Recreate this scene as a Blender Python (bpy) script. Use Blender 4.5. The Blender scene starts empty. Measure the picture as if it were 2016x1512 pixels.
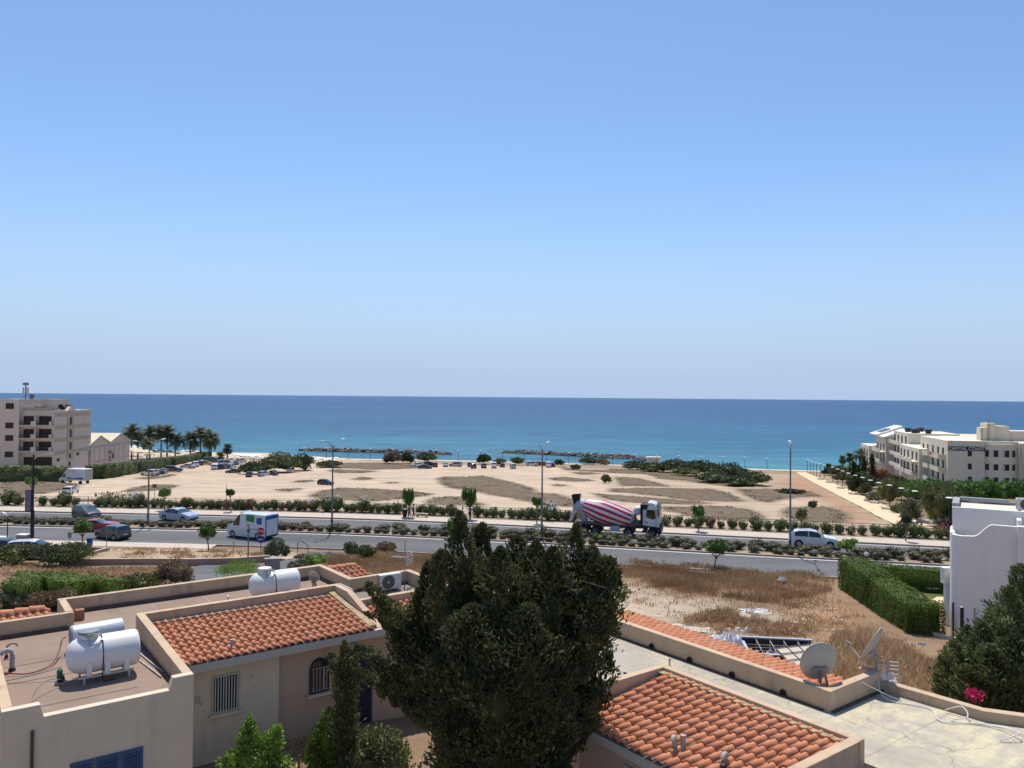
import bpy, bmesh, math, random
import numpy as np
from mathutils import Vector, Matrix, noise as mnoise

S = bpy.context.scene
COL = S.collection
R_ = math.radians
# ------------------------------------------------------------------ camera
FPX = 1514.0; CAMH = 14.5
PITCH = R_(0.965); ROLL = R_(0.483)
cam = bpy.data.cameras.new('camera'); camo = bpy.data.objects.new('camera', cam); COL.objects.link(camo)
cam.sensor_width = 36.0; cam.lens = 36.0 * FPX / 2016.0; cam.clip_start = 0.1; cam.clip_end = 90000
CM = Matrix.Rotation(math.pi / 2 + PITCH, 3, 'X') @ Matrix.Rotation(ROLL, 3, 'Z')
camo.matrix_world = Matrix.Translation((0, 0, CAMH)) @ CM.to_4x4()
S.camera = camo
# ------------------------------------------------------------------ light
SUN_EL = R_(65); SUN_AZ = R_(-7)          # azimuth clockwise from +Y
w_ = bpy.data.worlds.new("World"); S.world = w_; w_.use_nodes = True
nt = w_.node_tree; bg = nt.nodes['Background']
sky = nt.nodes.new('ShaderNodeTexSky'); sky.sky_type = 'NISHITA'; sky.sun_disc = False
sky.sun_elevation = SUN_EL; sky.sun_rotation = SUN_AZ
sky.altitude = 0; sky.air_density = 1.0; sky.dust_density = 0.3; sky.ozone_density = 6.0
# summer sea haze low over the horizon, by elevation
_tc = nt.nodes.new('ShaderNodeTexCoord'); _sx = nt.nodes.new('ShaderNodeSeparateXYZ'); nt.links.new(_tc.outputs['Generated'], _sx.inputs[0])
_rp = nt.nodes.new('ShaderNodeValToRGB'); _e = _rp.color_ramp.elements; _e[0].position = 0.0; _e[0].color = (1, 1, 1, 1); _e[1].position = .27; _e[1].color = (0, 0, 0, 1)
for _p, _v in ((.03, .97), (.07, .82), (.13, .5), (.20, .18)):
    _q = _e.new(_p); _q.color = (_v, _v, _v, 1)
nt.links.new(_sx.outputs['Z'], _rp.inputs[0])
_mx = nt.nodes.new('ShaderNodeMix'); _mx.data_type = 'RGBA'; nt.links.new(_rp.outputs[0], _mx.inputs['Factor']); nt.links.new(sky.outputs[0], _mx.inputs['A']); _mx.inputs['B'].default_value = (3.05, 3.95, 5.45, 1)
nt.links.new(_mx.outputs['Result'], bg.inputs[0]); bg.inputs[1].default_value = 0.125
sl = bpy.data.lights.new('sun', 'SUN'); so = bpy.data.objects.new('sun', sl); COL.objects.link(so)
sl.energy = 4.2; sl.angle = R_(0.53); sl.color = (1.0, 0.955, 0.88)
sd = Vector((math.sin(SUN_AZ) * math.cos(SUN_EL), math.cos(SUN_AZ) * math.cos(SUN_EL), math.sin(SUN_EL)))
so.rotation_euler = sd.to_track_quat('Z', 'Y').to_euler(); so.location = (0, 0, 60)
S.view_settings.view_transform = 'Standard'; S.view_settings.look = 'None'
S.view_settings.exposure = 0.25; S.view_settings.gamma = 1.0
try:
    S.cycles.max_bounces = 5; S.cycles.diffuse_bounces = 3; S.cycles.transparent_max_bounces = 6
except Exception: pass

# ------------------------------------------------------------------ geometry of the place
def ray(px, py):
    return CM @ Vector(((px - 1008) / FPX, (756 - py) / FPX, -1.0))
def at(px, py, z):
    d = ray(px, py); t = (z - CAMH) / d.z
    return Vector((d.x * t, d.y * t, z))
def at_depth(px, py, Y):
    d = ray(px, py); t = Y / d.y
    return Vector((d.x * t, Y, CAMH + d.z * t))
def yk(x):                                   # line of the far kerb
    x = np.asarray(x, float)
    return KC[0] + KC[1] * x + KC[2] * 12.0 * np.log(np.cosh((x - KX0) / 12.0))
KX0 = -16.0
_K = [(0,1007.7),(248,1013),(400,1015.6),(496,1016.4),(648,1020.6),(800,1025.5),(893,1030.5),(1122,1044.9),(1299,1052.5),(1555,1064),(1650,1067.7),(1870,1077)]
_P = np.array([at(a, b, 0.0)[:2] for a, b in _K])
KC = np.linalg.lstsq(np.c_[np.ones(len(_P)), _P[:, 0], 12.0 * np.log(np.cosh((_P[:, 0] - KX0) / 12.0))], _P[:, 1], rcond=None)[0]
def wof(x, y): return (np.asarray(y) - yk(x)) * 0.98
TW = [-400, -80, -64, -57, -47, -40, -30, -24, -20.5, -17.2, 5.6, 12, 40, 80, 130, 165, 186, 190, 195, 206, 300, 700]
TZ = [9, 5.3, 5.0, 4.0, 2.9, 2.25, 1.35, 0.75, 0.25, 0.0, 0.0, -0.4, -2.6, -5, -6.8, -8.2, -8.9, -9.2, -10.9, -12.5, -20, -40]
SEA = -11.0
def wsh(x, w):                               # the shore lies farther out on the left, where the beach is wide
    return w - 24 * np.clip((-np.asarray(x) - 55) / 45, 0, 1) * np.clip((w - 165) / 40, 0, 1)
def terr(x, y):
    return np.interp(wsh(x, wof(x, y)), TW, TZ)
def gat(px, py, up=0.0):                     # point of the ground seen at a pixel
    d = ray(px, py)
    lo, hi = 10.0, 420.0
    f = lambda t: CAMH + d.z * t - (float(terr(d.x * t, d.y * t)) + up)
    ts = np.linspace(lo, hi, 800); prev = lo
    for t in ts:
        if f(t) < 0: hi = t; break
        prev = t
    lo = prev
    for _ in range(30):
        m = (lo + hi) / 2
        if f(m) > 0: lo = m
        else: hi = m
    return Vector((d.x * lo, d.y * lo, CAMH + d.z * lo))
def on_curve(px, w, z=0.0):                  # point on the offset curve w seen in pixel column px
    k = ray(px, 1000); k = k.x / k.y
    y = 85.0
    for _ in range(40): y = float(yk(k * y)) + w / 0.98
    return Vector((k * y, y, z))
def road_dir(x):
    h = 0.5; d = (float(yk(x + h)) - float(yk(x - h))) / (2 * h)
    return math.atan(d)

# ------------------------------------------------------------------ naming
def tag(o, label=None, cat=None, group=None, kind=None):
    if label: o['label'] = label
    if cat: o['category'] = cat
    if group: o['group'] = group
    if kind: o['kind'] = kind
    return o
def thing(name, label, cat, loc=(0, 0, 0), rz=0.0, group=None):
    o = bpy.data.objects.new(name, None); COL.objects.link(o); o.empty_display_size = 0.2
    o.location = loc; o.rotation_euler = (0, 0, rz)
    return tag(o, label, cat, group)
def link(name, me, parent=None, loc=(0, 0, 0), rz=0.0):
    o = bpy.data.objects.new(name, me); COL.objects.link(o)
    if parent is not None: o.parent = parent
    o.location = loc; o.rotation_euler = (0, 0, rz)
    return o
KIDS = {}
def kids(o): return [c for c in bpy.data.objects if c.parent == o]
def proto(o):                                # remember the tree of a finished thing, so that copying it is quick
    allc = {}
    for c in bpy.data.objects:
        if c.parent: allc.setdefault(c.parent.name, []).append(c)
    def rec(a): return (a, [rec(c) for c in allc.get(a.name, [])])
    return rec(o)
def dup(tree, loc=None, rz=None, label=None, group=None, scale=None, parent=None):
    o, ch = tree
    c = o.copy(); COL.objects.link(c)
    if parent is not None: c.parent = parent
    if loc is not None: c.location = loc
    if rz is not None: c.rotation_euler = (c.rotation_euler[0], c.rotation_euler[1], rz)
    if scale is not None: c.scale = scale if hasattr(scale, '__len__') else (scale,) * 3
    if label: c['label'] = label
    if group: c['group'] = group
    for k in ch: dup(k, parent=c)
    return c

# ------------------------------------------------------------------ mesh builder
class MB:
    def __init__(s): s.v = []; s.f = []; s.m = []
    def add(s, vs, fs, mi=0):
        b = len(s.v); s.v += [tuple(v) for v in vs]
        s.f += [tuple(i + b for i in f) for f in fs]; s.m += [mi] * len(fs); return s
    def box(s, x0, y0, z0, x1, y1, z1, mi=0):
        return s.add([(x0,y0,z0),(x1,y0,z0),(x1,y1,z0),(x0,y1,z0),(x0,y0,z1),(x1,y0,z1),(x1,y1,z1),(x0,y1,z1)],
                     [(0,3,2,1),(4,5,6,7),(0,1,5,4),(1,2,6,5),(2,3,7,6),(3,0,4,7)], mi)
    def obox(s, c, h, ux, mi=0, up=(0, 0, 1)):   # box with centre c, half sizes h, x axis along ux
        ux = Vector(ux).normalized(); up = Vector(up); uy = up.cross(ux).normalized(); uz = ux.cross(uy)
        c = Vector(c); vs = []
        for k in (-1, 1):
            for (i, j) in ((-1,-1),(1,-1),(1,1),(-1,1)):
                vs.append(c + ux * h[0] * i + uy * h[1] * j + uz * h[2] * k)
        return s.add(vs, [(0,3,2,1),(4,5,6,7),(0,1,5,4),(1,2,6,5),(2,3,7,6),(3,0,4,7)], mi)
    def prism(s, poly, z0, z1, mi=0):            # poly: ccw xy
        n = len(poly); vs = [(p[0], p[1], z0) for p in poly] + [(p[0], p[1], z1) for p in poly]
        fs = [tuple(range(n - 1, -1, -1)), tuple(range(n, 2 * n))]
        fs += [(i, (i + 1) % n, n + (i + 1) % n, n + i) for i in range(n)]
        return s.add(vs, fs, mi)
    def slabx(s, poly, x0, x1, mi=0):            # poly in (y,z), extruded in x
        n = len(poly); vs = [(x0, p[0], p[1]) for p in poly] + [(x1, p[0], p[1]) for p in poly]
        fs = [tuple(range(n - 1, -1, -1)), tuple(range(n, 2 * n))]
        fs += [(i, (i + 1) % n, n + (i + 1) % n, n + i) for i in range(n)]
        return s.add(vs, fs, mi)
    def slaby(s, poly, y0, y1, mi=0):            # poly in (x,z), extruded in y
        n = len(poly); vs = [(p[0], y0, p[1]) for p in poly] + [(p[0], y1, p[1]) for p in poly]
        fs = [tuple(range(n)), tuple(range(2 * n - 1, n - 1, -1))]
        fs += [((i + 1) % n, i, n + i, n + (i + 1) % n) for i in range(n)]
        return s.add(vs, fs, mi)
    def tube(s, pts, r, n=6, mi=0, cap=True):
        pts = [Vector(p) for p in pts]; rs = r if hasattr(r, '__len__') else [r] * len(pts)
        rings = []
        for i, p in enumerate(pts):
            a = pts[max(i - 1, 0)]; b = pts[min(i + 1, len(pts) - 1)]; t = (b - a)
            if t.length < 1e-9: t = Vector((0, 0, 1))
            t.normalize(); ref = Vector((0, 0, 1)) if abs(t.z) < 0.95 else Vector((1, 0, 0))
            u = t.cross(ref).normalized(); w = t.cross(u)
            rings.append([p + (u * math.cos(2 * math.pi * k / n) + w * math.sin(2 * math.pi * k / n)) * rs[i] for k in range(n)])
        vs = [v for q in rings for v in q]; fs = []
        for i in range(len(rings) - 1):
            for k in range(n):
                fs.append((i*n+k, i*n+(k+1)%n, (i+1)*n+(k+1)%n, (i+1)*n+k))
        if cap: fs.append(tuple(range(n))); fs.append(tuple(range(len(vs)-1, len(vs)-1-n, -1)))
        return s.add(vs, fs, mi)
    def lathe(s, prof, n=16, c=(0, 0, 0), axis='z', mi=0):   # prof [(r, h)...]
        vs = []; fs = []; m = len(prof)
        for k in range(n):
            a = 2 * math.pi * k / n; ca, sa = math.cos(a), math.sin(a)
            for r, h in prof:
                if axis == 'z': p = (r*ca, r*sa, h)
                elif axis == 'x': p = (h, r*ca, r*sa)
                else: p = (r*sa, h, r*ca)
                vs.append((p[0]+c[0], p[1]+c[1], p[2]+c[2]))
        for k in range(n):
            for i in range(m - 1):
                a, b = k*m+i, ((k+1) % n)*m+i
                fs.append((a, b, b+1, a+1))
        return s.add(vs, fs, mi)
    def mesh(s, name, mats, smooth=False):
        me = bpy.data.meshes.new(name); me.from_pydata(s.v, [], s.f)
        for m in (mats if isinstance(mats, (list, tuple)) else [mats]): me.materials.append(m)
        if any(s.m): me.polygons.foreach_set('material_index', s.m)
        if smooth: me.polygons.foreach_set('use_smooth', [True] * len(me.polygons))
        me.validate(); me.update(); return me
    def build(s, name, mats, parent=None, loc=(0, 0, 0), rz=0.0, smooth=False, bevel=0.0, fix=True):
        me = s.mesh(name, mats, smooth)
        if fix:
            b = bmesh.new(); b.from_mesh(me); bmesh.ops.remove_doubles(b, verts=b.verts, dist=1e-5)
            bmesh.ops.recalc_face_normals(b, faces=b.faces); b.to_mesh(me); b.free()
        o = link(name, me, parent, loc, rz)
        if bevel:
            md = o.modifiers.new('bevel', 'BEVEL'); md.width = bevel; md.segments = 2; md.limit_method = 'ANGLE'; md.angle_limit = R_(40)
        return o

def npmesh(name, V, Fq, mats, smooth=False):         # V (n,3), Fq (m,k) arrays
    me = bpy.data.meshes.new(name); V = np.asarray(V, np.float32); Fq = np.asarray(Fq, np.int32); k = Fq.shape[1]
    me.vertices.add(len(V)); me.vertices.foreach_set('co', V.ravel())
    me.loops.add(Fq.size); me.loops.foreach_set('vertex_index', Fq.ravel())
    me.polygons.add(len(Fq)); me.polygons.foreach_set('loop_start', np.arange(0, Fq.size, k, dtype=np.int32))
    me.polygons.foreach_set('loop_total', np.full(len(Fq), k, np.int32))
    if smooth: me.polygons.foreach_set('use_smooth', np.ones(len(Fq), bool))
    for m in (mats if isinstance(mats, (list, tuple)) else [mats]): me.materials.append(m)
    me.update(calc_edges=True); return me
def merge_np(parts):                                 # [(V,F,mi)] quads
    Vs, Fs, Ms = [], [], []; b = 0
    for V, F_, mi in parts:
        Vs.append(V); Fs.append(F_ + b); Ms.append(np.full(len(F_), mi, np.int32)); b += len(V)
    return np.concatenate(Vs), np.concatenate(Fs), np.concatenate(Ms)
def npbuild(name, parts, mats, smooth=False):
    V, F_, Mi = merge_np(parts); me = npmesh(name, V, F_, mats, smooth)
    me.polygons.foreach_set('material_index', Mi); return me

# ------------------------------------------------------------------ materials
def nodes_of(name):
    m = bpy.data.materials.new(name); m.use_nodes = True
    return m, m.node_tree, m.node_tree.nodes['Principled BSDF']
def N(t, kind, **kw):
    n = t.nodes.new(kind)
    for k, v in kw.items(): setattr(n, k, v)
    return n
def noise_node(t, scale, detail=5, rough=0.6, src='Object', vec=None, stretch=None):
    n = N(t, 'ShaderNodeTexNoise'); n.inputs['Scale'].default_value = scale; n.inputs['Detail'].default_value = detail; n.inputs['Roughness'].default_value = rough
    if vec is None:
        tc = N(t, 'ShaderNodeTexCoord'); vec = tc.outputs[src]
    if stretch:
        mp = N(t, 'ShaderNodeMapping'); mp.inputs['Scale'].default_value = stretch; t.links.new(vec, mp.inputs['Vector']); vec = mp.outputs[0]
    t.links.new(vec, n.inputs['Vector']); return n
def ramp(t, fac, stops):
    r = N(t, 'ShaderNodeValToRGB'); e = r.color_ramp.elements
    while len(e) < len(stops): e.new(0.5)
    for i, (p, c) in enumerate(stops): e[i].position = p; e[i].color = (*c, 1) if len(c) == 3 else c
    t.links.new(fac, r.inputs[0]); return r
def mixc(t, fac, a, b, mode='MIX'):
    m = N(t, 'ShaderNodeMix', data_type='RGBA', blend_type=mode)
    for sock, v in ((m.inputs['Factor'], fac), (m.inputs['A'], a), (m.inputs['B'], b)):
        if hasattr(v, 'is_output'): t.links.new(v, sock)
        else: sock.default_value = (*v, 1) if hasattr(v, '__len__') and len(v) == 3 else v
    return m.outputs['Result']
def math_(t, op, a, b=None, c=None, clamp=False):
    m = N(t, 'ShaderNodeMath', operation=op, use_clamp=clamp)
    for i, v in enumerate((a, b, c)):
        if v is None: continue
        if hasattr(v, 'is_output'): t.links.new(v, m.inputs[i])
        else: m.inputs[i].default_value = v
    return m.outputs[0]
def bump(t, p, h, strength=0.3, dist=0.02):
    b = N(t, 'ShaderNodeBump'); b.inputs['Strength'].default_value = strength; b.inputs['Distance'].default_value = dist
    t.links.new(h, b.inputs['Height']); t.links.new(b.outputs[0], p.inputs['Normal'])
MATS = {}
def M(name, col, rough=0.8, var=0.12, scale=2.0, fine=0.0, metal=0.0, spec=0.3, stain=None, bumpk=0.0, coat=0.0, bscale=None, streak=None):
    if name in MATS: return MATS[name]
    m, t, p = nodes_of(name); MATS[name] = m
    p.inputs['Roughness'].default_value = rough; p.inputs['Metallic'].default_value = metal
    p.inputs['Specular IOR Level'].default_value = spec
    if coat: p.inputs['Coat Weight'].default_value = coat; p.inputs['Coat Roughness'].default_value = 0.08
    if var > 0:
        n = noise_node(t, scale, 6)
        c = ramp(t, n.outputs[0], [(0.3, [x * (1 - var) for x in col]), (0.7, [min(1, x * (1 + var)) for x in col])]).outputs[0]
        if stain:                                        # (colour, scale, threshold)
            n2 = noise_node(t, stain[1], 7, 0.65)
            f = ramp(t, n2.outputs[0], [(stain[2], (0,0,0)), (min(0.99, stain[2] + 0.12), (1,1,1))]).outputs[0]
            c = mixc(t, f, c, stain[0])
        if streak:                                       # (colour, strength): rain streaks down a wall and blotches along its foot
            s1 = noise_node(t, 3.2, 6, .65, stretch=(1, 1, .10)); s2 = noise_node(t, .8, 5, .6)
            fs = math_(t, 'MULTIPLY', ramp(t, s1.outputs[0], [(.46, (0,0,0)), (.70, (1,1,1))]).outputs[0], ramp(t, s2.outputs[0], [(.40, (0,0,0)), (.62, (1,1,1))]).outputs[0])
            c = mixc(t, math_(t, 'MULTIPLY', fs, streak[1]), c, streak[0])
        t.links.new(c, p.inputs['Base Color'])
        if bumpk: bump(t, p, noise_node(t, bscale or scale * 8, 4).outputs[0], bumpk, 0.02)
    else: p.inputs['Base Color'].default_value = (*col, 1)
    return m
LEAFK = {'conifer_leaf': 2.05, 'median_bush_leaf': 1.4, 'grey_green_leaf': 1.5, 'pine_leaf': 1.9, 'hedge_leaf': 1.3, 'white_flower': 1.0, 'pink_flower': 1.0, 'orange_flower': 1.0, 'dry_grass_blade': 1.75, 'low_dry_scrub': 1.0, 'coastal_scrub_leaf': 1.85, 'dark_leaf': 1.4}
def leafmat(name, stops, rough=0.6, trans=0.15, patch=0.5):     # colour varies leaf by leaf and patch by patch
    m, t, p = nodes_of(name); MATS[name] = m
    g = N(t, 'ShaderNodeNewGeometry'); oi = N(t, 'ShaderNodeObjectInfo')
    n = noise_node(t, patch, 3)
    f = math_(t, 'ADD', math_(t, 'MULTIPLY', g.outputs['Random Per Island'], 0.5), math_(t, 'MULTIPLY_ADD', n.outputs[0], 1.1, -0.3))
    f = math_(t, 'ADD', f, math_(t, 'MULTIPLY_ADD', oi.outputs['Random'], 0.3, -0.15), clamp=True)
    stops = [(q, [min(.8, v * LEAFK.get(name, 1.8)) for v in c_]) for q, c_ in stops]
    c = ramp(t, f, stops).outputs[0]; t.links.new(c, p.inputs['Base Color'])
    p.inputs['Roughness'].default_value = rough; p.inputs['Specular IOR Level'].default_value = 0.10 if name in ('hedge_leaf', 'conifer_leaf') else 0.2
    if trans:
        tr = N(t, 'ShaderNodeBsdfTranslucent'); t.links.new(c, tr.inputs[0]); mx = N(t, 'ShaderNodeMixShader'); mx.inputs[0].default_value = trans
        t.links.new(p.outputs[0], mx.inputs[1]); t.links.new(tr.outputs[0], mx.inputs[2])
        t.links.new(mx.outputs[0], t.nodes['Material Output'].inputs['Surface'])
    return m
# ------------------------------------------------------------------ foliage
def leaves_flat(P, Nn, size, rng, tilt=.55, aspect=1.7):       # leaves lying in a clipped face
    n = len(P); Nn = Nn + rng.normal(0, tilt, (n, 3)); Nn /= np.linalg.norm(Nn, axis=1, keepdims=True) + 1e-9
    T = np.cross(Nn, rng.normal(0, 1, (n, 3))); T /= np.linalg.norm(T, axis=1, keepdims=True) + 1e-9; Wd = np.cross(Nn, T)
    L = (size * rng.uniform(.6, 1.35, n))[:, None]; W = L / aspect; V = np.empty((n, 4, 3))
    V[:, 0] = P - T * L * .5; V[:, 1] = P + Wd * W * .5; V[:, 2] = P + T * L * .5; V[:, 3] = P - Wd * W * .5
    return V.reshape(-1, 3), np.arange(n * 4).reshape(-1, 4)
def leaves(P, D, size, rng, aspect=2.0, up=0.25, jit=0.7):      # P points, D outward directions
    n = len(P)
    T = D + rng.normal(0, jit, (n, 3)); T[:, 2] += up; T /= np.linalg.norm(T, axis=1, keepdims=True) + 1e-9
    A = rng.normal(0, 1, (n, 3)); Wd = np.cross(T, A); Wd /= np.linalg.norm(Wd, axis=1, keepdims=True) + 1e-9
    L = (size * rng.uniform(0.6, 1.35, n))[:, None]; W = L / aspect
    V = np.empty((n, 4, 3)); V[:, 0] = P - T * L * 0.5; V[:, 1] = P + Wd * W * 0.5 + T * L * 0.08; V[:, 2] = P + T * L * 0.5; V[:, 3] = P - Wd * W * 0.5 + T * L * 0.08
    return V.reshape(-1, 3), np.arange(n * 4).reshape(-1, 4)
def ell(n, c, r, rng, shell=0.55, zmin=-1.0):
    D = rng.normal(0, 1, (n, 3)); D /= np.linalg.norm(D, axis=1, keepdims=True)
    D[:, 2] = np.where(D[:, 2] < zmin, -D[:, 2], D[:, 2])
    rad = (1 - (1 - shell) * rng.uniform(0, 1, n) ** 1.6)[:, None]
    lump = 1 + 0.12 * np.sin(D[:, 0:1] * 5 + c[0]) * np.cos(D[:, 1:2] * 6 + c[1]) + 0.08 * np.sin(D[:, 2:3] * 9 + c[0] * 3)
    return np.array(c) + D * rad * lump * np.array(r), D
def core(c, r, k=0.72, nu=10, nv=6):                            # dark inside of a dense crown
    vs = []; fs = []
    for j in range(nv + 1):
        th = math.pi * j / nv
        for i in range(nu):
            a = 2 * math.pi * i / nu; q = k * (1 + 0.12 * math.sin(3 * a + j))
            vs.append((c[0] + r[0]*q*math.sin(th)*math.cos(a), c[1] + r[1]*q*math.sin(th)*math.sin(a), c[2] + r[2]*q*math.cos(th)))
    for j in range(nv):
        for i in range(nu): fs.append((j*nu+i, j*nu+(i+1)%nu, (j+1)*nu+(i+1)%nu, (j+1)*nu+i))
    return np.array(vs), np.array(fs)
def bush_parts(blobs, n, size, rng, mi=0, aspect=2.0, up=0.25, shell=0.5, with_core=True, jit=0.7, zmin=-0.5):
    parts = []; tot = sum((b[1][0]*b[1][1]*b[1][2]) ** (2/3) for b in blobs)
    for c, r in blobs:
        k = max(8, int(n * (r[0]*r[1]*r[2]) ** (2/3) / tot))
        P, D = ell(k, c, r, rng, shell, zmin); V, F_ = leaves(P, D, size, rng, aspect, up, jit); parts.append((V, F_, mi))
        if with_core: V, F_ = core(c, r, 0.62); parts.append((V, F_, mi))
    return parts
def lobes(rx, ry, rz, n, rng, spread=0.55, lift=0.15):          # a crown as several lobes
    bl = [((0, 0, rz * 0.95), (rx * .7, ry * .7, rz * .85))]
    for i in range(n):
        a = 2 * math.pi * (i + rng.uniform(-.3, .3)) / n; q = rng.uniform(.35, .55)
        bl.append(((rx * spread * math.cos(a), ry * spread * math.sin(a), rz * rng.uniform(.6, 1.2) + lift), (rx * q, ry * q, rz * rng.uniform(.45, .7))))
    return bl
RNG = np.random.default_rng(7); rnd = random.Random(11)
LM = {}
LM['shrub'] = leafmat('oleander_leaf', [(0.0, (.028,.035,.014)), (0.5, (.068,.084,.034)), (1.0, (.135,.15,.07))])
LM['dry'] = leafmat('dry_leaf', [(0.0, (.05,.032,.022)), (0.5, (.12,.075,.05)), (1.0, (.16,.15,.07))])
LM['median'] = leafmat('median_bush_leaf', [(0.0, (.035,.032,.018)), (0.5, (.085,.08,.042)), (1.0, (.15,.135,.075))])
LM['grey'] = leafmat('grey_green_leaf', [(0.0, (.035,.037,.022)), (0.5, (.085,.088,.055)), (1.0, (.15,.14,.095))])
LM['hedge'] = leafmat('hedge_leaf', [(0.0, (.026,.042,.008)), (0.5, (.062,.098,.016)), (1.0, (.115,.165,.032))])
LM['cypress'] = leafmat('conifer_leaf', [(0.0, (.013,.016,.007)), (0.45, (.038,.043,.018)), (0.8, (.08,.08,.032)), (1.0, (.15,.13,.055))], patch=1.3, trans=.28)
LM['pine'] = leafmat('pine_leaf', [(0.0, (.02,.028,.012)), (0.5, (.06,.075,.028)), (1.0, (.13,.14,.06))], trans=.25)
LM['bright'] = leafmat('bright_leaf', [(0.0, (.045,.075,.012)), (0.5, (.10,.16,.028)), (1.0, (.20,.27,.06))], trans=0.25)
LM['street'] = leafmat('street_tree_leaf', [(0.0, (.02,.04,.01)), (0.5, (.05,.10,.022)), (1.0, (.10,.17,.04))])
LM['scrub'] = leafmat('coastal_scrub_leaf', [(0.0, (.022,.028,.012)), (0.5, (.05,.062,.026)), (1.0, (.10,.115,.05))], patch=.35)
LM['dark'] = leafmat('dark_leaf', [(0.0, (.012,.018,.008)), (0.5, (.03,.042,.017)), (1.0, (.06,.075,.03))])
LM['palm'] = leafmat('palm_leaf', [(0.0, (.03,.035,.016)), (0.5, (.07,.08,.035)), (1.0, (.14,.14,.065))])
LM['olive'] = leafmat('olive_leaf', [(0.0, (.03,.035,.012)), (0.5, (.075,.08,.03)), (1.0, (.14,.14,.055))])
LM['orange'] = leafmat('orange_flower', [(0.0, (.30,.07,.02)), (1.0, (.55,.17,.05))], trans=.2)
LM['pink'] = leafmat('pink_flower', [(0.0, (.45,.02,.10)), (1.0, (.65,.05,.20))], trans=.2)
LM['white'] = leafmat('white_flower', [(0.0, (.6,.56,.52)), (1.0, (.8,.78,.74))], trans=.2)
LM['straw'] = leafmat('dry_grass_blade', [(0.0, (.12,.068,.034)), (0.4, (.23,.145,.076)), (0.75, (.34,.235,.135)), (1.0, (.47,.36,.22))], trans=.2, patch=.12)
LM['lowscrub'] = leafmat('low_dry_scrub', [(0.0, (.12,.085,.055)), (0.5, (.22,.165,.11)), (0.85, (.30,.235,.165)), (1.0, (.20,.2,.12))], trans=.1, patch=.1)
BARK = M('bark', (.16,.115,.08), .9, .3, 6)
# ================================================================== the ground sheet
def grid_lines(pts):                          # [(start, stop, step)...]
    a = np.concatenate([np.arange(s, e, st) for s, e, st in pts]); return a
gx = grid_lines([(-900, -420, 60), (-420, -150, 9), (-150, 150, 1.1), (150, 420, 9), (420, 960, 60)])
gy = grid_lines([(-40, 4, 4), (4, 112, 0.75), (112, 300, 1.0), (300, 420, 10), (420, 700, 70)])
GX, GY = np.meshgrid(gx, gy)
GW = wof(GX, GY); GZ = np.interp(wsh(GX, GW), TW, TZ)
def wob(x, y, s, ph=0.0):
    return (np.sin(x * s + ph) * np.cos(y * s * 1.3 - ph) + 0.6 * np.sin(x * s * 2.3 + y * s * 1.1 + 1.7 + ph) + 0.4 * np.cos(y * s * 3.1 - x * s * 1.9 + ph)) / 2
amp = np.clip((np.abs(GW + 5.6) - 14) / 6, 0, 1) * np.where(GW < -17, 0.07, 0.12) * (GW < 200)
amp *= np.where(GY < 30, 0.3, 1)
GZ = GZ + amp * wob(GX, GY, 0.35) + 0.3 * amp * wob(GX, GY, 1.3, 2)
def sdist(poly, X, Y):                        # signed distance, positive inside
    P = np.array([(p[0], p[1]) for p in poly]); n = len(P); d = np.full(X.shape, 1e9); ins = np.zeros(X.shape, bool)
    for i in range(n):
        a, b = P[i], P[(i + 1) % n]; e = b - a
        t = np.clip(((X - a[0]) * e[0] + (Y - a[1]) * e[1]) / (e @ e + 1e-9), 0, 1)
        d = np.minimum(d, np.hypot(X - a[0] - t * e[0], Y - a[1] - t * e[1]))
        c = ((a[1] > Y) != (b[1] > Y)) & (X < e[0] * (Y - a[1]) / (e[1] if abs(e[1]) > 1e-9 else 1e-9) + a[0]); ins ^= c
    return np.where(ins, d, -d)
def zpoly(pts, ox, oy, k): return [gat(ox + x / k, oy + y / k) for x, y in pts]
Z1 = (0, 720, 4.032); Z2 = (400, 780, 4.032); Z3 = (800, 780, 4.032); Z4 = (1200, 800, 4.032); Z4B = (1150, 1060, 3.345); Z5B = (1516, 960, 2.74)
SCRUB = []
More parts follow.
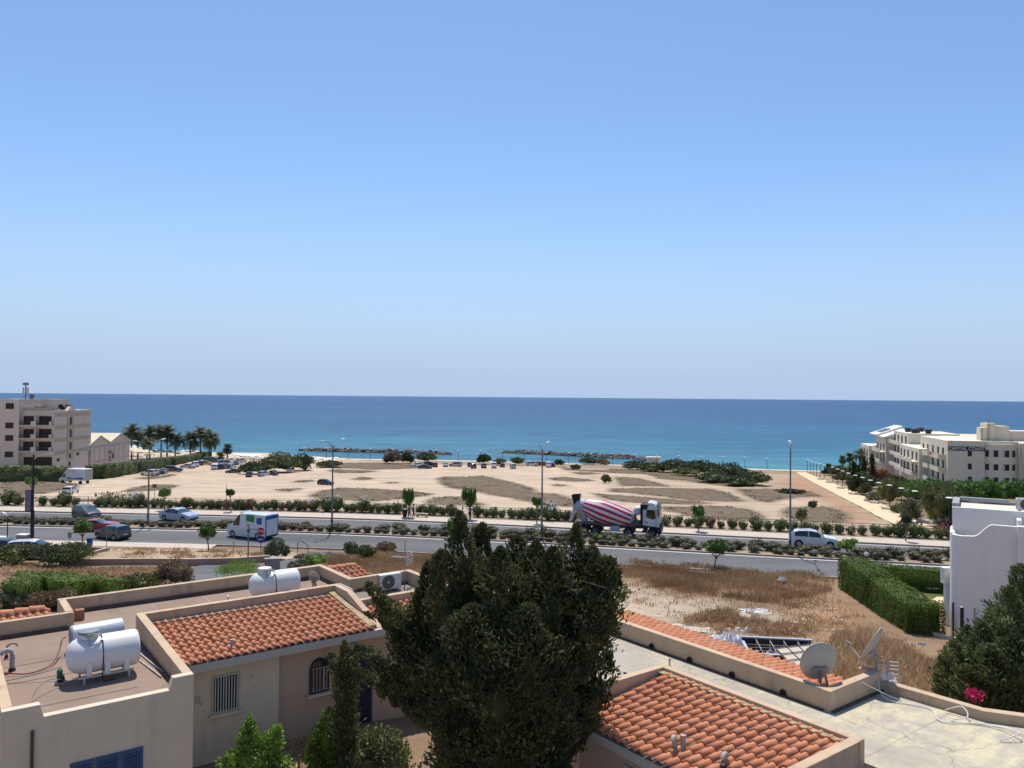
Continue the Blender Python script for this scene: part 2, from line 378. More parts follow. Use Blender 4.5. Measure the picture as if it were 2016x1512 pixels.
for z, pl in [
 (Z2, [(840,790),(940,750),(1100,728),(1400,738),(1640,755),(1830,780),(1700,800),(1560,820),(1400,835),(1230,838),(1030,825),(870,805)]),
 (Z3, [(245,650),(300,640),(480,640),(590,632),(720,655),(860,690),(950,715),(1040,748),(1000,765),(1200,780),(1290,810),(1400,840),(1380,870),(1270,882),(1150,875),(980,845),(830,810),(650,780),(480,750),(340,730),(280,700)]),
 (Z3, [(150,850),(220,805),(320,795),(420,800),(560,840),(630,862),(560,872),(420,865),(250,862)]),
 (Z2, [(980,590),(1050,582),(1200,585),(1390,597),(1250,610),(1080,612)]),
 (Z2, [(900,555),(1000,530),(1100,530),(1430,530),(1660,540),(1700,572),(1500,582),(1300,582),(1100,570),(940,570)]),
 (Z2, [(1180,660),(1260,640),(1340,650),(1350,662),(1260,668)]),
 (Z2, [(1420,690),(1480,682),(1570,685),(1500,697)]),
 (Z2, [(700,682),(770,667),(850,666),(890,674),(800,687)]),
 (Z2, [(560,747),(640,734),(760,732),(800,740),(700,754),(620,758)]),
 (Z1, [(970,1000),(1050,970),(1150,955),(1300,940),(1420,950),(1400,962),(1250,990),(1080,1003)]),
 (Z1, [(1080,895),(1200,880),(1370,862),(1400,870),(1300,890),(1150,903)]),
 (Z1, [(0,905),(250,915),(460,925),(600,940),(630,960),(560,980),(460,1000),(330,1020),(150,1028),(0,1010)]),
 (Z1, [(240,1052),(500,1070),(720,1062),(1100,1068),(1200,1080),(700,1082),(300,1078)]),
 (Z4, [(0,655),(200,648),(500,650),(800,655),(950,690),(1080,755),(900,757),(650,745),(400,715),(150,690),(0,680)]),
 (Z4, [(-150,690),(0,700),(200,715),(400,730),(650,750),(830,772),(700,780),(400,778),(200,765),(0,745)]),
 (Z4, [(370,790),(600,800),(780,790),(950,795),(1100,820),(1200,860),(1265,905),(1100,908),(900,905),(750,900),(600,860),(450,835)]),
 (Z4, [(1010,660),(1200,655),(1400,660),(1550,670),(1700,715),(1500,725),(1400,735),(1270,765),(1180,755),(1090,710)]),
 (Z4, [(1370,830),(1430,805),(1600,800),(1750,800),(1860,840),(1910,890),(1850,925),(1600,925),(1440,900),(1400,870)]),
 (Z4, [(0,495),(300,505),(520,525),(700,570),(900,590),(1200,620),(1250,640),(1000,640),(800,620),(600,590),(400,575),(300,540),(0,520)]),
 (Z3, [(1220,560),(1400,585),(1600,590),(1900,600),(2016,600),(1900,622),(1550,605),(1250,585)]),
 (Z3, [(1120,650),(1250,643),(1420,657),(1500,672),(1350,680),(1200,675)]),
 (Z3, [(1140,702),(1220,699),(1300,714),(1200,718)]),
 (Z3, [(1300,607),(1400,603),(1560,615),(1400,624)]),
 (Z4, [(40,560),(200,566),(370,605),(480,638),(100,632)]),
 (Z3, [(-150,765),(0,748),(100,765),(210,778),(180,788),(60,800),(-60,805)]),
]: SCRUB.append(zpoly(pl, *z))
sc = np.full(GX.shape, -30.0)
for pl in SCRUB:
    x0 = min(p.x for p in pl) - 8; x1 = max(p.x for p in pl) + 8; y0 = min(p.y for p in pl) - 8; y1 = max(p.y for p in pl) + 8
    k = (GX > x0) & (GX < x1) & (GY > y0) & (GY < y1)
    if k.any(): sc[k] = np.maximum(sc[k], sdist(pl, GX[k], GY[k]))
lotm = (GW > 6)
GZ = GZ + np.where(lotm, np.clip(sc, 0, 3) / 3 * 0.18, 0)
# soil colours (their own, dry)
C = np.zeros(GX.shape + (3,)); C[:] = (.53, .415, .305)
def lay(mask, col):
    m = np.clip(mask, 0, 1)[..., None]; C[:] = C * (1 - m) + np.array(col) * m
def zone(pl, col, feather=2.0, k=1.0):
    sdv = np.full(GX.shape, -99.0); x0 = min(p.x for p in pl) - 12; x1 = max(p.x for p in pl) + 12; y0 = min(p.y for p in pl) - 12; y1 = max(p.y for p in pl) + 12
    q = (GX > x0) & (GX < x1) & (GY > y0) & (GY < y1); sdv[q] = sdist(pl, GX[q], GY[q])
    lay(np.clip(sdv / feather + 0.5, 0, 1) * k, col); return sdv
rb = np.clip((GX - (26 - .09 * (GY - 90))) / 14, 0, 1) * np.clip((GW - 7) / 3, 0, 1); lay(rb * .8, (.375, .28, .19))
lay(np.clip((GW - 158) / 8, 0, 1) * np.clip((185 - GW) / 4, 0, 1) * np.clip((GX + 60) / 20, 0, 1) * .8, (.30, .225, .145))
for pl in ([(820,636),(960,646),(1180,742),(1300,782),(1350,830),(1420,905),(1290,912),(1205,840),(1080,775),(960,705)], [(-200,640),(300,642),(860,640),(960,655),(300,650),(-200,648)], [(-300,655),(0,688),(400,722),(700,760),(1100,770),(1100,785),(600,772),(0,702),(-300,670)], [(-400,700),(330,800),(480,862),(740,900),(1270,912),(1270,935),(-400,900)], [(1200,770),(1400,738),(1560,728),(1720,722),(1850,790),(1900,850),(1750,798),(1430,800),(1340,850)], [(-100,505),(300,520),(420,580),(700,620),(1000,636),(700,640),(300,600),(-100,560)]): zone(zpoly(pl, 1200, 800, 4.032), (.50, .385, .275), 2.2, .85)
zone(zpoly([(1330,600),(1480,550),(1560,570),(1990,800),(2100,900),(1900,930),(1850,880),(1700,760),(1500,690)], *Z4), (.40, .25, .155), 4)
lay((GW > 186) * (GX < -40), (.60, .50, .38)); lay((GW > 187) * (GX >= -40), (.30, .25, .18)); lay(np.clip((wsh(GX, GW) - 196) / 4, 0, 1), (.30, .30, .22))
lay(((GX > 48) & (GW > 6) & (GW < 170)) * np.clip((GX - (50.5 + (GY - 89) * .304)) / 3, 0, 1), (.26, .19, .115))
lay((GW < -16.9), (.275, .185, .115))
lay((GW < -16.9) * np.clip((-GX - 12) / 10, 0, 1), (.25, .17, .11))
pale = zone(zpoly([(60,440),(130,350),(215,290),(330,300),(430,330),(470,375),(620,385),(800,400),(900,430),(960,470),(820,480),(680,520),(620,580),(700,640),(840,640),(880,690),(700,640),(430,540)], *Z4B), (.44, .355, .26), 1.6)
zone(zpoly([(1480,450),(1620,400),(1760,460),(1840,560),(1840,650),(1600,640),(1460,560)], *Z4B), (.33, .20, .115), 2.0)
zone(zpoly([(900,520),(1000,510),(1130,480),(1290,480),(1320,560),(1210,600),(1050,590),(930,560)], *Z4B), (.46, .38, .28), 1.5, .7)
zone([gat(215,1082), gat(300,1078), gat(420,1082), gat(525,1088), gat(525,1097), gat(300,1104), gat(180,1104)], (.44, .33, .21), .8)
zone([gat(520,1088), gat(560,1086), gat(615,1092), gat(590,1104), gat(520,1104)], (.46, .36, .26), .6)
zone([gat(1745,1128), gat(1880,1128), gat(1880,1195), gat(1850,1195), gat(1800,1165)], (.10, .135, .03), 1.0)
zone([at(470,1512,5), at(520,1450,5), at(620,1455,5), at(680,1512,5)], (.40, .26, .13), .5)
V = np.stack([GX, GY, GZ], -1).reshape(-1, 3); ny, nx = GX.shape
idx = np.arange(ny * nx).reshape(ny, nx)
Fq = np.stack([idx[:-1, :-1], idx[:-1, 1:], idx[1:, 1:], idx[1:, :-1]], -1).reshape(-1, 4)
m, t, p = nodes_of('ground_soil')
at1 = N(t, 'ShaderNodeAttribute', attribute_name='soil'); at2 = N(t, 'ShaderNodeAttribute', attribute_name='scrub')
nA = noise_node(t, .12, 8, .65); nB = noise_node(t, 1.1, 8, .7); nC = noise_node(t, .45, 6, .6); nD = noise_node(t, 7.0, 4, .7)
soilv = mixc(t, 1.0, at1.outputs['Color'], ramp(t, nA.outputs[0], [(.3, (.84,.84,.86)), (.7, (1.1,1.08,1.05))]).outputs[0], 'MULTIPLY')
soilv = mixc(t, 1.0, soilv, ramp(t, nB.outputs[0], [(.25, (.80,.79,.78)), (.55, (1,1,1)), (.8, (1.1,1.1,1.1))]).outputs[0], 'MULTIPLY')
soilv = mixc(t, .5, soilv, ramp(t, nD.outputs[0], [(.3, (.7,.7,.7)), (.7, (1.2,1.2,1.2))]).outputs[0], 'MULTIPLY')
# wheel tracks worn into the lot
wv = N(t, 'ShaderNodeTexNoise'); wv.inputs['Scale'].default_value = .22; wv.inputs['Detail'].default_value = 6
tc = N(t, 'ShaderNodeTexCoord'); mp = N(t, 'ShaderNodeMapping'); mp.inputs['Scale'].default_value = (.22, 1.6, 1); mp.inputs['Rotation'].default_value = (0, 0, .12)
t.links.new(tc.outputs['Object'], mp.inputs['Vector']); t.links.new(mp.outputs[0], wv.inputs['Vector'])
soilv = mixc(t, 1.0, soilv, ramp(t, wv.outputs[0], [(.36, (.86,.85,.84)), (.5, (1,1,1)), (.66, (1.07,1.06,1.05))]).outputs[0], 'MULTIPLY')
f = math_(t, 'ADD', at2.outputs['Fac'], math_(t, 'MULTIPLY_ADD', nC.outputs[0], 3.2, -1.6))
f = math_(t, 'ADD', f, math_(t, 'MULTIPLY_ADD', nB.outputs[0], 2.4, -1.2))
f = math_(t, 'MULTIPLY_ADD', f, .5, .62, clamp=True)
scol = ramp(t, nC.outputs[0], [(.3, (.14,.09,.058)), (.5, (.15,.112,.074)), (.7, (.19,.152,.105))]).outputs[0]
scol = mixc(t, 1.0, scol, ramp(t, nB.outputs[0], [(.3, (.75,.75,.75)), (.7, (1.25,1.25,1.25))]).outputs[0], 'MULTIPLY')
t.links.new(mixc(t, f, soilv, scol), p.inputs['Base Color']); p.inputs['Roughness'].default_value = .95; p.inputs['Specular IOR Level'].default_value = .1
bump(t, p, mixc(t, .5, nB.outputs[0], nD.outputs[0]), .35, .12)
me = npmesh('ground', V, Fq, m, True)
ca = me.attributes.new('soil', 'FLOAT_COLOR', 'POINT'); ca.data.foreach_set('color', np.concatenate([C.reshape(-1, 3), np.ones((ny * nx, 1))], 1).astype(np.float32).ravel())
fa = me.attributes.new('scrub', 'FLOAT', 'POINT'); fa.data.foreach_set('value', sc.astype(np.float32).ravel())
tag(link('ground', me), kind='structure')

# ------------------------------------------------------------------ sea
m, t, p = nodes_of('sea_water')
g = N(t, 'ShaderNodeNewGeometry'); sx = N(t, 'ShaderNodeSeparateXYZ'); t.links.new(g.outputs['Position'], sx.inputs[0])
d = math_(t, 'MULTIPLY_ADD', sx.outputs['X'], .10, sx.outputs['Y'])
nw = noise_node(t, .012, 5, .6, vec=g.outputs['Position'], stretch=(.4, 1, 1))
d = math_(t, 'MULTIPLY', d, math_(t, 'MULTIPLY_ADD', nw.outputs[0], .5, .75))
lg = math_(t, 'LOGARITHM', math_(t, 'MAXIMUM', d, 200.0), 10.0)
fx = math_(t, 'MULTIPLY_ADD', lg, 1 / 1.2, -2.40 / 1.2, clamp=True)
cc = ramp(t, fx, [(0.0, (.060, .20, .235)), (.08, (.028, .14, .205)), (.20, (.011, .104, .178)), (.42, (.009, .074, .162)), (.75, (.008, .052, .145)), (1.0, (.008, .050, .142))]).outputs[0]
n1 = noise_node(t, .12, 6, .6, vec=g.outputs['Position'], stretch=(.35, 1, 1)); n2 = noise_node(t, .9, 5, .6, vec=g.outputs['Position'], stretch=(.45, 1, 1))
n3 = noise_node(t, .004, 6, .65, vec=g.outputs['Position'], stretch=(.25, 1, 1))
cc = mixc(t, 1.0, cc, ramp(t, n1.outputs[0], [(.32, (.62,.66,.72)), (.68, (1.42,1.36,1.26))]).outputs[0], 'MULTIPLY')
cc = mixc(t, 1.0, cc, ramp(t, n3.outputs[0], [(.35, (.78,.81,.85)), (.65, (1.25,1.21,1.15))]).outputs[0], 'MULTIPLY')
n4 = noise_node(t, .035, 6, .65, vec=g.outputs['Position'], stretch=(.28, 1, 1))
cc = mixc(t, 1.0, cc, ramp(t, n4.outputs[0], [(.36, (.84,.86,.89)), (.5, (1,1,1)), (.64, (1.17,1.15,1.11))]).outputs[0], 'MULTIPLY')
t.links.new(cc, p.inputs['Base Color']); p.inputs['Roughness'].default_value = .32; p.inputs['IOR'].default_value = 1.33; p.inputs['Specular IOR Level'].default_value = .17
hb = math_(t, 'ADD', math_(t, 'MULTIPLY', n1.outputs[0], 1.6), math_(t, 'MULTIPLY', n2.outputs[0], .5)); bump(t, p, hb, 1.0, 1.2)
ys = [150, 260, 300, 340, 400, 500, 700, 1000, 1600, 3000, 7000, 20000, 70000]
b = MB()
for i in range(len(ys) - 1):
    xa, xb = 300 + ys[i] * 1.2, 300 + ys[i + 1] * 1.2
    b.add([(-xa, ys[i], SEA), (xa, ys[i], SEA), (xb, ys[i + 1], SEA), (-xb, ys[i + 1], SEA)], [(0, 1, 2, 3)])
tag(b.build('sea', m), kind='structure')

# ------------------------------------------------------------------ roads, kerbs, pavements
XS = np.arange(-130, 150.1, 2.0)
def strip(name, w0, w1, z0, mat_, xs=XS, z1=None, thick=0.0, kind='structure'):
    b = MB(); z1 = z0 if z1 is None else z1
    A = [(x, float(yk(x)) + w0 / .98, z0) for x in xs]; B = [(x, float(yk(x)) + w1 / .98, z1) for x in xs]; n = len(xs)
    b.add(A + B, [(i, i + 1, n + i + 1, n + i) for i in range(n - 1)])
    if thick:
        A2 = [(x, y, z - thick) for x, y, z in A]; B2 = [(x, y, z - thick) for x, y, z in B]
        b.add(A2 + A, [(i, i + 1, n + i + 1, n + i) for i in range(n - 1)]); b.add(B + B2, [(i, i + 1, n + i + 1, n + i) for i in range(n - 1)])
    return tag(b.build(name, mat_), kind=kind)
def asphalt(name, col):
    m, t, p = nodes_of(name)
    a = noise_node(t, .25, 6, .6, stretch=(.12, 1, 1)); b_ = noise_node(t, 14, 4, .7); c_ = noise_node(t, .05, 4)
    cl = ramp(t, a.outputs[0], [(.3, [x * .72 for x in col]), (.7, [x * 1.24 for x in col])]).outputs[0]
    cl = mixc(t, 1.0, cl, ramp(t, b_.outputs[0], [(.3, (.8,.8,.8)), (.7, (1.2,1.2,1.2))]).outputs[0], 'MULTIPLY')
    cl = mixc(t, 1.0, cl, ramp(t, c_.outputs[0], [(.35, (.88,.88,.88)), (.65, (1.1,1.1,1.1))]).outputs[0], 'MULTIPLY')
    t.links.new(cl, p.inputs['Base Color']); p.inputs['Roughness'].default_value = .85; p.inputs['Specular IOR Level'].default_value = .3
    bump(t, p, b_.outputs[0], .3, .01); return m
ASPH = asphalt('asphalt', (.118, .116, .116))
PAVE = M('pavement_slab', (.50, .42, .34), .9, .10, 1.2, bumpk=.2)
KERB = M('kerb_stone', (.33, .27, .215), .9, .15, 2)
SOIL = M('planting_soil', (.30, .225, .155), .95, .25, 1.5, bumpk=.4)
LINE = M('road_paint', (.72, .70, .66), .7, .12, 3, stain=((.30,.29,.28), 2.2, .62))
strip('road', -6.45, .02, .03, ASPH); strip('road', -17.05, -9.15, .03, ASPH)
strip('road_marking', -9.92, -9.70, .034, LINE); strip('road_marking', -.62, -.46, .034, LINE)
strip('kerb', -.02, .2, .15, KERB, thick=.15); strip('pavement', .2, 3.3, .146, PAVE)
strip('kerb', 3.3, 3.45, .19, KERB, thick=.1); strip('planting_strip', 3.45, 5.9, .13, SOIL)
strip('kerb', -6.45, -6.25, .15, KERB, thick=.15); strip('kerb', -9.4, -9.15, .15, KERB, thick=.15); strip('median_strip', -9.15 + .0, -6.45, .05, SOIL)
strip('planting_bed', -9.15 - .001, -6.46, .125, SOIL)
strip('kerb', -17.25, -17.05, .15, KERB, thick=.15); strip('pavement', -19.2, -17.25, .146, PAVE, xs=np.arange(-130, -27.9, 2.0), z1=.17, thick=.14)
def drape(A, B, n=40, m=6, up=.03):             # sheet between two pixel lines, laid on the terrain
    def res(L, n):
        L = [Vector((p.x, p.y, 0)) for p in L]; s = [0]
        for i in range(1, len(L)): s.append(s[-1] + (L[i] - L[i-1]).length)
        out = []
        for q in np.linspace(0, s[-1], n):
            i = min(max(int(np.searchsorted(s, q)) , 1), len(L) - 1); k = (q - s[i-1]) / max(s[i] - s[i-1], 1e-9); out.append(L[i-1].lerp(L[i], k))
        return out
    a, c = res(A, n), res(B, n); vs = []
    for i in range(n):
        for j in range(m + 1):
            q = a[i].lerp(c[i], j / m); vs.append((q.x, q.y, float(terr(q.x, q.y)) + up))
    b = MB(); b.add(vs, [(i*(m+1)+j, i*(m+1)+j+1, (i+1)*(m+1)+j+1, (i+1)*(m+1)+j) for i in range(n-1) for j in range(m)]); return b
tag(drape([gat(x, y) for x, y in [(250,1150),(330,1132),(395,1114),(528,1113),(575,1100),(600,1091),(606,1087)]],
          [gat(x, y) for x, y in [(250,1215),(340,1190),(440,1160),(540,1130),(620,1110),(690,1096),(705,1089)]], 60, 10, .05).build('side_road', ASPH, smooth=True), kind='structure')
PATHM = M('path_paving', (.66, .50, .31), .9, .07, .8, bumpk=.15)
tag(drape([gat(x, y) for x, y in [(1567,930.5),(1600,950),(1660,981),(1705,1004),(1760,1033),(1772,1040)]],
          [gat(x, y) for x, y in [(1586,930.5),(1640,952),(1710,981),(1760,1003),(1831,1036),(1842,1041)]], 120, 5, .10).build('path', PATHM, smooth=True), kind='structure')
strip('promenade', 181, 186.5, -8.62, M('promenade_paving', (.58,.48,.36), .9, .1, .5), xs=np.arange(-150, 190, 3.0), z1=-8.75, thick=.5)
# worn patches and covers on the road
def dash(px, py, l, wd, col, name='drain_cover'):
    q = at(px, py, .036); b = MB(); b.obox((0, 0, 0), (l / 2, wd / 2, .004), (1, 0, 0)); return b.build(name, M('iron_cover', col, .7, .2, 4), None, q, road_dir(q.x))
for k, (px, py, l, wd) in enumerate([(630, 1062, 1.5, .9), (629, 1083, .9, .6), (320, 1070.5, 1.0, .6), (770, 1034, 1.6, .5)]):
    tag(dash(px, py, l, wd, (.06,.06,.062)), ['dark rectangular patch on the near carriageway by the lamp shadow', 'small dark drain cover near the side road mouth', 'dark drain cover on the near carriageway behind the blue bin', 'dark repair strip on the far carriageway before the two walkers'][k], 'drain cover')
# ================================================================== near cottages (local frame: p along the fronts, q to the back, z from the garden)
OX, OY, OZ = -7.113, 17.445, 5.0; ANG = R_(37)
STUC = M('peach_stucco', (.53, .385, .26), .92, .08, .9, stain=((.33,.25,.185), 1.4, .62), bumpk=.15, bscale=40, streak=((.27,.20,.135), .75))
CREAM = M('cream_stucco', (.64, .545, .41), .92, .06, .7, stain=((.52,.45,.35), 1.1, .62), bumpk=.12, bscale=40, streak=((.42,.36,.275), .55))
BROWNW = M('tan_stucco', (.50, .375, .275), .92, .07, .7, stain=((.40,.29,.21), 1.2, .62), bumpk=.12, bscale=40, streak=((.33,.24,.175), .6))
FASC = M('fascia_paint', (.47, .445, .39), .85, .06, 1)
ROOFA = M('roof_screed', (.27, .192, .145), .93, .12, .7, stain=((.20,.16,.135), .9, .55), bumpk=.2, bscale=25)
ROOFB = M('roof_membrane', (.21, .18, .15), .93, .15, .8, stain=((.13,.11,.095), 1.1, .55), bumpk=.2, bscale=25)
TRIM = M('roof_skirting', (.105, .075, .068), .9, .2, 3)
def concrete_roof():
    m, t, p = nodes_of('weathered_roof_coating')
    a = noise_node(t, .55, 8, .68, stretch=(1, .45, 1)); b_ = noise_node(t, 1.6, 7, .7); c_ = noise_node(t, 9, 5, .7)
    c = ramp(t, a.outputs[0], [(.34, (.30,.265,.235)), (.44, (.42,.375,.28)), (.58, (.56,.50,.335)), (.75, (.52,.45,.29))]).outputs[0]
    c = mixc(t, ramp(t, b_.outputs[0], [(.50, (0,0,0)), (.68, (.85,.85,.85))]).outputs[0], c, (.335,.29,.265))
    c = mixc(t, 1.0, c, ramp(t, c_.outputs[0], [(.3, (.88,.88,.88)), (.7, (1.1,1.1,1.1))]).outputs[0], 'MULTIPLY')
    st_ = noise_node(t, 1.1, 7, .7, stretch=(.35, 1.6, 1)); c = mixc(t, ramp(t, st_.outputs[0], [(.44, (0,0,0)), (.58, (.85,.85,.85))]).outputs[0], c, (.395,.345,.29))
    tc = N(t, 'ShaderNodeTexCoord'); ns = noise_node(t, 1.5, 4)
    mx = N(t, 'ShaderNodeVectorMath', operation='MULTIPLY_ADD'); t.links.new(ns.outputs['Color'], mx.inputs[0]); mx.inputs[1].default_value = (.9, .9, .9); t.links.new(tc.outputs['Object'], mx.inputs[2])
    vo = N(t, 'ShaderNodeTexVoronoi', feature='DISTANCE_TO_EDGE'); vo.inputs['Scale'].default_value = .42; t.links.new(mx.outputs[0], vo.inputs['Vector'])
    cr = ramp(t, vo.outputs['Distance'], [(.0, (.6,.6,.6)), (.004, (.4,.4,.4)), (.008, (0,0,0))]).outputs[0]
    gate = ramp(t, b_.outputs[0], [(.42, (0,0,0)), (.5, (1,1,1))]).outputs[0]
    c = mixc(t, mixc(t, 1.0, cr, gate, 'MULTIPLY'), c, (.13,.12,.10))
    sp = N(t, 'ShaderNodeSeparateXYZ'); t.links.new(tc.outputs['Object'], sp.inputs[0])
    jn = math_(t, 'LESS_THAN', math_(t, 'ABSOLUTE', math_(t, 'SUBTRACT', math_(t, 'FRACT', math_(t, 'MULTIPLY', sp.outputs['Y'], .52)), .5)), .008)
    jn2 = math_(t, 'LESS_THAN', math_(t, 'ABSOLUTE', math_(t, 'SUBTRACT', math_(t, 'FRACT', math_(t, 'MULTIPLY_ADD', sp.outputs['X'], .31, .2)), .5)), .004)
    c = mixc(t, math_(t, 'MULTIPLY', math_(t, 'MAXIMUM', jn, jn2), .55), c, (.24,.22,.18))
    t.links.new(c, p.inputs['Base Color']); p.inputs['Roughness'].default_value = .9; p.inputs['Specular IOR Level'].default_value = .2
    bump(t, p, c_.outputs[0], .25, .01); return m
ROOFC = concrete_roof()
def tilemat():
    m, t, p = nodes_of('clay_roof_tile')
    g = N(t, 'ShaderNodeNewGeometry'); n = noise_node(t, 5, 6, .7); n2 = noise_node(t, .9, 4)
    f = math_(t, 'ADD', math_(t, 'MULTIPLY', g.outputs['Random Per Island'], .6), math_(t, 'MULTIPLY_ADD', n.outputs[0], .7, -.2), clamp=True)
    c = ramp(t, f, [(0, (.52,.205,.105)), (.45, (.58,.24,.125)), (.8, (.61,.275,.15)), (1, (.59,.34,.21))]).outputs[0]
    c = mixc(t, ramp(t, n2.outputs[0], [(.58, (0,0,0)), (.8, (.45,.45,.45))]).outputs[0], c, (.42,.31,.22))
    t.links.new(c, p.inputs['Base Color']); p.inputs['Roughness'].default_value = .85; p.inputs['Specular IOR Level'].default_value = .25
    bump(t, p, n.outputs[0], .15, .01); return m
TILE = tilemat(); MORTAR = M('lichen_mortar', (.36, .28, .16), .95, .25, 4, bumpk=.4)
def tile_roof(name, parent, o, ue, us, L, Sl, pw=.21, pl=.345, rng=RNG, mat_=None):
    """o: eave corner, ue: unit vector along the eave, us: unit vector up the slope; each tile a barrel with its channel"""
    o = np.array(o, float); ue = np.array(ue, float); us = np.array(us, float); up = np.cross(ue, us); up = up * (1 if up[2] > 0 else -1)
    nc = int(L / pw); nr = int(math.ceil(Sl / pl)); prof = []
    for k in range(9):
        a = k / 8
        if a < .68: q = a / .68; prof.append((a, .062 * math.sin(math.pi * q) ** .75))
        else: q = (a - .68) / .32; prof.append((a, -.016 * math.sin(math.pi * q)))
    parts = []; np_ = len(prof)
    for r in range(nr):
        s0 = r * pl - .02; s1 = min((r + 1) * pl + .03, Sl)
        if s1 - s0 < .05: continue
        for c in range(nc):
            jx, jz, js = rng.normal(0, .004), rng.normal(0, .004), rng.normal(0, .008); tap = .94
            V = []
            for (s_, lift, kx) in ((s0 + js, .034, 1.0), (s1 + js, .004, tap)):
                for a, h in prof:
                    x = c * pw + (.34 + (a - .34) * kx) * pw + jx
                    V.append(o + ue * x + us * s_ + up * (h * kx + lift + jz))
            for a, h in prof:                                        # the thick lower lip
                V.append(o + ue * (c * pw + a * pw + jx) + us * (s0 + js + .004) + up * (h * .78 + .034 - .022 + jz))
            F_ = [(i, i + 1, np_ + i + 1, np_ + i) for i in range(np_ - 1)] + [(2*np_ + i, 2*np_ + i + 1, i + 1, i) for i in range(np_ - 1)]
            parts.append((np.array(V), np.array(F_), 0))
    me = npbuild(name, parts, [mat_ or TILE]); return link(name, me, parent)
def ridge(name, parent, a, b, r=.11, pl=.36, n=9, mat_=None):
    a, b = Vector(a), Vector(b); L = (b - a).length; u = (b - a).normalized(); side = u.cross(Vector((0, 0, 1))).normalized(); mb = MB(); k = int(L / pl)
    for i in range(k):
        vs = []
        for (s_, rr, dz) in ((i * pl - .03, r * 1.08, .02), ((i + 1) * pl, r * .95, 0)):
            for j in range(n):
                an = math.pi * j / (n - 1); vs.append(a + u * s_ + side * math.cos(an) * rr + Vector((0, 0, math.sin(an) * rr + dz)))
        mb.add(vs, [(j, j + 1, n + j + 1, n + j) for j in range(n - 1)] + [tuple(range(n))])
    return mb.build(name, mat_ or TILE, parent, fix=False)
def frame_bars(mb, x0, z0, x1, z1, n, y, r=.012, mi=0):
    for i in range(n):
        x = x0 + (x1 - x0) * (i + .5) / n; mb.tube([(x, y, z0), (x, y, z1)], r, 5, mi)
GLASSD = M('dark_window_glass', (.018, .02, .024), .08, 0, spec=.6)
IRONW = M('white_bar_paint', (.66, .65, .63), .5, .05, 3)
BLUEP = M('blue_painted_wood', (.055, .095, .18), .6, .12, 3)
DBLUE = M('dark_blue_door', (.008, .022, .042), .5, .12, 3)
GREYPVC = M('grey_pvc', (.36, .34, .32), .6, .08, 4); BLACKR = M('black_rubber', (.02, .02, .022), .7, 0)
Lc = thing('cottage', 'cream single storey cottage with flat roofs, parapets and a shed of orange clay tiles', 'house', (OX, OY, OZ), ANG)
ZR, ZP = 2.75, 3.2
b = MB()                                              # walls below roof level
b.slaby([(-3.63,-.6),(0,-.6),(0,3.2),(-.44,3.2),(-.52,2.94),(-2.9,2.94),(-2.97,3.2),(-3.63,3.2)], 0, .2)
b.build('front_wall', CREAM, Lc, bevel=.012)
b = MB(); b.box(-3.63, .2, -.6, -3.43, 7.1, 3.2); b.box(-3.63, 7.1, -.6, -1.45, 7.3, 3.2)
b.box(-1.65, 7.3, -1, -1.45, 8.85, 3.2); b.box(-1.65, 8.85, -1.5, 6.9, 9.05, 3.2); b.box(6.7, 6.45, -1, 6.9, 8.85, 3.2); b.box(6.7, 6.25, -1, 9.15, 6.45, 3.2)
b.box(8.95, 5.1, -1, 9.15, 6.25, 3.2); b.box(8.95, 3.75, -1, 9.15, 5.1, 2.98)
b.slabx([(.2,-.6),(5.0,-.6),(5.0,3.4),(.2,3.2)], -.2, 0)
b.box(-.2, 5.0, -.6, 5.8, 5.2, 3.4)
b.slabx([(2.45,-.6),(5.0,-.6),(5.0,3.4),(4.1,3.4),(2.0,2.78),(2.0,2.5),(2.45,2.5)], 5.6, 5.8)
b.box(5.8, 3.55, -.6, 9.15, 3.75, 3.2)
b.build('parapet_wall', STUC, Lc, bevel=.012)
b = MB(); b.box(0, 2.25, -.6, 2.8, 2.45, 2.62); b.build('garden_wall_face', CREAM, Lc)
b = MB(); b.box(2.8, 2.42, -.6, 9.1, 2.6, 2.62); b.box(9.0, 2.6, -.6, 9.13, 3.55, 2.62); b.build('porch_wall_face', BROWNW, Lc)
b = MB(); b.box(-3.43, .2, 2.55, -.2, 7.1, ZR); b.box(-1.45, 7.1, 2.55, -.2, 8.85, ZR); b.box(-.2, 5.2, 2.55, 6.7, 8.85, ZR - .004); b.build('flat_roof', ROOFA, Lc)
b = MB(); b.box(5.8, 3.75, 2.55, 8.95, 6.25, ZR + .004); b.build('annex_roof', ROOFB, Lc)
for k, p_ in enumerate((.9, 2.5, 4.4)):
    b = MB(); b.box(p_, 5.25, ZR - .003, p_ + .035, 8.75, ZR + .001); b.build('seam_or_shadow_line', M('roof_seam_pale', (.33,.26,.21), .9, .15, 3), Lc)
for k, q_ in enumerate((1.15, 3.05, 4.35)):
    b = MB(); b.slaby([(-3.3, ZR), (-.9 - .4*k, ZR), (-.9 - .4*k, ZR + .005), (-3.3, ZR + .005)], q_, q_ + .05); b.build('seam_or_shadow_line', M('roof_shadow_and_stain', (.15,.115,.10), .9, .25, 3), Lc)  # dark strips painting in pipe and cable shadows, along with water stains
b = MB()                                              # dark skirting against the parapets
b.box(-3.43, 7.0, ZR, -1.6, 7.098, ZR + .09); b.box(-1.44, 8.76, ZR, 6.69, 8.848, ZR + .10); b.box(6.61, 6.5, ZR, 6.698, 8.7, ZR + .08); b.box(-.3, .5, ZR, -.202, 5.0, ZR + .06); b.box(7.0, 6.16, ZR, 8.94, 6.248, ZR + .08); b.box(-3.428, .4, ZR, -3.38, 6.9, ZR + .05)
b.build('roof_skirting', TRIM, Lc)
sl_ = Vector((0, 3.1, .34)).normalized()
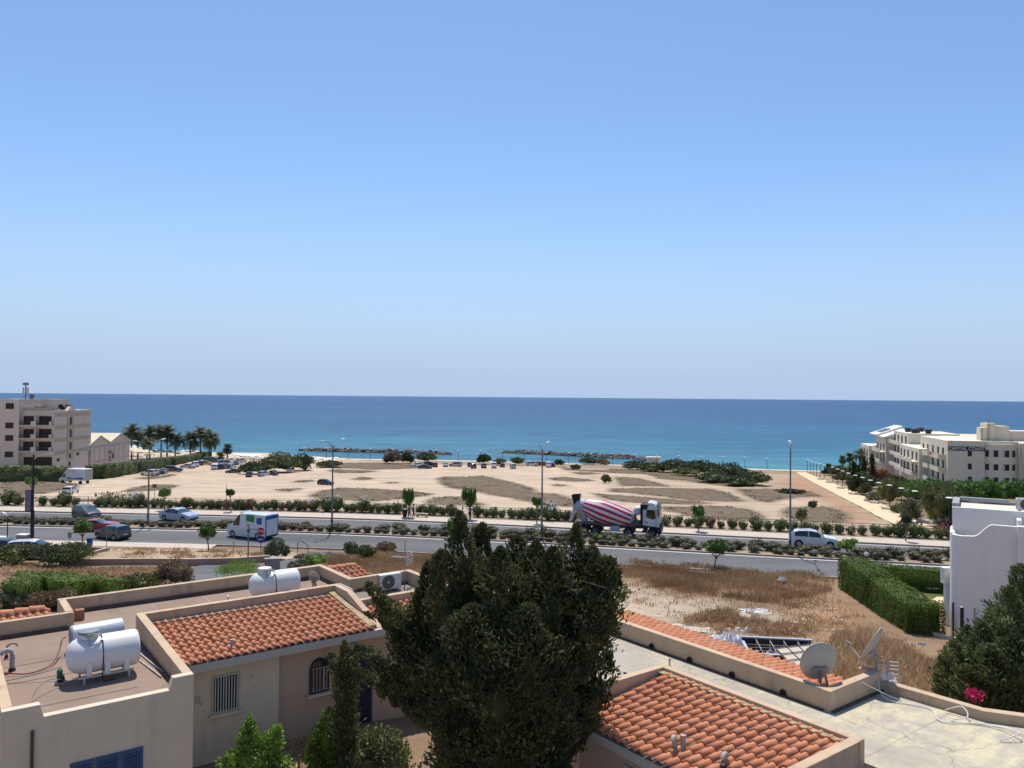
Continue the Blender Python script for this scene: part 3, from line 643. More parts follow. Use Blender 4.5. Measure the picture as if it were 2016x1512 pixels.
rf = tile_roof('tiled_roof', Lc, (0.01, 1.9, 2.78), (1, 0, 0), tuple(sl_), 5.62, 3.12)
tile_roof('tiled_roof', Lc, (5.82, 1.9, 2.78), (1, 0, 0), tuple(sl_), 3.4, 1.68)
b = MB(); b.box(0, 2.0, 2.60, 9.2, 5.0, 2.66); b.box(0, 1.86, 2.56, 9.2, 2.0, 2.76); b.build('fascia', FASC, Lc)
b = MB(); b.slabx([(2.05, 2.80), (5.0, 3.10), (5.0, 3.24), (2.05, 2.86)], 5.38, 5.6); b.build('mortar_flashing', MORTAR, Lc)
b = MB(); b.box(0.0, 4.82, 3.05, 5.38, 5.0, 3.16); b.build('mortar_flashing', M('roof_flashing', (.23,.185,.15), .9, .2, 3), Lc)
s2 = Vector((0, 1.2, .30)).normalized()
tile_roof('tiled_roof', Lc, (-4.2, 7.32, 2.76), (1, 0, 0), tuple(s2), 2.5, 1.25); ridge('ridge_tiles', Lc, (-4.2, 8.5, 3.06), (-1.7, 8.5, 3.06), .13)
b = MB(); b.box(-4.2, 7.3, -1, -1.65, 8.6, 2.74); b.build('side_wall', STUC, Lc)
s3 = Vector((0, 2.0, .42)).normalized()
tile_roof('tiled_roof', Lc, (6.92, 6.5, 2.66), (1, 0, 0), tuple(s3), 1.3, 2.05); ridge('ridge_tiles', Lc, (6.92, 8.5, 3.10), (8.2, 8.5, 3.10), .12)
b = MB(); b.slabx([(6.46, -1), (8.7, -1), (8.5, 3.04), (6.46, 2.62)], 6.91, 8.2); b.build('side_wall', STUC, Lc)
# openings
def barred(parent, x0, x1, z0, z1, y, nbar, matf, name='window'):
    f = MB(); f.box(x0 - .05, y - .03, z0 - .05, x1 + .05, y + .012, z0); f.box(x0 - .05, y - .03, z1, x1 + .05, y + .012, z1 + .05); f.box(x0 - .05, y - .03, z0, x0, y + .012, z1); f.box(x1, y - .03, z0, x1 + .05, y + .012, z1)
    w = f.build(name, matf, parent)
    g = MB(); g.box(x0, y - .012, z0, x1, y + .01, z1); g.build('pane', GLASSD, w)
    g = MB(); frame_bars(g, x0, z0, x1, z1, nbar, y - .05, .014); g.build('bars', IRONW, w)
    g = MB(); g.box((x0 + x1) / 2 - .02, y - .025, z0, (x0 + x1) / 2 + .02, y - .013, z1); g.build('mullion', GREYPVC, w)
    g = MB(); g.box(x0 - .12, y - .10, z0 - .11, x1 + .12, y + .01, z0 - .05); g.build('sill', CREAM, w); return w
barred(Lc, 1.08, 1.70, 1.33, 2.2, 2.247, 9, M('window_frame_beige', (.48,.43,.35), .7, .05, 3))
arc = [(3.75 + .27 * (1 - math.cos(a)), 1.82 + .27 * math.sin(a)) for a in np.linspace(0, math.pi, 13)]
b = MB(); b.slaby([(3.75, 1.17)] + arc + [(4.29, 1.17)], 2.405, 2.43); aw = b.build('arched_window', GLASSD, Lc)
b = MB(); b.tube([(3.75, 2.40, 1.17)] + [(x, 2.40, z) for x, z in arc] + [(4.29, 2.40, 1.17), (3.75, 2.40, 1.17)], .028, 5); b.build('frame', DBLUE, aw)
b = MB(); frame_bars(b, 3.77, 1.19, 4.27, 1.85, 5, 2.375, .01); b.tube([(3.77, 2.375, 1.84), (4.27, 2.375, 1.84)], .012, 5); b.tube([(3.77, 2.375, 1.22), (4.27, 2.375, 1.22)], .012, 5); b.box(4.12, 2.385, 1.2, 4.17, 2.40, 1.82); b.build('bars', GREYPVC, aw)
b = MB(); b.box(3.66, 2.30, 1.06, 4.38, 2.42, 1.13); b.build('sill', CREAM, aw)
b = MB(); b.box(4.9, 2.385, -.05, 5.6, 2.419, 2.08); d = b.build('door', DBLUE, Lc)
b = MB(); b.box(4.84, 2.37, -.05, 4.9, 2.42, 2.14); b.box(5.6, 2.37, -.05, 5.66, 2.42, 2.14); b.box(4.9, 2.37, 2.08, 5.6, 2.42, 2.14); b.build('frame', BLUEP, d)
b = MB(); b.lathe([(0, -.03), (.02, -.02), (.025, 0), (.02, .02), (0, .03)], 8, (5.52, 2.36, 1.0)); b.build('handle', IRONW, d)
b = MB(); b.lathe([(0, -.10), (.06, -.085), (.1, -.03), (.1, 0.03), (.055, .085), (0, .1)], 14, (5.08, 2.34, 2.28)); b.build('wall_lamp', M('opal_glass', (.62,.60,.55), .3, 0), Lc, smooth=True)
for (x, z, r) in ((2.05, 2.05, .025), (2.12, 1.78, .018), (.78, 1.62, .03)):
    b = MB(); b.lathe([(r, -.01), (r, .0), (r * .6, .004), (0, .004)], 10, (x, 2.245, z), 'y'); b.build('wall_vent', GREYPVC, Lc)
b = MB(); b.box(.62, 2.238, 1.66, .76, 2.249, 1.84); b.build('house_plaque', M('plaque', (.40,.37,.33), .7, .2, 9), Lc)
sh = None
for (x0, x1) in ((-2.42, -1.98), (-1.96, -1.50), (-1.48, -1.04)):
    b = MB(); b.box(x0, -.035, -.1, x1, -.002, 1.86)
    for k in range(24): b.obox(((x0 + x1) / 2, -.045, .05 + k * .074), ((x1 - x0) / 2 - .06, .012, .022), (1, 0, 0), up=(0, -.5, .86))
    b.build('shutter', BLUEP, Lc)
b = MB(); b.tube([(-3.1, -.04, 2.72), (-3.1, -.04, -.5)], .03, 8); b.build('downpipe', M('dark_pipe', (.07,.065,.06), .6, .1, 4), Lc)
# ------------------------------------------------------------------ right-hand cottage
Rc = thing('cottage', 'single storey cottage on the right with pale weathered flat roof and orange tiled slope', 'house', (OX, OY, OZ), ANG)
b = MB()
b.box(7.0, -5.9, -.6, 9.2, -5.7, 3.2); b.box(8.96, -10.68, -.6, 9.15, -5.9, 3.2); b.box(6.1, -10.68, -.6, 8.96, -10.48, 3.2)
b.box(10.76, -8.85, -2, 10.96, -1.2, 3.2); b.box(10.76, -9.05, -2, 12.9, -8.85, 3.2); b.box(12.7, -8.85, -3, 12.9, -8.6, 3.2)
b.box(7.0, -1.4, -1, 10.76, -1.2, 3.2); b.box(7.0, -5.7, -.6, 7.2, -1.4, 3.1)
b.build('parapet_wall', STUC, Rc, bevel=.012)
b = MB(); b.prism([(12.9, -8.86), (13.12, -8.9), (13.2, -11.1), (13.6, -11.75), (16, -14.4), (15.8, -14.6), (13.43, -11.9), (13.0, -11.2), (12.9, -9.05)], -3, 2.96); b.build('boundary_wall', STUC, Rc, bevel=.01)
b = MB(); b.box(9.15, -17, 2.4, 10.76, -1.4, ZR); b.box(7.2, -5.7, 2.4, 9.15, -1.4, ZR - .003); b.prism([(10.76, -17), (16, -17), (16, -14.5), (13.5, -11.9), (13.05, -11.2), (12.95, -9.05), (10.76, -9.05)], 2.4, ZR - .005); b.build('flat_roof', ROOFC, Rc)
b = MB(); b.box(10.70, -8.9, ZR, 10.758, -1.5, ZR + .03); b.box(10.76, -9.12, ZR, 12.9, -9.052, ZR + .035); b.box(9.152, -10.6, ZR, 9.2, -6, ZR + .03); b.build('roof_skirting', TRIM, Rc)
for q in (-2.6, -3.9, -5.2, -6.5, -7.9):
    b = MB(); b.lathe([(.08, -.02), (.08, .012), (.05, .02), (0, .02)], 10, (10.74, q, ZR + .07), 'x'); b.build('drain_hole', M('drain_black', (.03,.027,.025), .9, 0), Rc)
sN = Vector((2.95, 0, .36)).normalized()
tile_roof('tiled_roof', Rc, (6.05, -10.46, 2.74), (0, 1, 0), tuple(sN), 4.5, 2.92, pw=.222)
b = MB(); b.slaby([(6.02, 2.52), (9.0, 2.56), (8.95, 2.86), (6.02, 2.70)], -10.47, -5.9); b.build('fascia', FASC, Rc)
b = MB(); b.box(8.78, -10.47, 3.02, 8.955, -5.9, 3.13); b.build('mortar_flashing', MORTAR, Rc)
b = MB(); b.box(6.35, -10.47, -.6, 6.55, -5.9, 2.56); b.box(6.55, -5.95, -.6, 7.0, -5.9, 2.56); b.build('side_wall', BROWNW, Rc)
b = MB(); b.box(6.30, -7.3, 1.0, 6.36, -7.24, 2.2); b.box(6.30, -8.0, 1.0, 6.36, -7.3, 2.2); fr = b.build('window', M('window_frame_beige', (.48,.43,.35)), Rc)
b = MB(); b.box(6.29, -7.95, 1.05, 6.298, -7.36, 2.15); b.build('pane', GLASSD, fr)
sS = Vector((-1.5, 0, .20)).normalized()
tile_roof('tiled_roof', Rc, (12.45, -1.3, 2.86), (0, -1, 0), tuple(sS), 7.5, 1.52, mat_=TILE)
b = MB(); b.slaby([(10.96, 2.4), (12.5, 2.4), (12.5, 2.82), (10.96, 3.03)], -8.85, -1.3); b.box(12.2, -8.8, -3, 12.4, -1.4, 2.4); b.build('side_wall', STUC, Rc)
# ------------------------------------------------------------------ things on the roofs
TANKW = M('white_tank_paint', (.70, .68, .655), .4, .04, 2, stain=((.55,.52,.48), 2.5, .66)); STEEL = M('galvanised_steel', (.33,.32,.31), .5, .12, 5, metal=.6); RUSTW = M('aged_white_paint', (.52,.48,.43), .7, .2, 6)
def LW(p, q, z): 
    c, s = math.cos(ANG), math.sin(ANG); return Vector((OX + p * c - q * s, OY + p * s + q * c, OZ + z))
def tank(label, p, q, L, r, legh, seed, lid=True, dy=0.0):
    T = thing('water_tank', label, 'water tank', LW(p, q, ZR), ANG + dy, 'horizontal water tanks on the cottage roof')
    h = legh + r; e = L / 2; b = MB()
    b.lathe([(0, -e), (r * .35, -e + .012), (r * .66, -e + .06), (r * .86, -e + .15), (r * .97, -e + .27), (r, -e + .36), (r, e - .10), (r * .985, e - .04), (r * .93, e), (r * .6, e + .03), (0, e + .04)], 32, (0, 0, h), 'x'); body = b.build('tank_body', TANKW, T, smooth=True)
    b = MB(); b.lathe([(.19, h + r - .04), (.19, h + r + .10), (.0, h + r + .10)], 20, (-e * .38, 0, 0)); b.build('neck', TANKW, body, smooth=False)
    b = MB(); b.lathe([(.215, h + r + .07), (.225, h + r + .10), (.215, h + r + .14), (.12, h + r + .16), (0, h + r + .165)], 22, (-e * .38, 0, 0)); b.build('lid', M('lid_grey', (.21,.23,.25), .5, .05, 3) if lid else TANKW, T)
    for x in (-e * .42, e * .08, e * .62):
        b = MB(); b.slabx([(-r * .92, legh + .015), (r * .92, legh + .015), (r * .99, h - r * .25), (r * .7, legh + r * .22), (0, legh + .012), (-r * .7, legh + r * .22), (-r * .99, h - r * .25)], x - .055, x + .055); b.build('saddle', TANKW, T)
    for y in (-r * .8, r * .8):
        b = MB(); b.box(-e * .72, y - .02, legh - .03, e * .82, y + .02, legh + .015); b.build('rail', RUSTW, T)
    for x in (-e * .55, e * .7):
        for y in (-r * .8, r * .8):
            b = MB(); b.box(x - .022, y - .022, 0, x + .022, y + .022, legh - .03); b.build('leg', RUSTW, T)
    b = MB(); b.tube([(-e * .05, -r * .55, h + r * .80), (-e * .05, -r * .62, h + r * .86), (-e * .05, -r * .9, h + r * .5), (-e * .05, -r * 1.03, h), (-e * .05, -r * .92, h - r * .5), (-e * .06, -r * .85, legh - .05), (-e * .02, -r * 1.0, .03), (e * .3, -r * .9, .02)], .013, 6); b.build('hose', BLACKR, T)
    b = MB(); zt = h + r * .80
    b.tube([(-e * .48, -r * .35, zt + .10), (-e * .45, -r * .55, zt + .17), (-e * .3, -r * .6, zt + .19), (-e * .1, -r * .58, zt + .17), (-e * .06, -r * .5, zt + .06)], .02, 7); b.tube([(-e * .45, -r * .55, zt + .15), (-e * .1, -r * .55, zt + .13)], .012, 6); b.tube([(-e * .42, -r * .6, zt + .14), (-e * .42, -r * .78, zt - .06)], .016, 6); b.build('pipework', GREYPVC, T)
    return T
tank('white ribless water tank with grey lid on the near flat roof', -1.48, 2.36, 1.52, .42, .17, 1)
tank('white water tank behind the tiled slope with white lid', 4.35, 7.05, 1.58, .41, .08, 2, lid=False)
T = thing('hot_water_cylinder', 'slim silver white hot water cylinder lying behind the near tank', 'water heater', LW(-1.22, 4.75, ZR), ANG + .05); b = MB()
b.lathe([(0, -.62), (.2, -.62), (.27, -.60), (.275, -.58), (.275, .58), (.26, .61), (.15, .63), (0, .63)], 26, (0, 0, .42), 'x'); b.build('cylinder_body', M('silver_cladding', (.60,.62,.66), .35, .04, 2, metal=.25), T, smooth=True)
b = MB(); b.lathe([(0, -.008), (.2, -.006), (.22, 0), (.22, .01), (0, .01)], 20, (-.63, 0, .42), 'x'); b.build('end_cover', M('grey_cover', (.30,.28,.26), .7, .1, 5), T)
for x in (-.4, .4):
    b = MB(); b.box(x - .03, -.2, 0, x + .03, .2, .17); b.build('leg', STEEL, T)
def gooseneck(label, p, q, h, r, reach, rz, z=ZR, mat_=None, grp='bent vent pipes on the cottages'):
    o = thing('vent_pipe', label, 'vent pipe', LW(p, q, z), ANG + rz, grp); b = MB()
    pts = [(0, 0, -.05), (0, 0, h - reach * .5)] + [(reach * .5 - reach * .5 * math.cos(a), 0, h - reach * .5 + reach * .5 * math.sin(a)) for a in np.linspace(.3, math.pi * .92, 8)]
    b.tube(pts, r, 10); b.build('pipe', GREYPVC, o, smooth=False)
    b = MB(); b.lathe([(r * 1.5, 0), (r * 1.4, .05), (r, .09)], 10); b.build('collar', M('dark_collar', (.06,.05,.045), .8, .1, 4), o); return o
gooseneck('thick grey gooseneck pipe at the left edge of the near roof', -3.16, 4.05, .52, .055, .24, math.pi)
gooseneck('thinner grey gooseneck pipe behind the thick one', -3.2, 5.2, .36, .03, .24, 0)
gooseneck('paired grey vent pipe with bent top on the right tiled slope', 6.55, -8.35, .30, .045, .16, math.pi + .5, 2.80)
gooseneck('grey vent pipe with bent top low on the right tiled slope', 6.7, -9.35, .24, .045, .2, 0.3, 2.80)
o = thing('vent_pipe', 'straight grey vent pipe beside the paired bent one', 'vent pipe', LW(6.68, -8.45, 2.8), ANG, 'bent vent pipes on the cottages'); b = MB(); b.lathe([(.05, -.05), (.05, .27), (.058, .27), (.058, .31), (0, .32)], 10); b.build('pipe', GREYPVC, o)
o = thing('vent_pipe', 'short grey stub pipe poking through the left tiles', 'vent pipe', LW(1.55, 2.35, 2.84), ANG); b = MB(); b.lathe([(.035, -.05), (.035, .22), (.045, .22), (.045, .25), (0, .26)], 10); b.build('pipe', GREYPVC, o)
o = thing('vent_pipe', 'white stub pipe on the rear flat roof', 'vent pipe', LW(2.95, 7.3, ZR), ANG); b = MB(); b.lathe([(.04, 0), (.04, .16), (.05, .17), (.05, .22), (0, .24)], 10); b.build('pipe', TANKW, o)
def cable(name, label, cat, pts, r, mat_):
    b = MB(); P = [Vector(p) for p in pts]; Q = []
    for i in range(len(P) - 1):
        a, c, d_, e = P[max(i-1, 0)], P[i], P[i+1], P[min(i+2, len(P)-1)]
        for k in range(6):
            u = k / 6; Q.append(.5 * ((2*c) + (d_-a)*u + (2*a-5*c+4*d_-e)*u*u + (3*c-a-3*d_+e)*u*u*u))
    Q.append(P[-1]); b.tube(Q, r, 6); return tag(b.build(name, mat_, smooth=True), label, cat)
cable('hose', 'dark red hose sagging from the silver cylinder across the roof', 'hose', [LW(-1.95, 4.75, ZR+.42), LW(-2.05, 4.6, ZR+.40), LW(-2.15, 4.3, ZR+.2), LW(-2.4, 3.75, ZR+.06), LW(-2.9, 3.5, ZR+.04), LW(-3.38, 3.75, ZR+.09)], .016, M('red_hose', (.20,.03,.03), .5, .1, 4))
cable('pipe', 'pale straight pipe running from the near tank to the left parapet', 'pipe', [LW(-2.25, 2.75, ZR+.3), LW(-2.7, 2.9, ZR+.18), LW(-3.38, 3.2, ZR+.05)], .014, GREYPVC)
cable('cable', 'thin grey cable looping over the near flat roof', 'cable', [LW(-2.2, 2.3, ZR+.08), LW(-2.55, 2.1, ZR+.25), LW(-2.85, 1.75, ZR+.22), LW(-2.98, 1.5, ZR+.05), LW(-3.0, .9, ZR+.03)], .01, M('grey_cable', (.24,.22,.19), .7, .1, 4))
for k, (a, c) in enumerate(((LW(-.42, 3.75, ZR+.02), LW(-.26, 1.7, ZR+.05)), (LW(-.56, 3.3, ZR+.02), LW(-.36, 1.45, ZR+.04)))):
    b = MB(); b.tube([a, c], .018, 7); tag(b.build('pipe', RUSTW), ['longer pale pipe lying along the parapet beside the near tank', 'shorter pale pipe lying nearest the near tank'][k], 'pipe')
o = thing('water_pump', 'small green water pump at the left end of the near tank', 'pump', LW(-2.32, 2.45, ZR), ANG)
b = MB(); b.lathe([(.0, -.12), (.075, -.11), (.08, .08), (.05, .12), (0, .12)], 12, (0, 0, .13), 'y'); b.build('motor', M('pump_black', (.025,.025,.028), .6, .1, 5), o)
b = MB(); b.lathe([(.0, .2), (.06, .21), (.065, .30), (.03, .34), (0, .345)], 12, (-.02, .02, 0)); b.build('pressure_switch', M('pump_green', (.03,.17,.10), .5, .1, 5), o)
b = MB(); b.box(-.1, -.14, 0, .1, .14, .06); b.build('base', STEEL, o)
def dish(label, P, aim, d, mastp, tilt, arm=True, kind_=0, grp='satellite dishes on the cottages'):
    o = thing('satellite_dish', label, 'satellite dish', P, 0, grp)
    az, el = aim; nrm = Vector((math.sin(az) * math.cos(el), math.cos(az) * math.cos(el), math.sin(el)))
    rt = nrm.cross(Vector((0, 0, 1))).normalized(); upv = rt.cross(nrm); cpos = Vector(mastp); b = MB(); vs = []; fs = []; nr_, na = 7, 32
    for i in range(nr_ + 1):
        r = d / 2 * i / nr_
        for k in range(na):
            a = 2 * math.pi * k / na; vs.append(cpos + rt * (r * math.cos(a)) + upv * (r * 1.08 * math.sin(a)) + nrm * (r * r * .42 / d * 1.1))
    for i in range(nr_):
        for k in range(na): fs.append((i*na+k, i*na+(k+1)%na, (i+1)*na+(k+1)%na, (i+1)*na+k))
    b.add(vs, fs); dm = b.build('reflector', M('dish_paint', (.42,.385,.335), .6, .05, 3, stain=((.32,.28,.24), 3, .66)), o, smooth=True); md = dm.modifiers.new('thick', 'SOLIDIFY'); md.thickness = .015; md.offset = 0
    b = MB(); base = Vector((0, 0, 0)); back = cpos - nrm * .10 - upv * d * .16
    b.tube([base, base.lerp(back, .45) + Vector((0, 0, .12)), back - nrm * .08, back], .028, 8); b.build('mast', STEEL, o)
    b = MB(); b.obox(back + nrm * .05, (.16, .03, .06), rt, up=upv); b.obox(back + nrm * .03 - upv * .14, (.02, .05, .16), rt, up=upv); b.build('bracket', STEEL, o)
    if arm:
        tip = cpos + nrm * d * .62 - upv * d * .34; b = MB(); b.tube([cpos - upv * d * .53 + nrm * .05, tip], .018, 6); b.build('feed_arm', M('arm_paint', (.55,.52,.48), .6, .05, 3), o)
        b = MB(); b.tube([tip + nrm * .03, tip - nrm * .12], [.035, .045], 8); b.build('feed_horn', STEEL, o)
    return o
E1 = Vector((math.cos(ANG), math.sin(ANG), 0))
dish('large beige satellite dish seen from behind above the tile strip', LW(11.3, -8.68, 3.02), (R_(-6), R_(14)), .86, (-.16, .05, .56), 0, arm=False)
dish('large pale satellite dish in profile with its feed arm at the corner pole', LW(12.95, -8.92, 2.9), (R_(-50), R_(28)), .90, (-.02, .05, .80), 0)
dish('small translucent satellite dish standing between the white tank and parapet', LW(5.72, 7.0, ZR), (R_(20), R_(35)), .42, (0, .02, .52), 0, arm=False)
dish('small white satellite dish lying face up beside the tiled corner', LW(6.2, 5.5, ZR), (R_(60), R_(62)), .50, (0, 0, .38), 0, arm=False)
# aerials
def aerial(label, P, mast, boom_az, boomz, elems, panel=False):
    o = thing('tv_aerial', label, 'aerial', P); b = MB(); b.tube([(0, 0, 0), (0, 0, mast)], .018, 7); b.build('mast', STEEL, o)
    u = Vector((math.sin(boom_az), math.cos(boom_az), 0)); s_ = Vector((u.y, -u.x, 0)); 
    b = MB(); z = Vector((0, 0, boomz)); b.tube([z - u * .15, z + u * .55], .012, 6)
    for k in range(elems): q = z - u * .1 + u * (.62 * k / elems); b.tube([q - s_ * .15, q + s_ * .15], .006, 5)
    if panel:
        for dz in (-.16, -.1, -.04, .04, .1, .16): b.tube([z - u * .18 + Vector((0, 0, dz * 1.4)) - s_ * .25, z - u * .18 + Vector((0, 0, dz * 1.4)) + s_ * .25], .007, 5)
        for ds in (-.25, .25): b.tube([z - u * .18 + s_ * ds + Vector((0, 0, -.25)), z - u * .18 + s_ * ds + Vector((0, 0, .25))], .012, 5)
    b.build('antenna_array', M('aluminium', (.62,.62,.62), .4, .05, 4, metal=.5), o); return o
a1 = aerial('small television aerial with rods on a thin mast near the air conditioner', LW(8.75, 6.05, ZR), 1.65, R_(-75), 1.0, 9, True)
a2 = aerial('grid television aerial on the corner pole below the profile dish', LW(12.98, -9.15, 2.8), .75, R_(-160), .36, 9, True)
# air conditioners
def aircon(label, P, rz, w=.80, h=.56, d=.28, grp=None):
    o = thing('air_conditioner', label, 'air conditioner', P, rz, grp); b = MB(); b.box(-w/2, -d/2, .06, w/2, d/2, h + .06); b.build('casing', M('ac_casing', (.60,.585,.555), .5, .05, 3), o, bevel=.015)
    b = MB(); b.lathe([(0, 0), (.06, -.004), (.06, .0), (.21, .0), (.235, -.012), (.24, .0)], 24, (-w * .12, -d/2 - .006, h/2 + .06), 'y'); b.build('fan_grille', M('ac_grille', (.10,.095,.09), .6, .05, 4), o)
    b = MB(); b.lathe([(0, -.02), (.035, -.015), (.04, 0)], 12, (-w * .12, -d/2 - .008, h/2 + .06), 'y'); b.build('fan_hub', M('ac_casing', (.6,.6,.6)), o)
    b = MB()
    for k in range(9): b.box(-w/2 - .004, -d/2 + .03, .12 + k * .05, -w/2 + .001, d/2 - .03, .145 + k * .05)
    b.build('side_louvre', M('ac_grille', (.1,.1,.1)), o)
    for x in (-w*.35, w*.35):
        b = MB(); b.box(x - .04, -d/2, 0, x + .04, d/2, .06); b.build('foot', STEEL, o)
    return o
aircon('cream air conditioner unit on the rear roof behind the conifer', LW(7.95, 5.72, ZR + .01), ANG, .82, .52)
b = MB(); b.box(-.12, -.12, 0, .12, .12, .3); 
for k in range(3): b.box(.1, -.1, .05 + k * .085, .124, .1, .11 + k * .085)
tag(b.build('brick_chimney_stub', [M('red_block', (.30,.15,.09), .9, .2, 8)], None, LW(-1.2, 7.95, ZR), ANG), 'short red hollow brick stub behind the silver cylinder', 'brick stub')
cable('cable', 'white cable lying across the weathered roof from the corner pole', 'cable', [LW(12.85, -9.0, 3.1), LW(12.4, -9.4, 2.80), LW(12.7, -10.2, 2.77), LW(12.2, -10.7, 2.77), LW(12.75, -11.3, 2.78), LW(12.9, -12.2, 2.78)], .012, IRONW)
cable('cable', 'loose pale coil of cable by the far boundary wall', 'cable', [LW(12.8, -10.5, 2.8), LW(12.9, -10.8, 2.95), LW(12.7, -11.0, 2.85), LW(12.4, -10.8, 2.77), LW(12.8, -11.4, 2.78), LW(12.6, -12.0, 2.9), LW(12.2, -11.8, 2.77)], .012, IRONW)
cable('cable', 'taut white wire from the parapet top down to the roof by the corner pole', 'cable', [LW(11.9, -8.95, 3.22), LW(12.3, -9.35, 2.95), LW(12.62, -9.65, 2.77)], .009, IRONW)
cable('pipe', 'short rusty pipe hanging over the parapet beside the conifer', 'pipe', [LW(10.96, -1.75, 3.22), LW(10.7, -1.72, 3.2), LW(10.70, -1.75, 2.95)], .02, M('rust_pipe', (.22,.10,.05), .8, .2, 5))
o = thing('roof_bolt', 'small dark spigot standing on the pale roof strip', 'spigot', LW(10.1, -5.1, ZR), ANG); b = MB(); b.lathe([(.06, 0), (.06, .015), (.02, .02), (.018, .16), (.03, .17), (.03, .21), (0, .21)], 8); b.build('post', STEEL, o)
# ================================================================== vehicles
def objcol(name, rough=.25, metal=.0, coat=.6):
    m, t, p = nodes_of(name); oi = N(t, 'ShaderNodeObjectInfo'); n = noise_node(t, 3, 4)
    c = mixc(t, 1.0, oi.outputs['Color'], ramp(t, n.outputs[0], [(.3, (.9,.9,.9)), (.7, (1.05,1.05,1.05))]).outputs[0], 'MULTIPLY')
    t.links.new(c, p.inputs['Base Color']); p.inputs['Roughness'].default_value = rough; p.inputs['Metallic'].default_value = metal
    p.inputs['Coat Weight'].default_value = coat; p.inputs['Coat Roughness'].default_value = .06; return m
PAINT = objcol('car_paint')
CGL = M('car_glass', (.012,.016,.018), .05, 0, spec=.8); CGLL = M('car_windscreen_glass', (.035,.055,.055), .06, 0, spec=.9)
TYRE = M('tyre_rubber', (.018,.018,.019), .85, .1, 6); RIM = M('alloy_rim', (.45,.45,.46), .35, .05, 6, metal=.7); CBLACK = M('black_plastic', (.02,.02,.022), .6, .1, 5)
HEAD = M('headlamp_lens', (.72,.74,.76), .12, 0, spec=.8); TAIL = M('tail_lamp_lens', (.30,.012,.012), .2, 0, spec=.6); PLATE = M('number_plate', (.62,.62,.58), .5, 0)
PALETTE = dict(white=(.72,.72,.71), silver=(.42,.44,.46), grey=(.14,.145,.15), dgrey=(.06,.065,.07), black=(.012,.013,.016), blue=(.03,.05,.10), red=(.36,.008,.02), dred=(.10,.012,.015), yellow=(.55,.33,.02), brown=(.055,.04,.03), lblue=(.40,.46,.56))
def interp(L, x): 
    a = sorted(L); return float(np.interp(x, [q[0] for q in a], [q[1] for q in a]))
CARS = {   # top outline, belt, glass ranges; x from rear (-.5) to front (.5) of the length, z of the height
 'hatch': dict(L=3.95, W=1.70, H=1.50, top=[(-.5,.52),(-.485,.66),(-.40,.955),(-.30,.985),(-.08,1.0),(.06,.965),(.23,.69),(.40,.60),(.475,.52),(.5,.40)], belt=[(-.5,.60),(-.3,.64),(.22,.60),(.5,.48)], sg=(-.38,.15), bp=(-.115,.005), ws=(.06,.23), rw=(-.485,-.40), ax=(-.315,.325), r=.30),
 'mpv': dict(L=4.3, W=1.78, H=1.64, top=[(-.5,.55),(-.49,.70),(-.42,.94),(-.32,.985),(-.05,1.0),(.08,.95),(.29,.66),(.42,.57),(.48,.50),(.5,.38)], belt=[(-.5,.60),(-.3,.60),(.26,.55),(.5,.46)], sg=(-.40,.19), bp=(-.13,.02), ws=(.08,.29), rw=(-.49,-.42), ax=(-.315,.325), r=.31),
 'sedan': dict(L=4.55, W=1.76, H=1.44, top=[(-.5,.56),(-.485,.66),(-.36,.74),(-.19,.95),(-.06,1.0),(.04,.985),(.10,.93),(.25,.70),(.42,.61),(.48,.52),(.5,.40)], belt=[(-.5,.64),(-.3,.68),(.24,.62),(.5,.48)], sg=(-.27,.17), bp=(-.07,.03), ws=(.10,.25), rw=(-.36,-.19), ax=(-.30,.32), r=.31),
 'coupe': dict(L=4.5, W=1.82, H=1.34, top=[(-.5,.62),(-.49,.72),(-.38,.76),(-.22,.93),(-.10,1.0),(.0,.985),(.17,.73),(.40,.66),(.48,.56),(.5,.44)], belt=[(-.5,.68),(-.3,.73),(.15,.68),(.5,.54)], sg=(-.22,.10), bp=(-.12,-.08), ws=(.02,.17), rw=(-.38,-.22), ax=(-.29,.32), r=.34),
 'suv': dict(L=4.62, W=1.86, H=1.70, top=[(-.5,.55),(-.485,.64),(-.39,.91),(-.31,.965),(-.12,1.0),(-.02,.985),(.055,.94),(.20,.68),(.42,.59),(.485,.50),(.5,.38)], belt=[(-.5,.62),(-.3,.65),(.23,.62),(.5,.50)], sg=(-.385,.13), bp=(-.12,9), ws=(.055,.20), rw=(-.485,-.39), ax=(-.305,.315), r=.36),
 'minivan': dict(L=4.6, W=1.76, H=1.95, top=[(-.5,.60),(-.495,.72),(-.475,.95),(-.40,.985),(.0,1.0),(.22,.96),(.36,.66),(.45,.55),(.49,.45),(.5,.34)], belt=[(-.5,.58),(.3,.56),(.5,.42)], sg=(-.44,.28), bp=(-.12,.06), ws=(.22,.36), rw=(-.495,-.475), ax=(-.32,.31), r=.32),
 'van': dict(L=5.1, W=1.96, H=2.52, top=[(-.5,.70),(-.497,.80),(-.485,.94),(-.47,.985),(-.1,1.0),(.13,.985),(.19,.93),(.27,.76),(.375,.525),(.46,.475),(.49,.40),(.5,.28)], belt=[(-.5,.50),(.14,.50),(.33,.485),(.5,.36)], sg=(.155,.335), bp=(9,9), ws=(.27,.375), rw=(9,9), ax=(-.30,.335), r=.33),
}
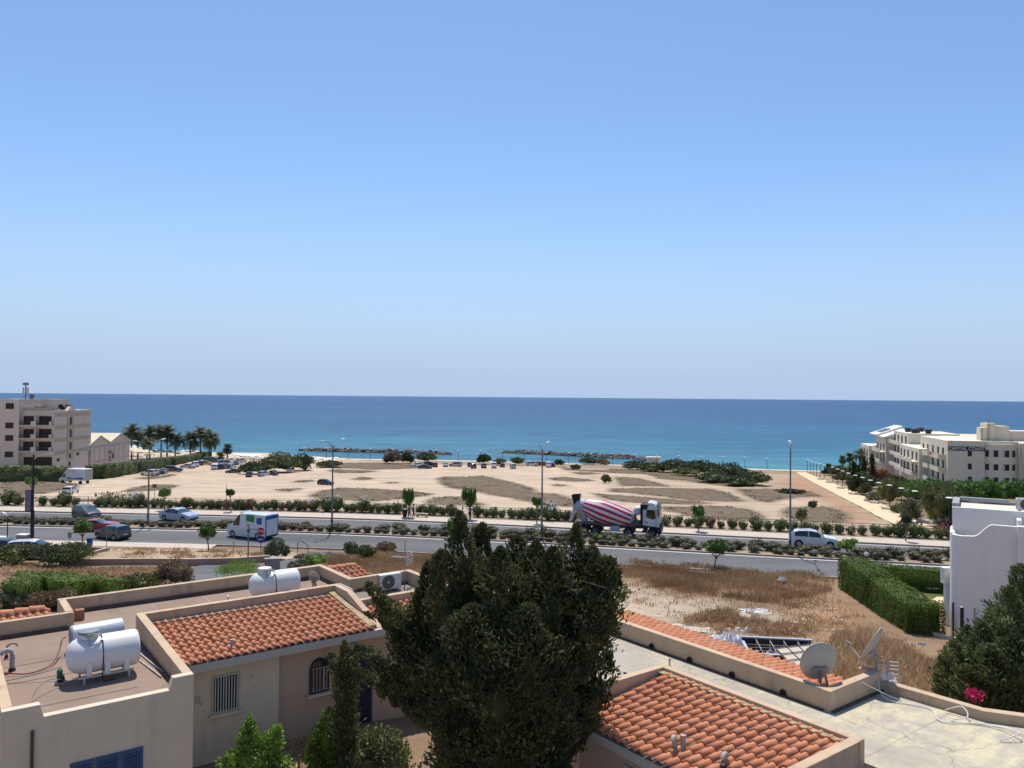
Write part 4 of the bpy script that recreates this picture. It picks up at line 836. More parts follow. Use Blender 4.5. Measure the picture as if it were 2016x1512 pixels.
def make_car(kind, name, label, cat, color, loc=(0, 0, 0), rz=0.0, group=None, rimc=None, roofrack=False):
    s = CARS[kind]; L, W, H = s['L'], s['W'], s['H']; r = s['r']
    o = thing(name, label, cat, loc, rz, group)
    xs = set(q[0] for q in s['top']) | {s['sg'][0], s['sg'][1], s['ws'][0], s['ws'][1]} | set(np.linspace(-.46, .46, 20))
    xs |= {q for b_ in s['bp'] if b_ < 1 for q in (b_, b_ + .014)}
    if s['rw'][0] < 1: xs |= set(s['rw'])
    for a in s['ax']:
        for k in np.linspace(-1, 1, 9): xs.add(a + k * (r + .05) / L)
    xs = sorted(x for x in xs); xs = [x for i, x in enumerate(xs) if i == 0 or x - xs[i-1] > .004]
    rings = []
    for x in xs:
        zt = interp(s['top'], x) * H; zb = min(interp(s['belt'], x) * H, zt - .02 * H); z0 = .17 + (.10 if abs(x) > .47 else 0)
        for a in s['ax']:
            d = abs(x - a) * L
            if d < r + .05: z0 = max(z0, math.sqrt(max((r + .05) ** 2 - d * d, 0)) + r * .98)
        z0 = min(z0, zb - .06)
        e = abs(x) * 2; w = W / 2 * (1 - .16 * max(0, (e - .80) / .20) ** 2)
        cab = max(0, (zt - zb) / H); wr = w * (.97 - .50 * min(cab, .34)) if kind not in ('van', 'minivan') else w * (.97 - .30 * min(cab, .36))
        zm = z0 + (zb - z0) * .45
        half = [(w * .95, z0), (w, zm), (w * .975, zb), (wr, zt - .035 * min(1, cab * 6) - .012), (wr * .62, zt - .002), (0, zt + .008)]
        rings.append([(x * L, y, z) for y, z in half] + [(x * L, -y, z) for y, z in half[-2::-1]])
    n = len(rings[0]); P = {'body': MB(), 'side_window': MB(), 'side_window.001': MB(), 'windscreen': MB(), 'rear_window': MB()}
    for i in range(len(rings) - 1):
        xm = (xs[i] + xs[i + 1]) / 2
        for j in range(n - 1):
            k = j if j < 5 else 9 - j; tgt = 'body'
            inr = lambda q: q[0] - 1e-6 <= xm <= q[1] + 1e-6
            if k == 2 and inr(s['sg']) and not any(b - 1e-6 <= xm <= b + .014 for b in s['bp']): tgt = 'side_window'
            elif k == 2 and (inr(s['ws']) ) and kind not in ('van',) and xm < s['ws'][0] + .3 * (s['ws'][1] - s['ws'][0]): tgt = 'side_window'
            elif k >= 3 and inr(s['ws']): tgt = 'windscreen'
            elif k >= 3 and inr(s['rw']): tgt = 'rear_window'
            if tgt == 'side_window' and j > 5: tgt = 'side_window.001'
            P[tgt].add([rings[i][j], rings[i + 1][j], rings[i + 1][j + 1], rings[i][j + 1]], [(0, 1, 2, 3)])
    for e in (0, -1): P['body'].add(rings[e], [tuple(range(n))])
    bo = P['body'].build('body', PAINT, o, smooth=True); bo.color = (*color, 1)
    md = bo.modifiers.new('edge', 'EDGE_SPLIT'); md.split_angle = R_(38)
    for k, mt in (('side_window', CGL), ('side_window.001', CGL), ('windscreen', CGLL), ('rear_window', CGL)):
        if P[k].f: P[k].build(k.split('.')[0], mt, o, smooth=True)
    b = MB(); b.box(-L * .46, -W * .40, .16, L * .46, W * .40, .45); b.build('underbody', CBLACK, o)
    wb = MB(); wb.lathe([(r * .62, -.10), (r * .93, -.10), (r, -.06), (r, .06), (r * .93, .10), (r * .62, .10)], 20, axis='y'); tm = wb.mesh('tyre', TYRE, True)
    rb = MB(); rb.lathe([(0, .075), (r * .2, .08), (r * .55, .06), (r * .64, .095)], 20, axis='y')
    rb.lathe([(r * .64, -.09), (0, -.09)], 12, axis='y')
    for k in range(5):
        a = k * 2 * math.pi / 5; rb.obox((math.cos(a) * r * .36, .086, math.sin(a) * r * .36), (r * .26, .008, r * .07), (math.cos(a), 0, math.sin(a)), up=(-math.sin(a), 0, math.cos(a)))
    rm = rb.mesh('rim', rimc or RIM)
    for a in s['ax']:
        for sd_ in (1, -1):
            wo = link('wheel', tm, o, (a * L, sd_ * (W / 2 - .11), r), 0 if sd_ > 0 else math.pi); link('rim', rm, wo)
    for sd_ in (1, -1):
        b = MB(); zf = interp(s['top'], .46) * H; b.obox((L * .466, sd_ * W * .36, zf - .10), (.075, .15, .065), (1, -sd_ * .5, 0)); b.build('headlight', HEAD, o, bevel=.02)
        b = MB(); zr = interp(s['top'], -.49) * H; b.obox((-L * .482, sd_ * W * .385, zr - .10 if kind != 'van' else 1.1), (.05, .10 if kind != 'van' else .05, .10 if kind != 'van' else .26), (1, sd_ * .35, 0)); b.build('tail_light', TAIL, o, bevel=.015)
        b = MB(); xm = (s['ws'][1] - .055) * L; zm = interp(s['belt'], s['ws'][1] - .05) * H + .08; b.obox((xm, sd_ * (W / 2 + .06), zm), (.07, .085, .06), (1, 0, 0)); mo = b.build('mirror', PAINT, o, bevel=.02); mo.color = (*color, 1)
        b = MB(); b.box(-L * .34 if kind != 'van' else L * .18, sd_ * W * .4905 - .004, interp(s['belt'], 0) * H - .13, (-L * .34 if kind != 'van' else L * .18) + .16, sd_ * W * .4905 + .004, interp(s['belt'], 0) * H - .10); b.build('door_handle', CBLACK, o)
    b = MB(); b.box(L * .488, -W * .38, .22, L * .502, W * .38, .40); b.box(L * .488, -W * .2, .45, L * .4995, W * .2, .53); b.build('front_bumper', CBLACK, o, bevel=.02)
    b = MB(); b.box(-L * .503, -W * .40, .24, -L * .485, W * .40, .42); b.build('rear_bumper', CBLACK, o, bevel=.02)
    for x in (L * .5035, -L * .5045):
        b = MB(); b.box(x - .006, -.26, .47 if x > 0 else .55, x + .006, .26, .58 if x > 0 else .66); b.build('number_plate', PLATE, o)
    if roofrack:
        for sd_ in (1, -1):
            b = MB(); b.tube([(-L * .33, sd_ * W * .34, H - .02), (-L * .30, sd_ * W * .34, H + .05), (L * .02, sd_ * W * .34, H + .05), (L * .06, sd_ * W * .34, H)], .018, 6); b.build('roof_rail', CBLACK, o)
    return o
def on_road(px, w, z=.034):
    q = on_curve(px, w, z); return q, road_dir(q.x)
# --- traffic on the dual carriageway
q, a = on_road(170, -3.4); make_car('mpv', 'people_carrier', 'dark grey people carrier on the far carriageway left of the lamp posts', 'car', (.045,.05,.06), q, a + R_(-30)).scale = (.93,)*3
q, a = on_road(352, -3.6); make_car('sedan', 'saloon_car', 'pale silver blue saloon half hidden by the median bushes', 'car', PALETTE['lblue'], q, a + R_(-18))
q, a = on_road(192, -10.9); make_car('coupe', 'coupe_car', 'bright red coupe passing behind the street tree', 'car', PALETTE['red'], q, a + R_(14)).scale = (.92,)*3
q, a = on_road(223, -14.9); make_car('hatch', 'hatchback_car', 'dark grey hatchback seen from behind beside the red coupe', 'car', (.075,.078,.08), q, a + math.pi - R_(22)).scale = (.95,)*3
q, a = on_road(1602, -3.3); make_car('suv', 'suv_car', 'white sport utility car with black windows behind the median bushes', 'car', (.72,.73,.75), q, a - R_(4), roofrack=True)
q = gat(8, 1102); make_car('hatch', 'hatchback_car', 'dark blue parked car at the left edge behind the green bush', 'car', (.025,.03,.05), q + Vector((-.4, .8, .05)), R_(12))
q = gat(62, 1104); make_car('mpv', 'estate_car', 'white parked estate car with roof rails beside the dark pole', 'car', PALETTE['white'], q + Vector((-.4, .9, .05)), R_(10), roofrack=True).scale = (.88,)*3
# --- delivery van
q, a = on_road(497, -12.4)
van = make_car('van', 'delivery_van', 'white high roof delivery van with green and blue panels on the near carriageway', 'van', (.66,.69,.72), q, a + math.pi - R_(18))
L, W, H = 5.1, 1.96, 2.52; GR = M('green_vinyl', (.025,.22,.06), .4, .05, 3); BL = M('blue_vinyl', (.03,.10,.36), .4, .05, 3)
for sd_ in (1, -1):
    yy = sd_ * (W / 2 * .975 - .03)
    def vq(pts, nm, mt):
        b = MB(); vs = []
        for x, z in pts:
            k = (z / H - .5) / .5; w = W / 2 * (.975 - .10 * max(0, k)) + .022; vs.append((x, sd_ * w, z))
        b.add(vs, [tuple(range(len(vs)))]); o = b.build(nm, mt, van); md = o.modifiers.new('t', 'SOLIDIFY'); md.thickness = .006
    vq([(-.02,2.36),(-1.05,2.36),(-1.05,1.66),(-.05,1.78)], 'green_panel', GR); vq([(-1.35,2.12),(-2.0,2.2),(-2.05,1.5),(-1.4,1.56)], 'blue_panel', BL)
    vq([(-1.55,1.24),(-2.0,1.24),(-2.0,.78),(-1.75,.72),(-1.7,1.02),(-1.56,1.05)], 'green_panel', GR); vq([(-.3,1.05),(-1.5,1.05),(-1.5,.99),(-.3,.99)], 'door_rail', CBLACK)
b = MB(); b.box(-L/2 - .012, -W*.44, 2.02, -L/2 + .03, W*.44, 2.40); b.build('blue_rear_header', BL, van)
for sd_ in (1, -1):
    b = MB(); b.box(-L/2 - .014, min(sd_*.03, sd_*W*.40), .52, -L/2 + .03, max(sd_*.03, sd_*W*.40), 2.0); d = b.build('rear_door', PAINT, van, bevel=.02); d.color = (.66,.69,.72,1)
    b = MB(); b.box(-L/2 - .02, sd_*W*.445 - .05, .3, -L/2 + .02, sd_*W*.445 + .05, 2.4); b.build('rear_pillar', BL, van)
b = MB(); b.slaby([(.62,2.48),(1.12,2.42),(1.0,2.56),(.72,2.62)], -.6, .6); c = b.build('roof_deflector', PAINT, van, bevel=.02); c.color = (.7,.72,.74,1)
b = MB(); b.slaby([(1.25,2.03),(1.42,1.97),(1.40,1.92),(1.22,1.97)], -W/2 + .02, -W/2 + .07); b.build('rain_deflector', CBLACK, van)
# --- concrete mixer lorry
def mixer(loc, rz):
    o = thing('concrete_mixer_lorry', 'white cab concrete mixer lorry with red and white striped drum', 'lorry', loc, rz)
    NAVY = M('navy_chassis', (.018,.022,.035), .6, .15, 3); WH = M('lorry_white', (.66,.67,.69), .3, .04, 2, coat=.4); GREYM = M('mixer_grey', (.42,.43,.45), .5, .08, 3); DUST = M('dusty_steel', (.12,.115,.11), .7, .2, 4)
    # cab x 2.75..4.75
    b = MB(); b.slaby([(2.72,1.35),(4.62,1.2),(4.72,1.75),(4.62,2.35),(4.42,3.20),(4.3,3.42),(2.72,3.42)], -1.2, 1.2); cab = b.build('cab', WH, o, bevel=.06)
    b = MB(); b.slaby([(2.66,1.35),(2.95,1.35),(2.95,2.95),(3.35,2.98),(3.5,3.50),(2.66,3.50)], -1.21, 1.21); b.build('cab_rear_panel', CBLACK, o, bevel=.03)
    b = MB(); b.slaby([(3.3,3.42),(4.28,3.42),(4.15,3.58),(3.7,3.70),(3.4,3.68)], -1.1, 1.1); b.build('roof_spoiler', WH, o, bevel=.04)
    b = MB(); b.obox((4.42, 0, 3.36), (.20, 1.15, .035), (1, 0, -.25)); b.build('sun_visor', CBLACK, o)
    b = MB(); b.add([(4.635,-1.05,2.30),(4.635,1.05,2.30),(4.445,1.0,3.20),(4.445,-1.0,3.20)], [(0,1,2,3)]); w = b.build('windscreen', CGLL, o); md = w.modifiers.new('t', 'SOLIDIFY'); md.thickness = .03; md.offset = 1
    for s in (1, -1):
        b = MB(); b.slaby([(3.28,2.22),(3.95,2.0),(4.22,2.1),(4.16,2.95),(3.4,3.0),(3.28,2.9)], s*1.2 - .012, s*1.2 + .012); b.build('side_window', CGL, o)
        b = MB(); b.box(4.25, s*1.2 - .01, 1.3, 4.29, s*1.2 + .012, 3.1); b.box(3.12, s*1.2 - .01, 1.36, 3.15, s*1.2 + .012, 3.1); b.build('door_seam', CBLACK, o)
        b = MB(); b.box(3.2, s*1.2 - .02, 1.62, 3.42, s*1.2 + .02, 1.72); b.build('door_handle', CBLACK, o)
        b = MB(); b.box(4.45, s*1.32 - .08, 2.35, 4.55, s*1.32 + .08, 3.05); b.tube([(4.4, s*1.18, 3.1), (4.5, s*1.32, 3.05)], .025, 6); b.build('mirror', CBLACK, o, bevel=.02)
        b = MB(); b.obox((4.74, s*.92, .82), (.06, .22, .10), (1, -s*.3, 0)); b.build('headlight', HEAD, o, bevel=.03)
        b = MB(); b.slaby([(4.6,1.1),(4.76,1.2),(4.78,1.5),(4.62,1.75)], s*1.0 - .2, s*1.0 + .2); b.build('corner_panel', NAVY, o, bevel=.02)
    b = MB(); b.slaby([(2.75,.62),(3.0,1.0),(3.0,1.36),(4.66,1.24),(4.80,1.0),(4.78,.55),(4.5,.35),(4.4,.62),(4.35,.95),(4.05,1.18),(3.6,1.18),(3.3,.95),(3.25,.6)], -1.2, 1.2); b.build('bumper', NAVY, o, bevel=.03)
    # chassis
    b = MB(); b.box(-4.3, -.42, .88, 3.0, .42, 1.16); b.box(-4.2, -1.05, 1.16, 2.2, 1.05, 1.26); b.build('chassis', DUST, o)
    # drum: axis tilted, rear end high
    tilt = R_(12.5); ca, sa = math.cos(tilt), math.sin(tilt); c0 = Vector((-1.05, 0, 2.30)); nA = 52
    prof = [(2.95, 0.15), (2.92, .72), (2.75, .98), (1.9, 1.13), (.6, 1.24), (-.35, 1.27), (-.9, 1.22), (-2.1, .96), (-2.45, .85)]
    b = MB(); vs = []
    for k in range(nA):
        an = 2 * math.pi * k / nA
        for h, r in prof:
            tw = an + .10 * h
            p = Vector((h * ca, r * math.cos(tw), r * math.sin(tw))); x = h * ca + p.z * sa; z = -h * sa + p.z * ca; vs.append((c0.x + x, p.y, c0.z + z))
    m = len(prof)
    for k in range(nA):
        for i in range(m - 1):
            mi = 0 if i < 2 else (1 if (k // 2) % 2 else 0); b.add([vs[k*m+i], vs[((k+1)%nA)*m+i], vs[((k+1)%nA)*m+i+1], vs[k*m+i+1]], [(0,1,2,3)], mi)
    b.build('drum', [WH, M('stripe_red', (.50,.015,.03), .35, .06, 2, coat=.3)], o, smooth=True)
    b = MB(); pr = [(-2.44, .90), (-3.0, .74), (-3.3, .62), (-3.3, .45)]; vs = []
    for k in range(nA):
        an = 2 * math.pi * k / nA
        for h, r in pr: vs.append((c0.x + h*ca + r*math.sin(an)*sa, r*math.cos(an), c0.z - h*sa + r*math.sin(an)*ca))
    b.add(vs, [(k*4+i, ((k+1)%nA)*4+i, ((k+1)%nA)*4+i+1, k*4+i+1) for k in range(nA) for i in range(3)]); b.build('drum_mouth', GREYM, o, smooth=True)
    # supports, hopper, chute, water tank
    for s in (1, -1):
        b = MB(); b.tube([(-3.35, s*.75, 1.2), (-3.3, s*.8, 2.0), (-3.55, s*.75, 2.5), (-4.0, s*.6, 2.95)], [.14,.13,.11,.08], 8); b.build('rear_support', GREYM, o, smooth=True)
        b = MB(); b.tube([(1.75, s*.5, 1.2), (1.95, s*.45, 2.2), (2.05, s*.3, 2.75)], [.22,.17,.12], 8); b.build('front_support', GREYM, o, smooth=True)
        b = MB(); b.slaby([(-4.05,1.2),(-3.95,1.34),(-1.35,1.34),(-1.25,1.2),(-1.1,.75),(-1.2,.75),(-1.4,1.24),(-3.9,1.24)], s*1.22 - .2, s*1.22 + .02) if s > 0 else b.slaby([(-4.05,1.2),(-3.95,1.34),(-1.35,1.34),(-1.25,1.2),(-1.1,.75),(-1.2,.75),(-1.4,1.24),(-3.9,1.24)], -1.24, -1.02); b.build('mudguard', DUST, o)
        b = MB(); pts = [(1.42 + .62*math.cos(t_), s*1.1, .55 + .66*math.sin(t_)) for t_ in np.linspace(.15, math.pi - .15, 10)]
        for i in range(9): b.obox(((pts[i][0]+pts[i+1][0])/2, s*1.1, (pts[i][2]+pts[i+1][2])/2), (.13, .16, .02), (pts[i+1][0]-pts[i][0], 0, pts[i+1][2]-pts[i][2]), up=(0, 1, 0) if False else (-(pts[i+1][2]-pts[i][2]), 0, pts[i+1][0]-pts[i][0]))
        b.build('mudguard', DUST, o)
        b = MB(); b.box(-.45, s*1.05 - .16, .55, .55, s*1.05 + .16, 1.12); b.build('side_tank', GREYM, o, bevel=.03)
        b = MB(); b.box(-1.0, s*1.2 - .02, .42, .75, s*1.2 + .02, .48); b.build('side_guard', GREYM, o)
    b = MB(); b.lathe([(0,-.85),(.3,-.83),(.42,-.74),(.42,.74),(.3,.83),(0,.85)], 20, (2.32, 0, 2.72), 'y'); b.build('water_tank', M('mixer_tank_white', (.6,.61,.63), .4, .05, 3), o, smooth=True)
    b = MB(); b.box(1.6, -.9, 1.26, 2.5, .9, 1.62); b.tube([(2.0, -.9, 1.5), (2.3, -.95, 1.9), (2.1, -.8, 2.3)], .07, 6); b.tube([(2.4, -.6, 1.3), (2.6, -.9, 1.7)], .05, 6); b.build('pump_gear', DUST, o)
    b = MB(); b.add([(-4.7,-.62,4.05),(-3.85,-.62,4.12),(-3.85,.62,4.12),(-4.7,.62,4.05),(-4.45,-.4,3.1),(-3.95,-.4,3.2),(-3.95,.4,3.2),(-4.45,.4,3.1)], [(0,1,5,4),(1,2,6,5),(2,3,7,6),(3,0,4,7),(4,5,6,7)]); b.build('hopper', CBLACK, o)
    b = MB(); b.box(-4.62, -.5, 3.5, -4.1, .5, 3.9) if False else b.box(-4.55, -.55, 2.35, -3.95, .55, 3.1); b.build('discharge_guide', GREYM, o, bevel=.05)
    b = MB(); b.add([(-4.72,-.3,2.3),(-4.35,-.3,2.42),(-4.35,.3,2.42),(-4.72,.3,2.3),(-4.98,-.2,1.35),(-4.68,-.2,1.3),(-4.68,.2,1.3),(-4.98,.2,1.35)], [(0,1,5,4),(2,3,7,6),(3,0,4,7)]); ch = b.build('chute', WH, o); md = ch.modifiers.new('t','SOLIDIFY'); md.thickness = .03
    b = MB(); b.box(-4.5, -1.1, .6, -4.25, 1.1, .85); b.box(-4.4, -1.15, 1.0, -4.0, 1.15, 1.2); b.build('rear_beam', DUST, o)
    for s in (1, -1):
        b = MB(); b.box(-4.53, s*.85 - .15, .63, -4.5, s*.85 + .15, .80); b.build('tail_light', TAIL, o)
        b = MB(); 
        for k in range(7): b.tube([(-3.95, s*.95 - .18, 1.3 + k*.25), (-3.95, s*.95 + .18, 1.3 + k*.25)], .015, 5)
        b.tube([(-3.95, s*.95 - .18, 1.2), (-3.95, s*.95 - .18, 2.9)], .02, 5); b.tube([(-3.95, s*.95 + .18, 1.2), (-3.95, s*.95 + .18, 2.9)], .02, 5); b.build('ladder', GREYM, o)
    r = .53; wb = MB(); wb.lathe([(r*.55,-.16),(r*.93,-.16),(r,-.10),(r,.10),(r*.93,.16),(r*.55,.16)], 22, axis='y'); tm = wb.mesh('tyre', TYRE, True)
    rb = MB(); rb.lathe([(0,.10),(r*.18,.10),(r*.22,.04),(r*.48,.06),(r*.58,.15)], 18, axis='y'); rm = rb.mesh('rim', M('truck_rim', (.17,.165,.16), .6, .1, 5))
    for x in (-3.35, -2.0, 1.42, 3.82):
        for s in (1, -1): wo = link('wheel', tm, o, (x, s*1.06, r), 0 if s > 0 else math.pi); link('rim', rm, wo)
    return o
q, a = on_road(1213, -2.4); mixer(q, a + R_(-2))

# ================================================================== street furniture
POLE = M('lamp_pole_steel', (.20,.195,.19), .6, .1, 3, metal=.3); LHEAD = M('lamp_head', (.55,.55,.54), .45, .05, 3); DPOLE = M('dark_pole', (.022,.02,.032), .6, .1, 3); LENS = M('lamp_lens', (.5,.5,.48), .3, 0)
LDIR = R_(18)
def double_lamp(label, px, h):
    P = on_curve(px, -7.75, .12); o = thing('street_lamp', label, 'street lamp', P, -LDIR, 'double armed lamps along the median')
    b = MB(); b.tube([(0,0,0),(0,0,h*.35),(0,0,h)], [.11,.095,.06], 10); b.build('pole', POLE, o); b = MB(); b.lathe([(.15,0),(.15,.5),(.11,.55)], 10); b.build('base_sleeve', POLE, o)
    b = MB(); b.box(-.07,-.125,.8,.07,-.09,1.2); b.build('access_hatch', CBLACK, o)
    for s in (1, -1):
        pts = [(0, s*2.0*math.sin(t_), h - .25 + .72*(1 - math.cos(t_)) ** .8 * 1.05) for t_ in np.linspace(0, 1.25, 7)]; pts = [(0, 0, h - .3), (0, s*.25, h + .02), (0, s*.7, h + .30), (0, s*1.3, h + .50), (0, s*1.75, h + .58)]
        b = MB(); b.tube(pts, .035, 7); b.build('arm', POLE, o)
        b = MB(); b.lathe([(0,-.34),(.06,-.32),(.10,-.15),(.12,.1),(.09,.30),(0,.34)], 12, (0,0,0), 'y'); hd = b.build('lamp_head', LHEAD, o, (0, s*2.05, h + .62), smooth=True); hd.scale = (1.25, 1, .55); hd.rotation_euler = (s * .12, 0, 0)
        b = MB(); b.lathe([(0,-.02),(.10,0),(.11,.01)], 10); ln = b.build('lens', LENS, hd, (0, .02*s, -.10))
for px, h, lb in ((292, 8.7, 'double armed street lamp in the median before the parked cars and palms'), (654, 9.0, 'double armed street lamp in the median right of the black hatchback'), (1067, 9.1, 'double armed street lamp in the median left of the mixer lorry'), (1556, 9.7, 'double armed street lamp in the median behind the white sport utility car')):
    double_lamp(lb, px, h)
P = gat(63, 1068); P.z += .1; o = thing('street_lamp', 'dark lamp post with one arm and a banner at the left edge', 'street lamp', P, 0); hh = 8.4
b = MB(); b.tube([(0,0,0),(0,0,3.0)], .17, 12); b.build('pole_base', DPOLE, o); b = MB(); b.tube([(0,0,3.0),(0,0,hh)], [.11,.08], 10); b.build('pole', DPOLE, o)
b = MB(); b.tube([(0,0,hh-.5),(.4,0,hh-.15),(.9,0,hh),(1.2,0,hh+.04)], .045, 7); b.build('arm', LHEAD, o); b = MB(); b.obox((1.5,0,hh+.06), (.36,.13,.05), (1,0,.1)); b.build('lamp_head', LHEAD, o, bevel=.03)
b = MB(); b.box(-.72,-.05,2.9,-.10,.05,4.95); bn = b.build('banner_frame', M('banner_frame_dark', (.03,.022,.035), .6, .1, 4), o); b = MB(); b.box(-.66,-.062,2.98,-.14,-.052,4.87)
b.build('banner_face', M('banner_print', (.17,.16,.22), .6, .35, 3.2, stain=((.36,.33,.37), 2.4, .56)), bn)
b = MB(); b.tube([(0,0,5.3),(.3,-.2,5.5)], .03, 6); b.obox((.42,-.28,5.56), (.20,.05,.04), (1,-.7,.1)); b.build('spot_light', DPOLE, o); b = MB(); b.lathe([(0,0),(.08,.04),(.1,.14),(.06,.2),(0,.21)], 10, (.26,0,1.15)); b.build('loudspeaker', LHEAD, o)
P = gat(14, 1078); P.z += .05; o = thing('street_lamp', 'slim park lamp with two white oval heads at the left edge', 'street lamp', P, 0); b = MB(); b.tube([(0,0,0),(0,0,2.75)], [.05,.04], 8); b.build('pole', DPOLE, o)
for s in (1,-1):
    b = MB(); b.lathe([(0,-.26),(.1,-.22),(.14,0),(.1,.22),(0,.26)], 12, (0,0,0), 'x'); hd = b.build('lamp_head', M('white_lamp', (.68,.68,.66), .4, 0), o, (s*.30, 0, 3.0), smooth=True); hd.rotation_euler = (0, -s*.6, 0); hd.scale = (1,1,.5)
    b = MB(); b.tube([(0,0,2.7),(s*.12,0,2.86)], .03, 6); b.build('arm', LHEAD, o)
def text_mesh(txt, size, ext, mat_, name, parent, loc, rot, bold=False):
    cu = bpy.data.curves.new('t', 'FONT'); cu.body = txt; cu.size = size; cu.extrude = ext; cu.align_x = 'CENTER'; cu.align_y = 'CENTER'; cu.offset = .012 * size if bold else 0
    ob = bpy.data.objects.new('t', cu); COL.objects.link(ob); me = bpy.data.meshes.new_from_object(ob.evaluated_get(bpy.context.evaluated_depsgraph_get())); bpy.data.objects.remove(ob); bpy.data.curves.remove(cu)
    me.materials.clear(); me.materials.append(mat_); o = link(name, me, parent, loc); o.rotation_euler = rot; return o
SW = M('sign_white', (.72,.71,.69), .5, .03, 3); SR = M('sign_red', (.42,.015,.03), .5, .06, 3); SB = M('sign_blue', (.012,.05,.26), .5, .06, 3)
P = gat(513, 1103); o = thing('road_sign', 'red STOP sign above a round blue arrow sign by the side road', 'road sign', P, R_(8)); hz = 2.35
b = MB(); b.tube([(0,.03,0),(0,.03,hz+.3)], .03, 8); b.build('post', POLE, o)
def disc(n, r, y0, y1, z, ph=0): 
    b = MB(); b.slaby([(r*math.cos(2*math.pi*(k+ph)/n), z + r*math.sin(2*math.pi*(k+ph)/n)) for k in range(n)], y0, y1); return b
st = disc(8, .345, -.022, 0, hz, .5).build('stop_plate', SW, o); disc(8, .315, -.026, -.02, hz, .5).build('red_face', SR, st); text_mesh('STOP', .27, .003, SW, 'lettering', st, (0, -.03, hz), (math.pi/2, 0, 0), True)
bl = disc(28, .30, -.022, 0, hz - .66).build('blue_plate', SB, o); b = MB(); b.box(-.17,-.03,hz-.695,.19,-.022,hz-.635); b.add([(-.25,-.03,hz-.665),(-.12,-.03,hz-.585),(-.12,-.03,hz-.745),(-.25,-.022,hz-.665),(-.12,-.022,hz-.585),(-.12,-.022,hz-.745)], [(0,1,2),(3,5,4),(0,3,4,1),(1,4,5,2),(2,5,3,0)]); b.build('arrow', SW, bl)
P = gat(488, 1131); o = thing('road_sign', 'tall grey pole with a faded round sign and small green plate', 'road sign', P, 0); b = MB(); b.tube([(0,0,0),(0,0,3.55)], .045, 8); b.build('post', POLE, o)
disc(20, .13, -.07, -.045, 3.5).build('round_plate', M('faded_sign', (.45,.33,.30), .6, .1, 5), o); b = MB(); b.box(-.09,-.07,2.98,.13,-.046,3.18); b.build('green_plate', M('sign_green', (.03,.14,.13), .5, .05, 3), o)
for px, py, hgt, lb in ((460, 1087, 2.0, 'bare grey post on the near pavement left of the delivery van'), (209.5, 1080, 2.0, 'bare grey post at the end of the low pink wall'), (445, 1009, 3.4, 'thin wooden post beside the small far pavement tree'), (1037, 1090, 2.6, 'thin grey post behind the big conifer')):
    P = gat(px, py); o = thing('marker_post', lb, 'post', P, 0); b = MB(); b.tube([(0,0,0),(0,0,hgt)], .03, 7); b.build('post', POLE, o)
P = gat(137, 1078); o = thing('road_sign', 'small square grey sign seen from behind left of the blue bin', 'road sign', P, 0); b = MB(); b.tube([(0,0,0),(0,0,1.35)], .025, 7); b.build('post', POLE, o); b = MB(); b.box(-.17,-.03,.9,.17,-.01,1.4); b.build('plate', M('sign_back', (.24,.235,.23), .6, .1, 4, metal=.3), o)
P = gat(304, 984); o = thing('road_sign', 'sign board on a pole standing in the dirt lot', 'road sign', P, 0); b = MB(); b.tube([(0,0,0),(0,0,2.2)], .04, 7); b.build('post', POLE, o); b = MB(); b.box(-.32,-.05,1.75,.32,-.02,2.3); b.build('plate', M('brown_board', (.16,.12,.10), .7, .2, 4), o)
P = gat(176.5, 1077); o = thing('litter_bin', 'blue litter bin with hooded lid beside the near street tree', 'bin', P, .1); b = MB(); b.box(-.2,-.19,.06,.2,.19,.62); b.build('bin_body', M('bin_blue', (.025,.10,.25), .5, .08, 4), o, bevel=.03)
b = MB(); b.slabx([(-.2,.62),(.2,.62),(.2,.78),(.1,.86),(-.1,.86),(-.2,.78)], -.21, .21); b.build('hood', M('bin_blue', (.025,.1,.25)), o, bevel=.02); b = MB(); b.box(-.12,-.215,.66,.12,-.2,.76); b.build('slot', CBLACK, o); b = MB(); b.box(-.15,-.15,0,.15,.15,.06); b.build('foot', STEEL, o); b = MB(); b.box(-.12,-.197,.3,.12,-.191,.45); b.build('notice', M('bin_notice', (.20,.30,.45), .6, .2, 6), o)
def cabinet(label, P, rz, w, d, h, body, top, doors=2):
    o = thing('utility_cabinet', label, 'utility cabinet', P, rz); b = MB(); b.box(-w/2,-d/2,0,w/2,d/2,h); b.build('casing', body, o, bevel=.015); b = MB(); b.box(-w/2-.04,-d/2-.04,h,w/2+.04,d/2+.04,h+.05); b.build('top', top, o, bevel=.01)
    for k in range(doors):
        x0 = -w/2 + .04 + k*(w-.04)/doors; b = MB(); b.box(x0,-d/2-.016,.1,x0+(w-.04)/doors-.04,-d/2-.002,h-.06); b.build('door', body, o, bevel=.006)
    return o
CABG = M('cabinet_grey', (.255,.26,.255), .6, .06, 3); 
cabinet('grey two door electric cabinet beside the side road behind the tank', gat(536, 1126) + Vector((0,0,-.05)), R_(10), 1.05, .4, 1.0, CABG, CABG)
PINKC = M('pinkish_cabinet', (.235,.205,.195), .7, .08, 3)
cabinet('pinkish cabinet with white top behind the parked cars', gat(46, 1065), R_(-12), 1.05, .7, .62, PINKC, SW)
cabinet('white topped cabinet cut by the left edge', gat(3, 1070), R_(-8), 1.0, .6, .62, PINKC, SW)
P = gat(596, 1088); o = thing('metal_hoop', 'bent grey metal hoop standing behind the round oleander by the side road', 'hoop', P, R_(20)); b = MB(); b.tube([(-.45,0,-.1),(-.45,0,.95),(-.3,0,1.15),(.3,0,.75),(.45,0,.6),(.45,0,-.1)], .04, 7); b.build('frame', POLE, o)
for s in (-.45,.45):
    b = MB(); b.box(s-.09,-.09,-.05,s+.09,.09,.03); b.build('foot', STEEL, o)
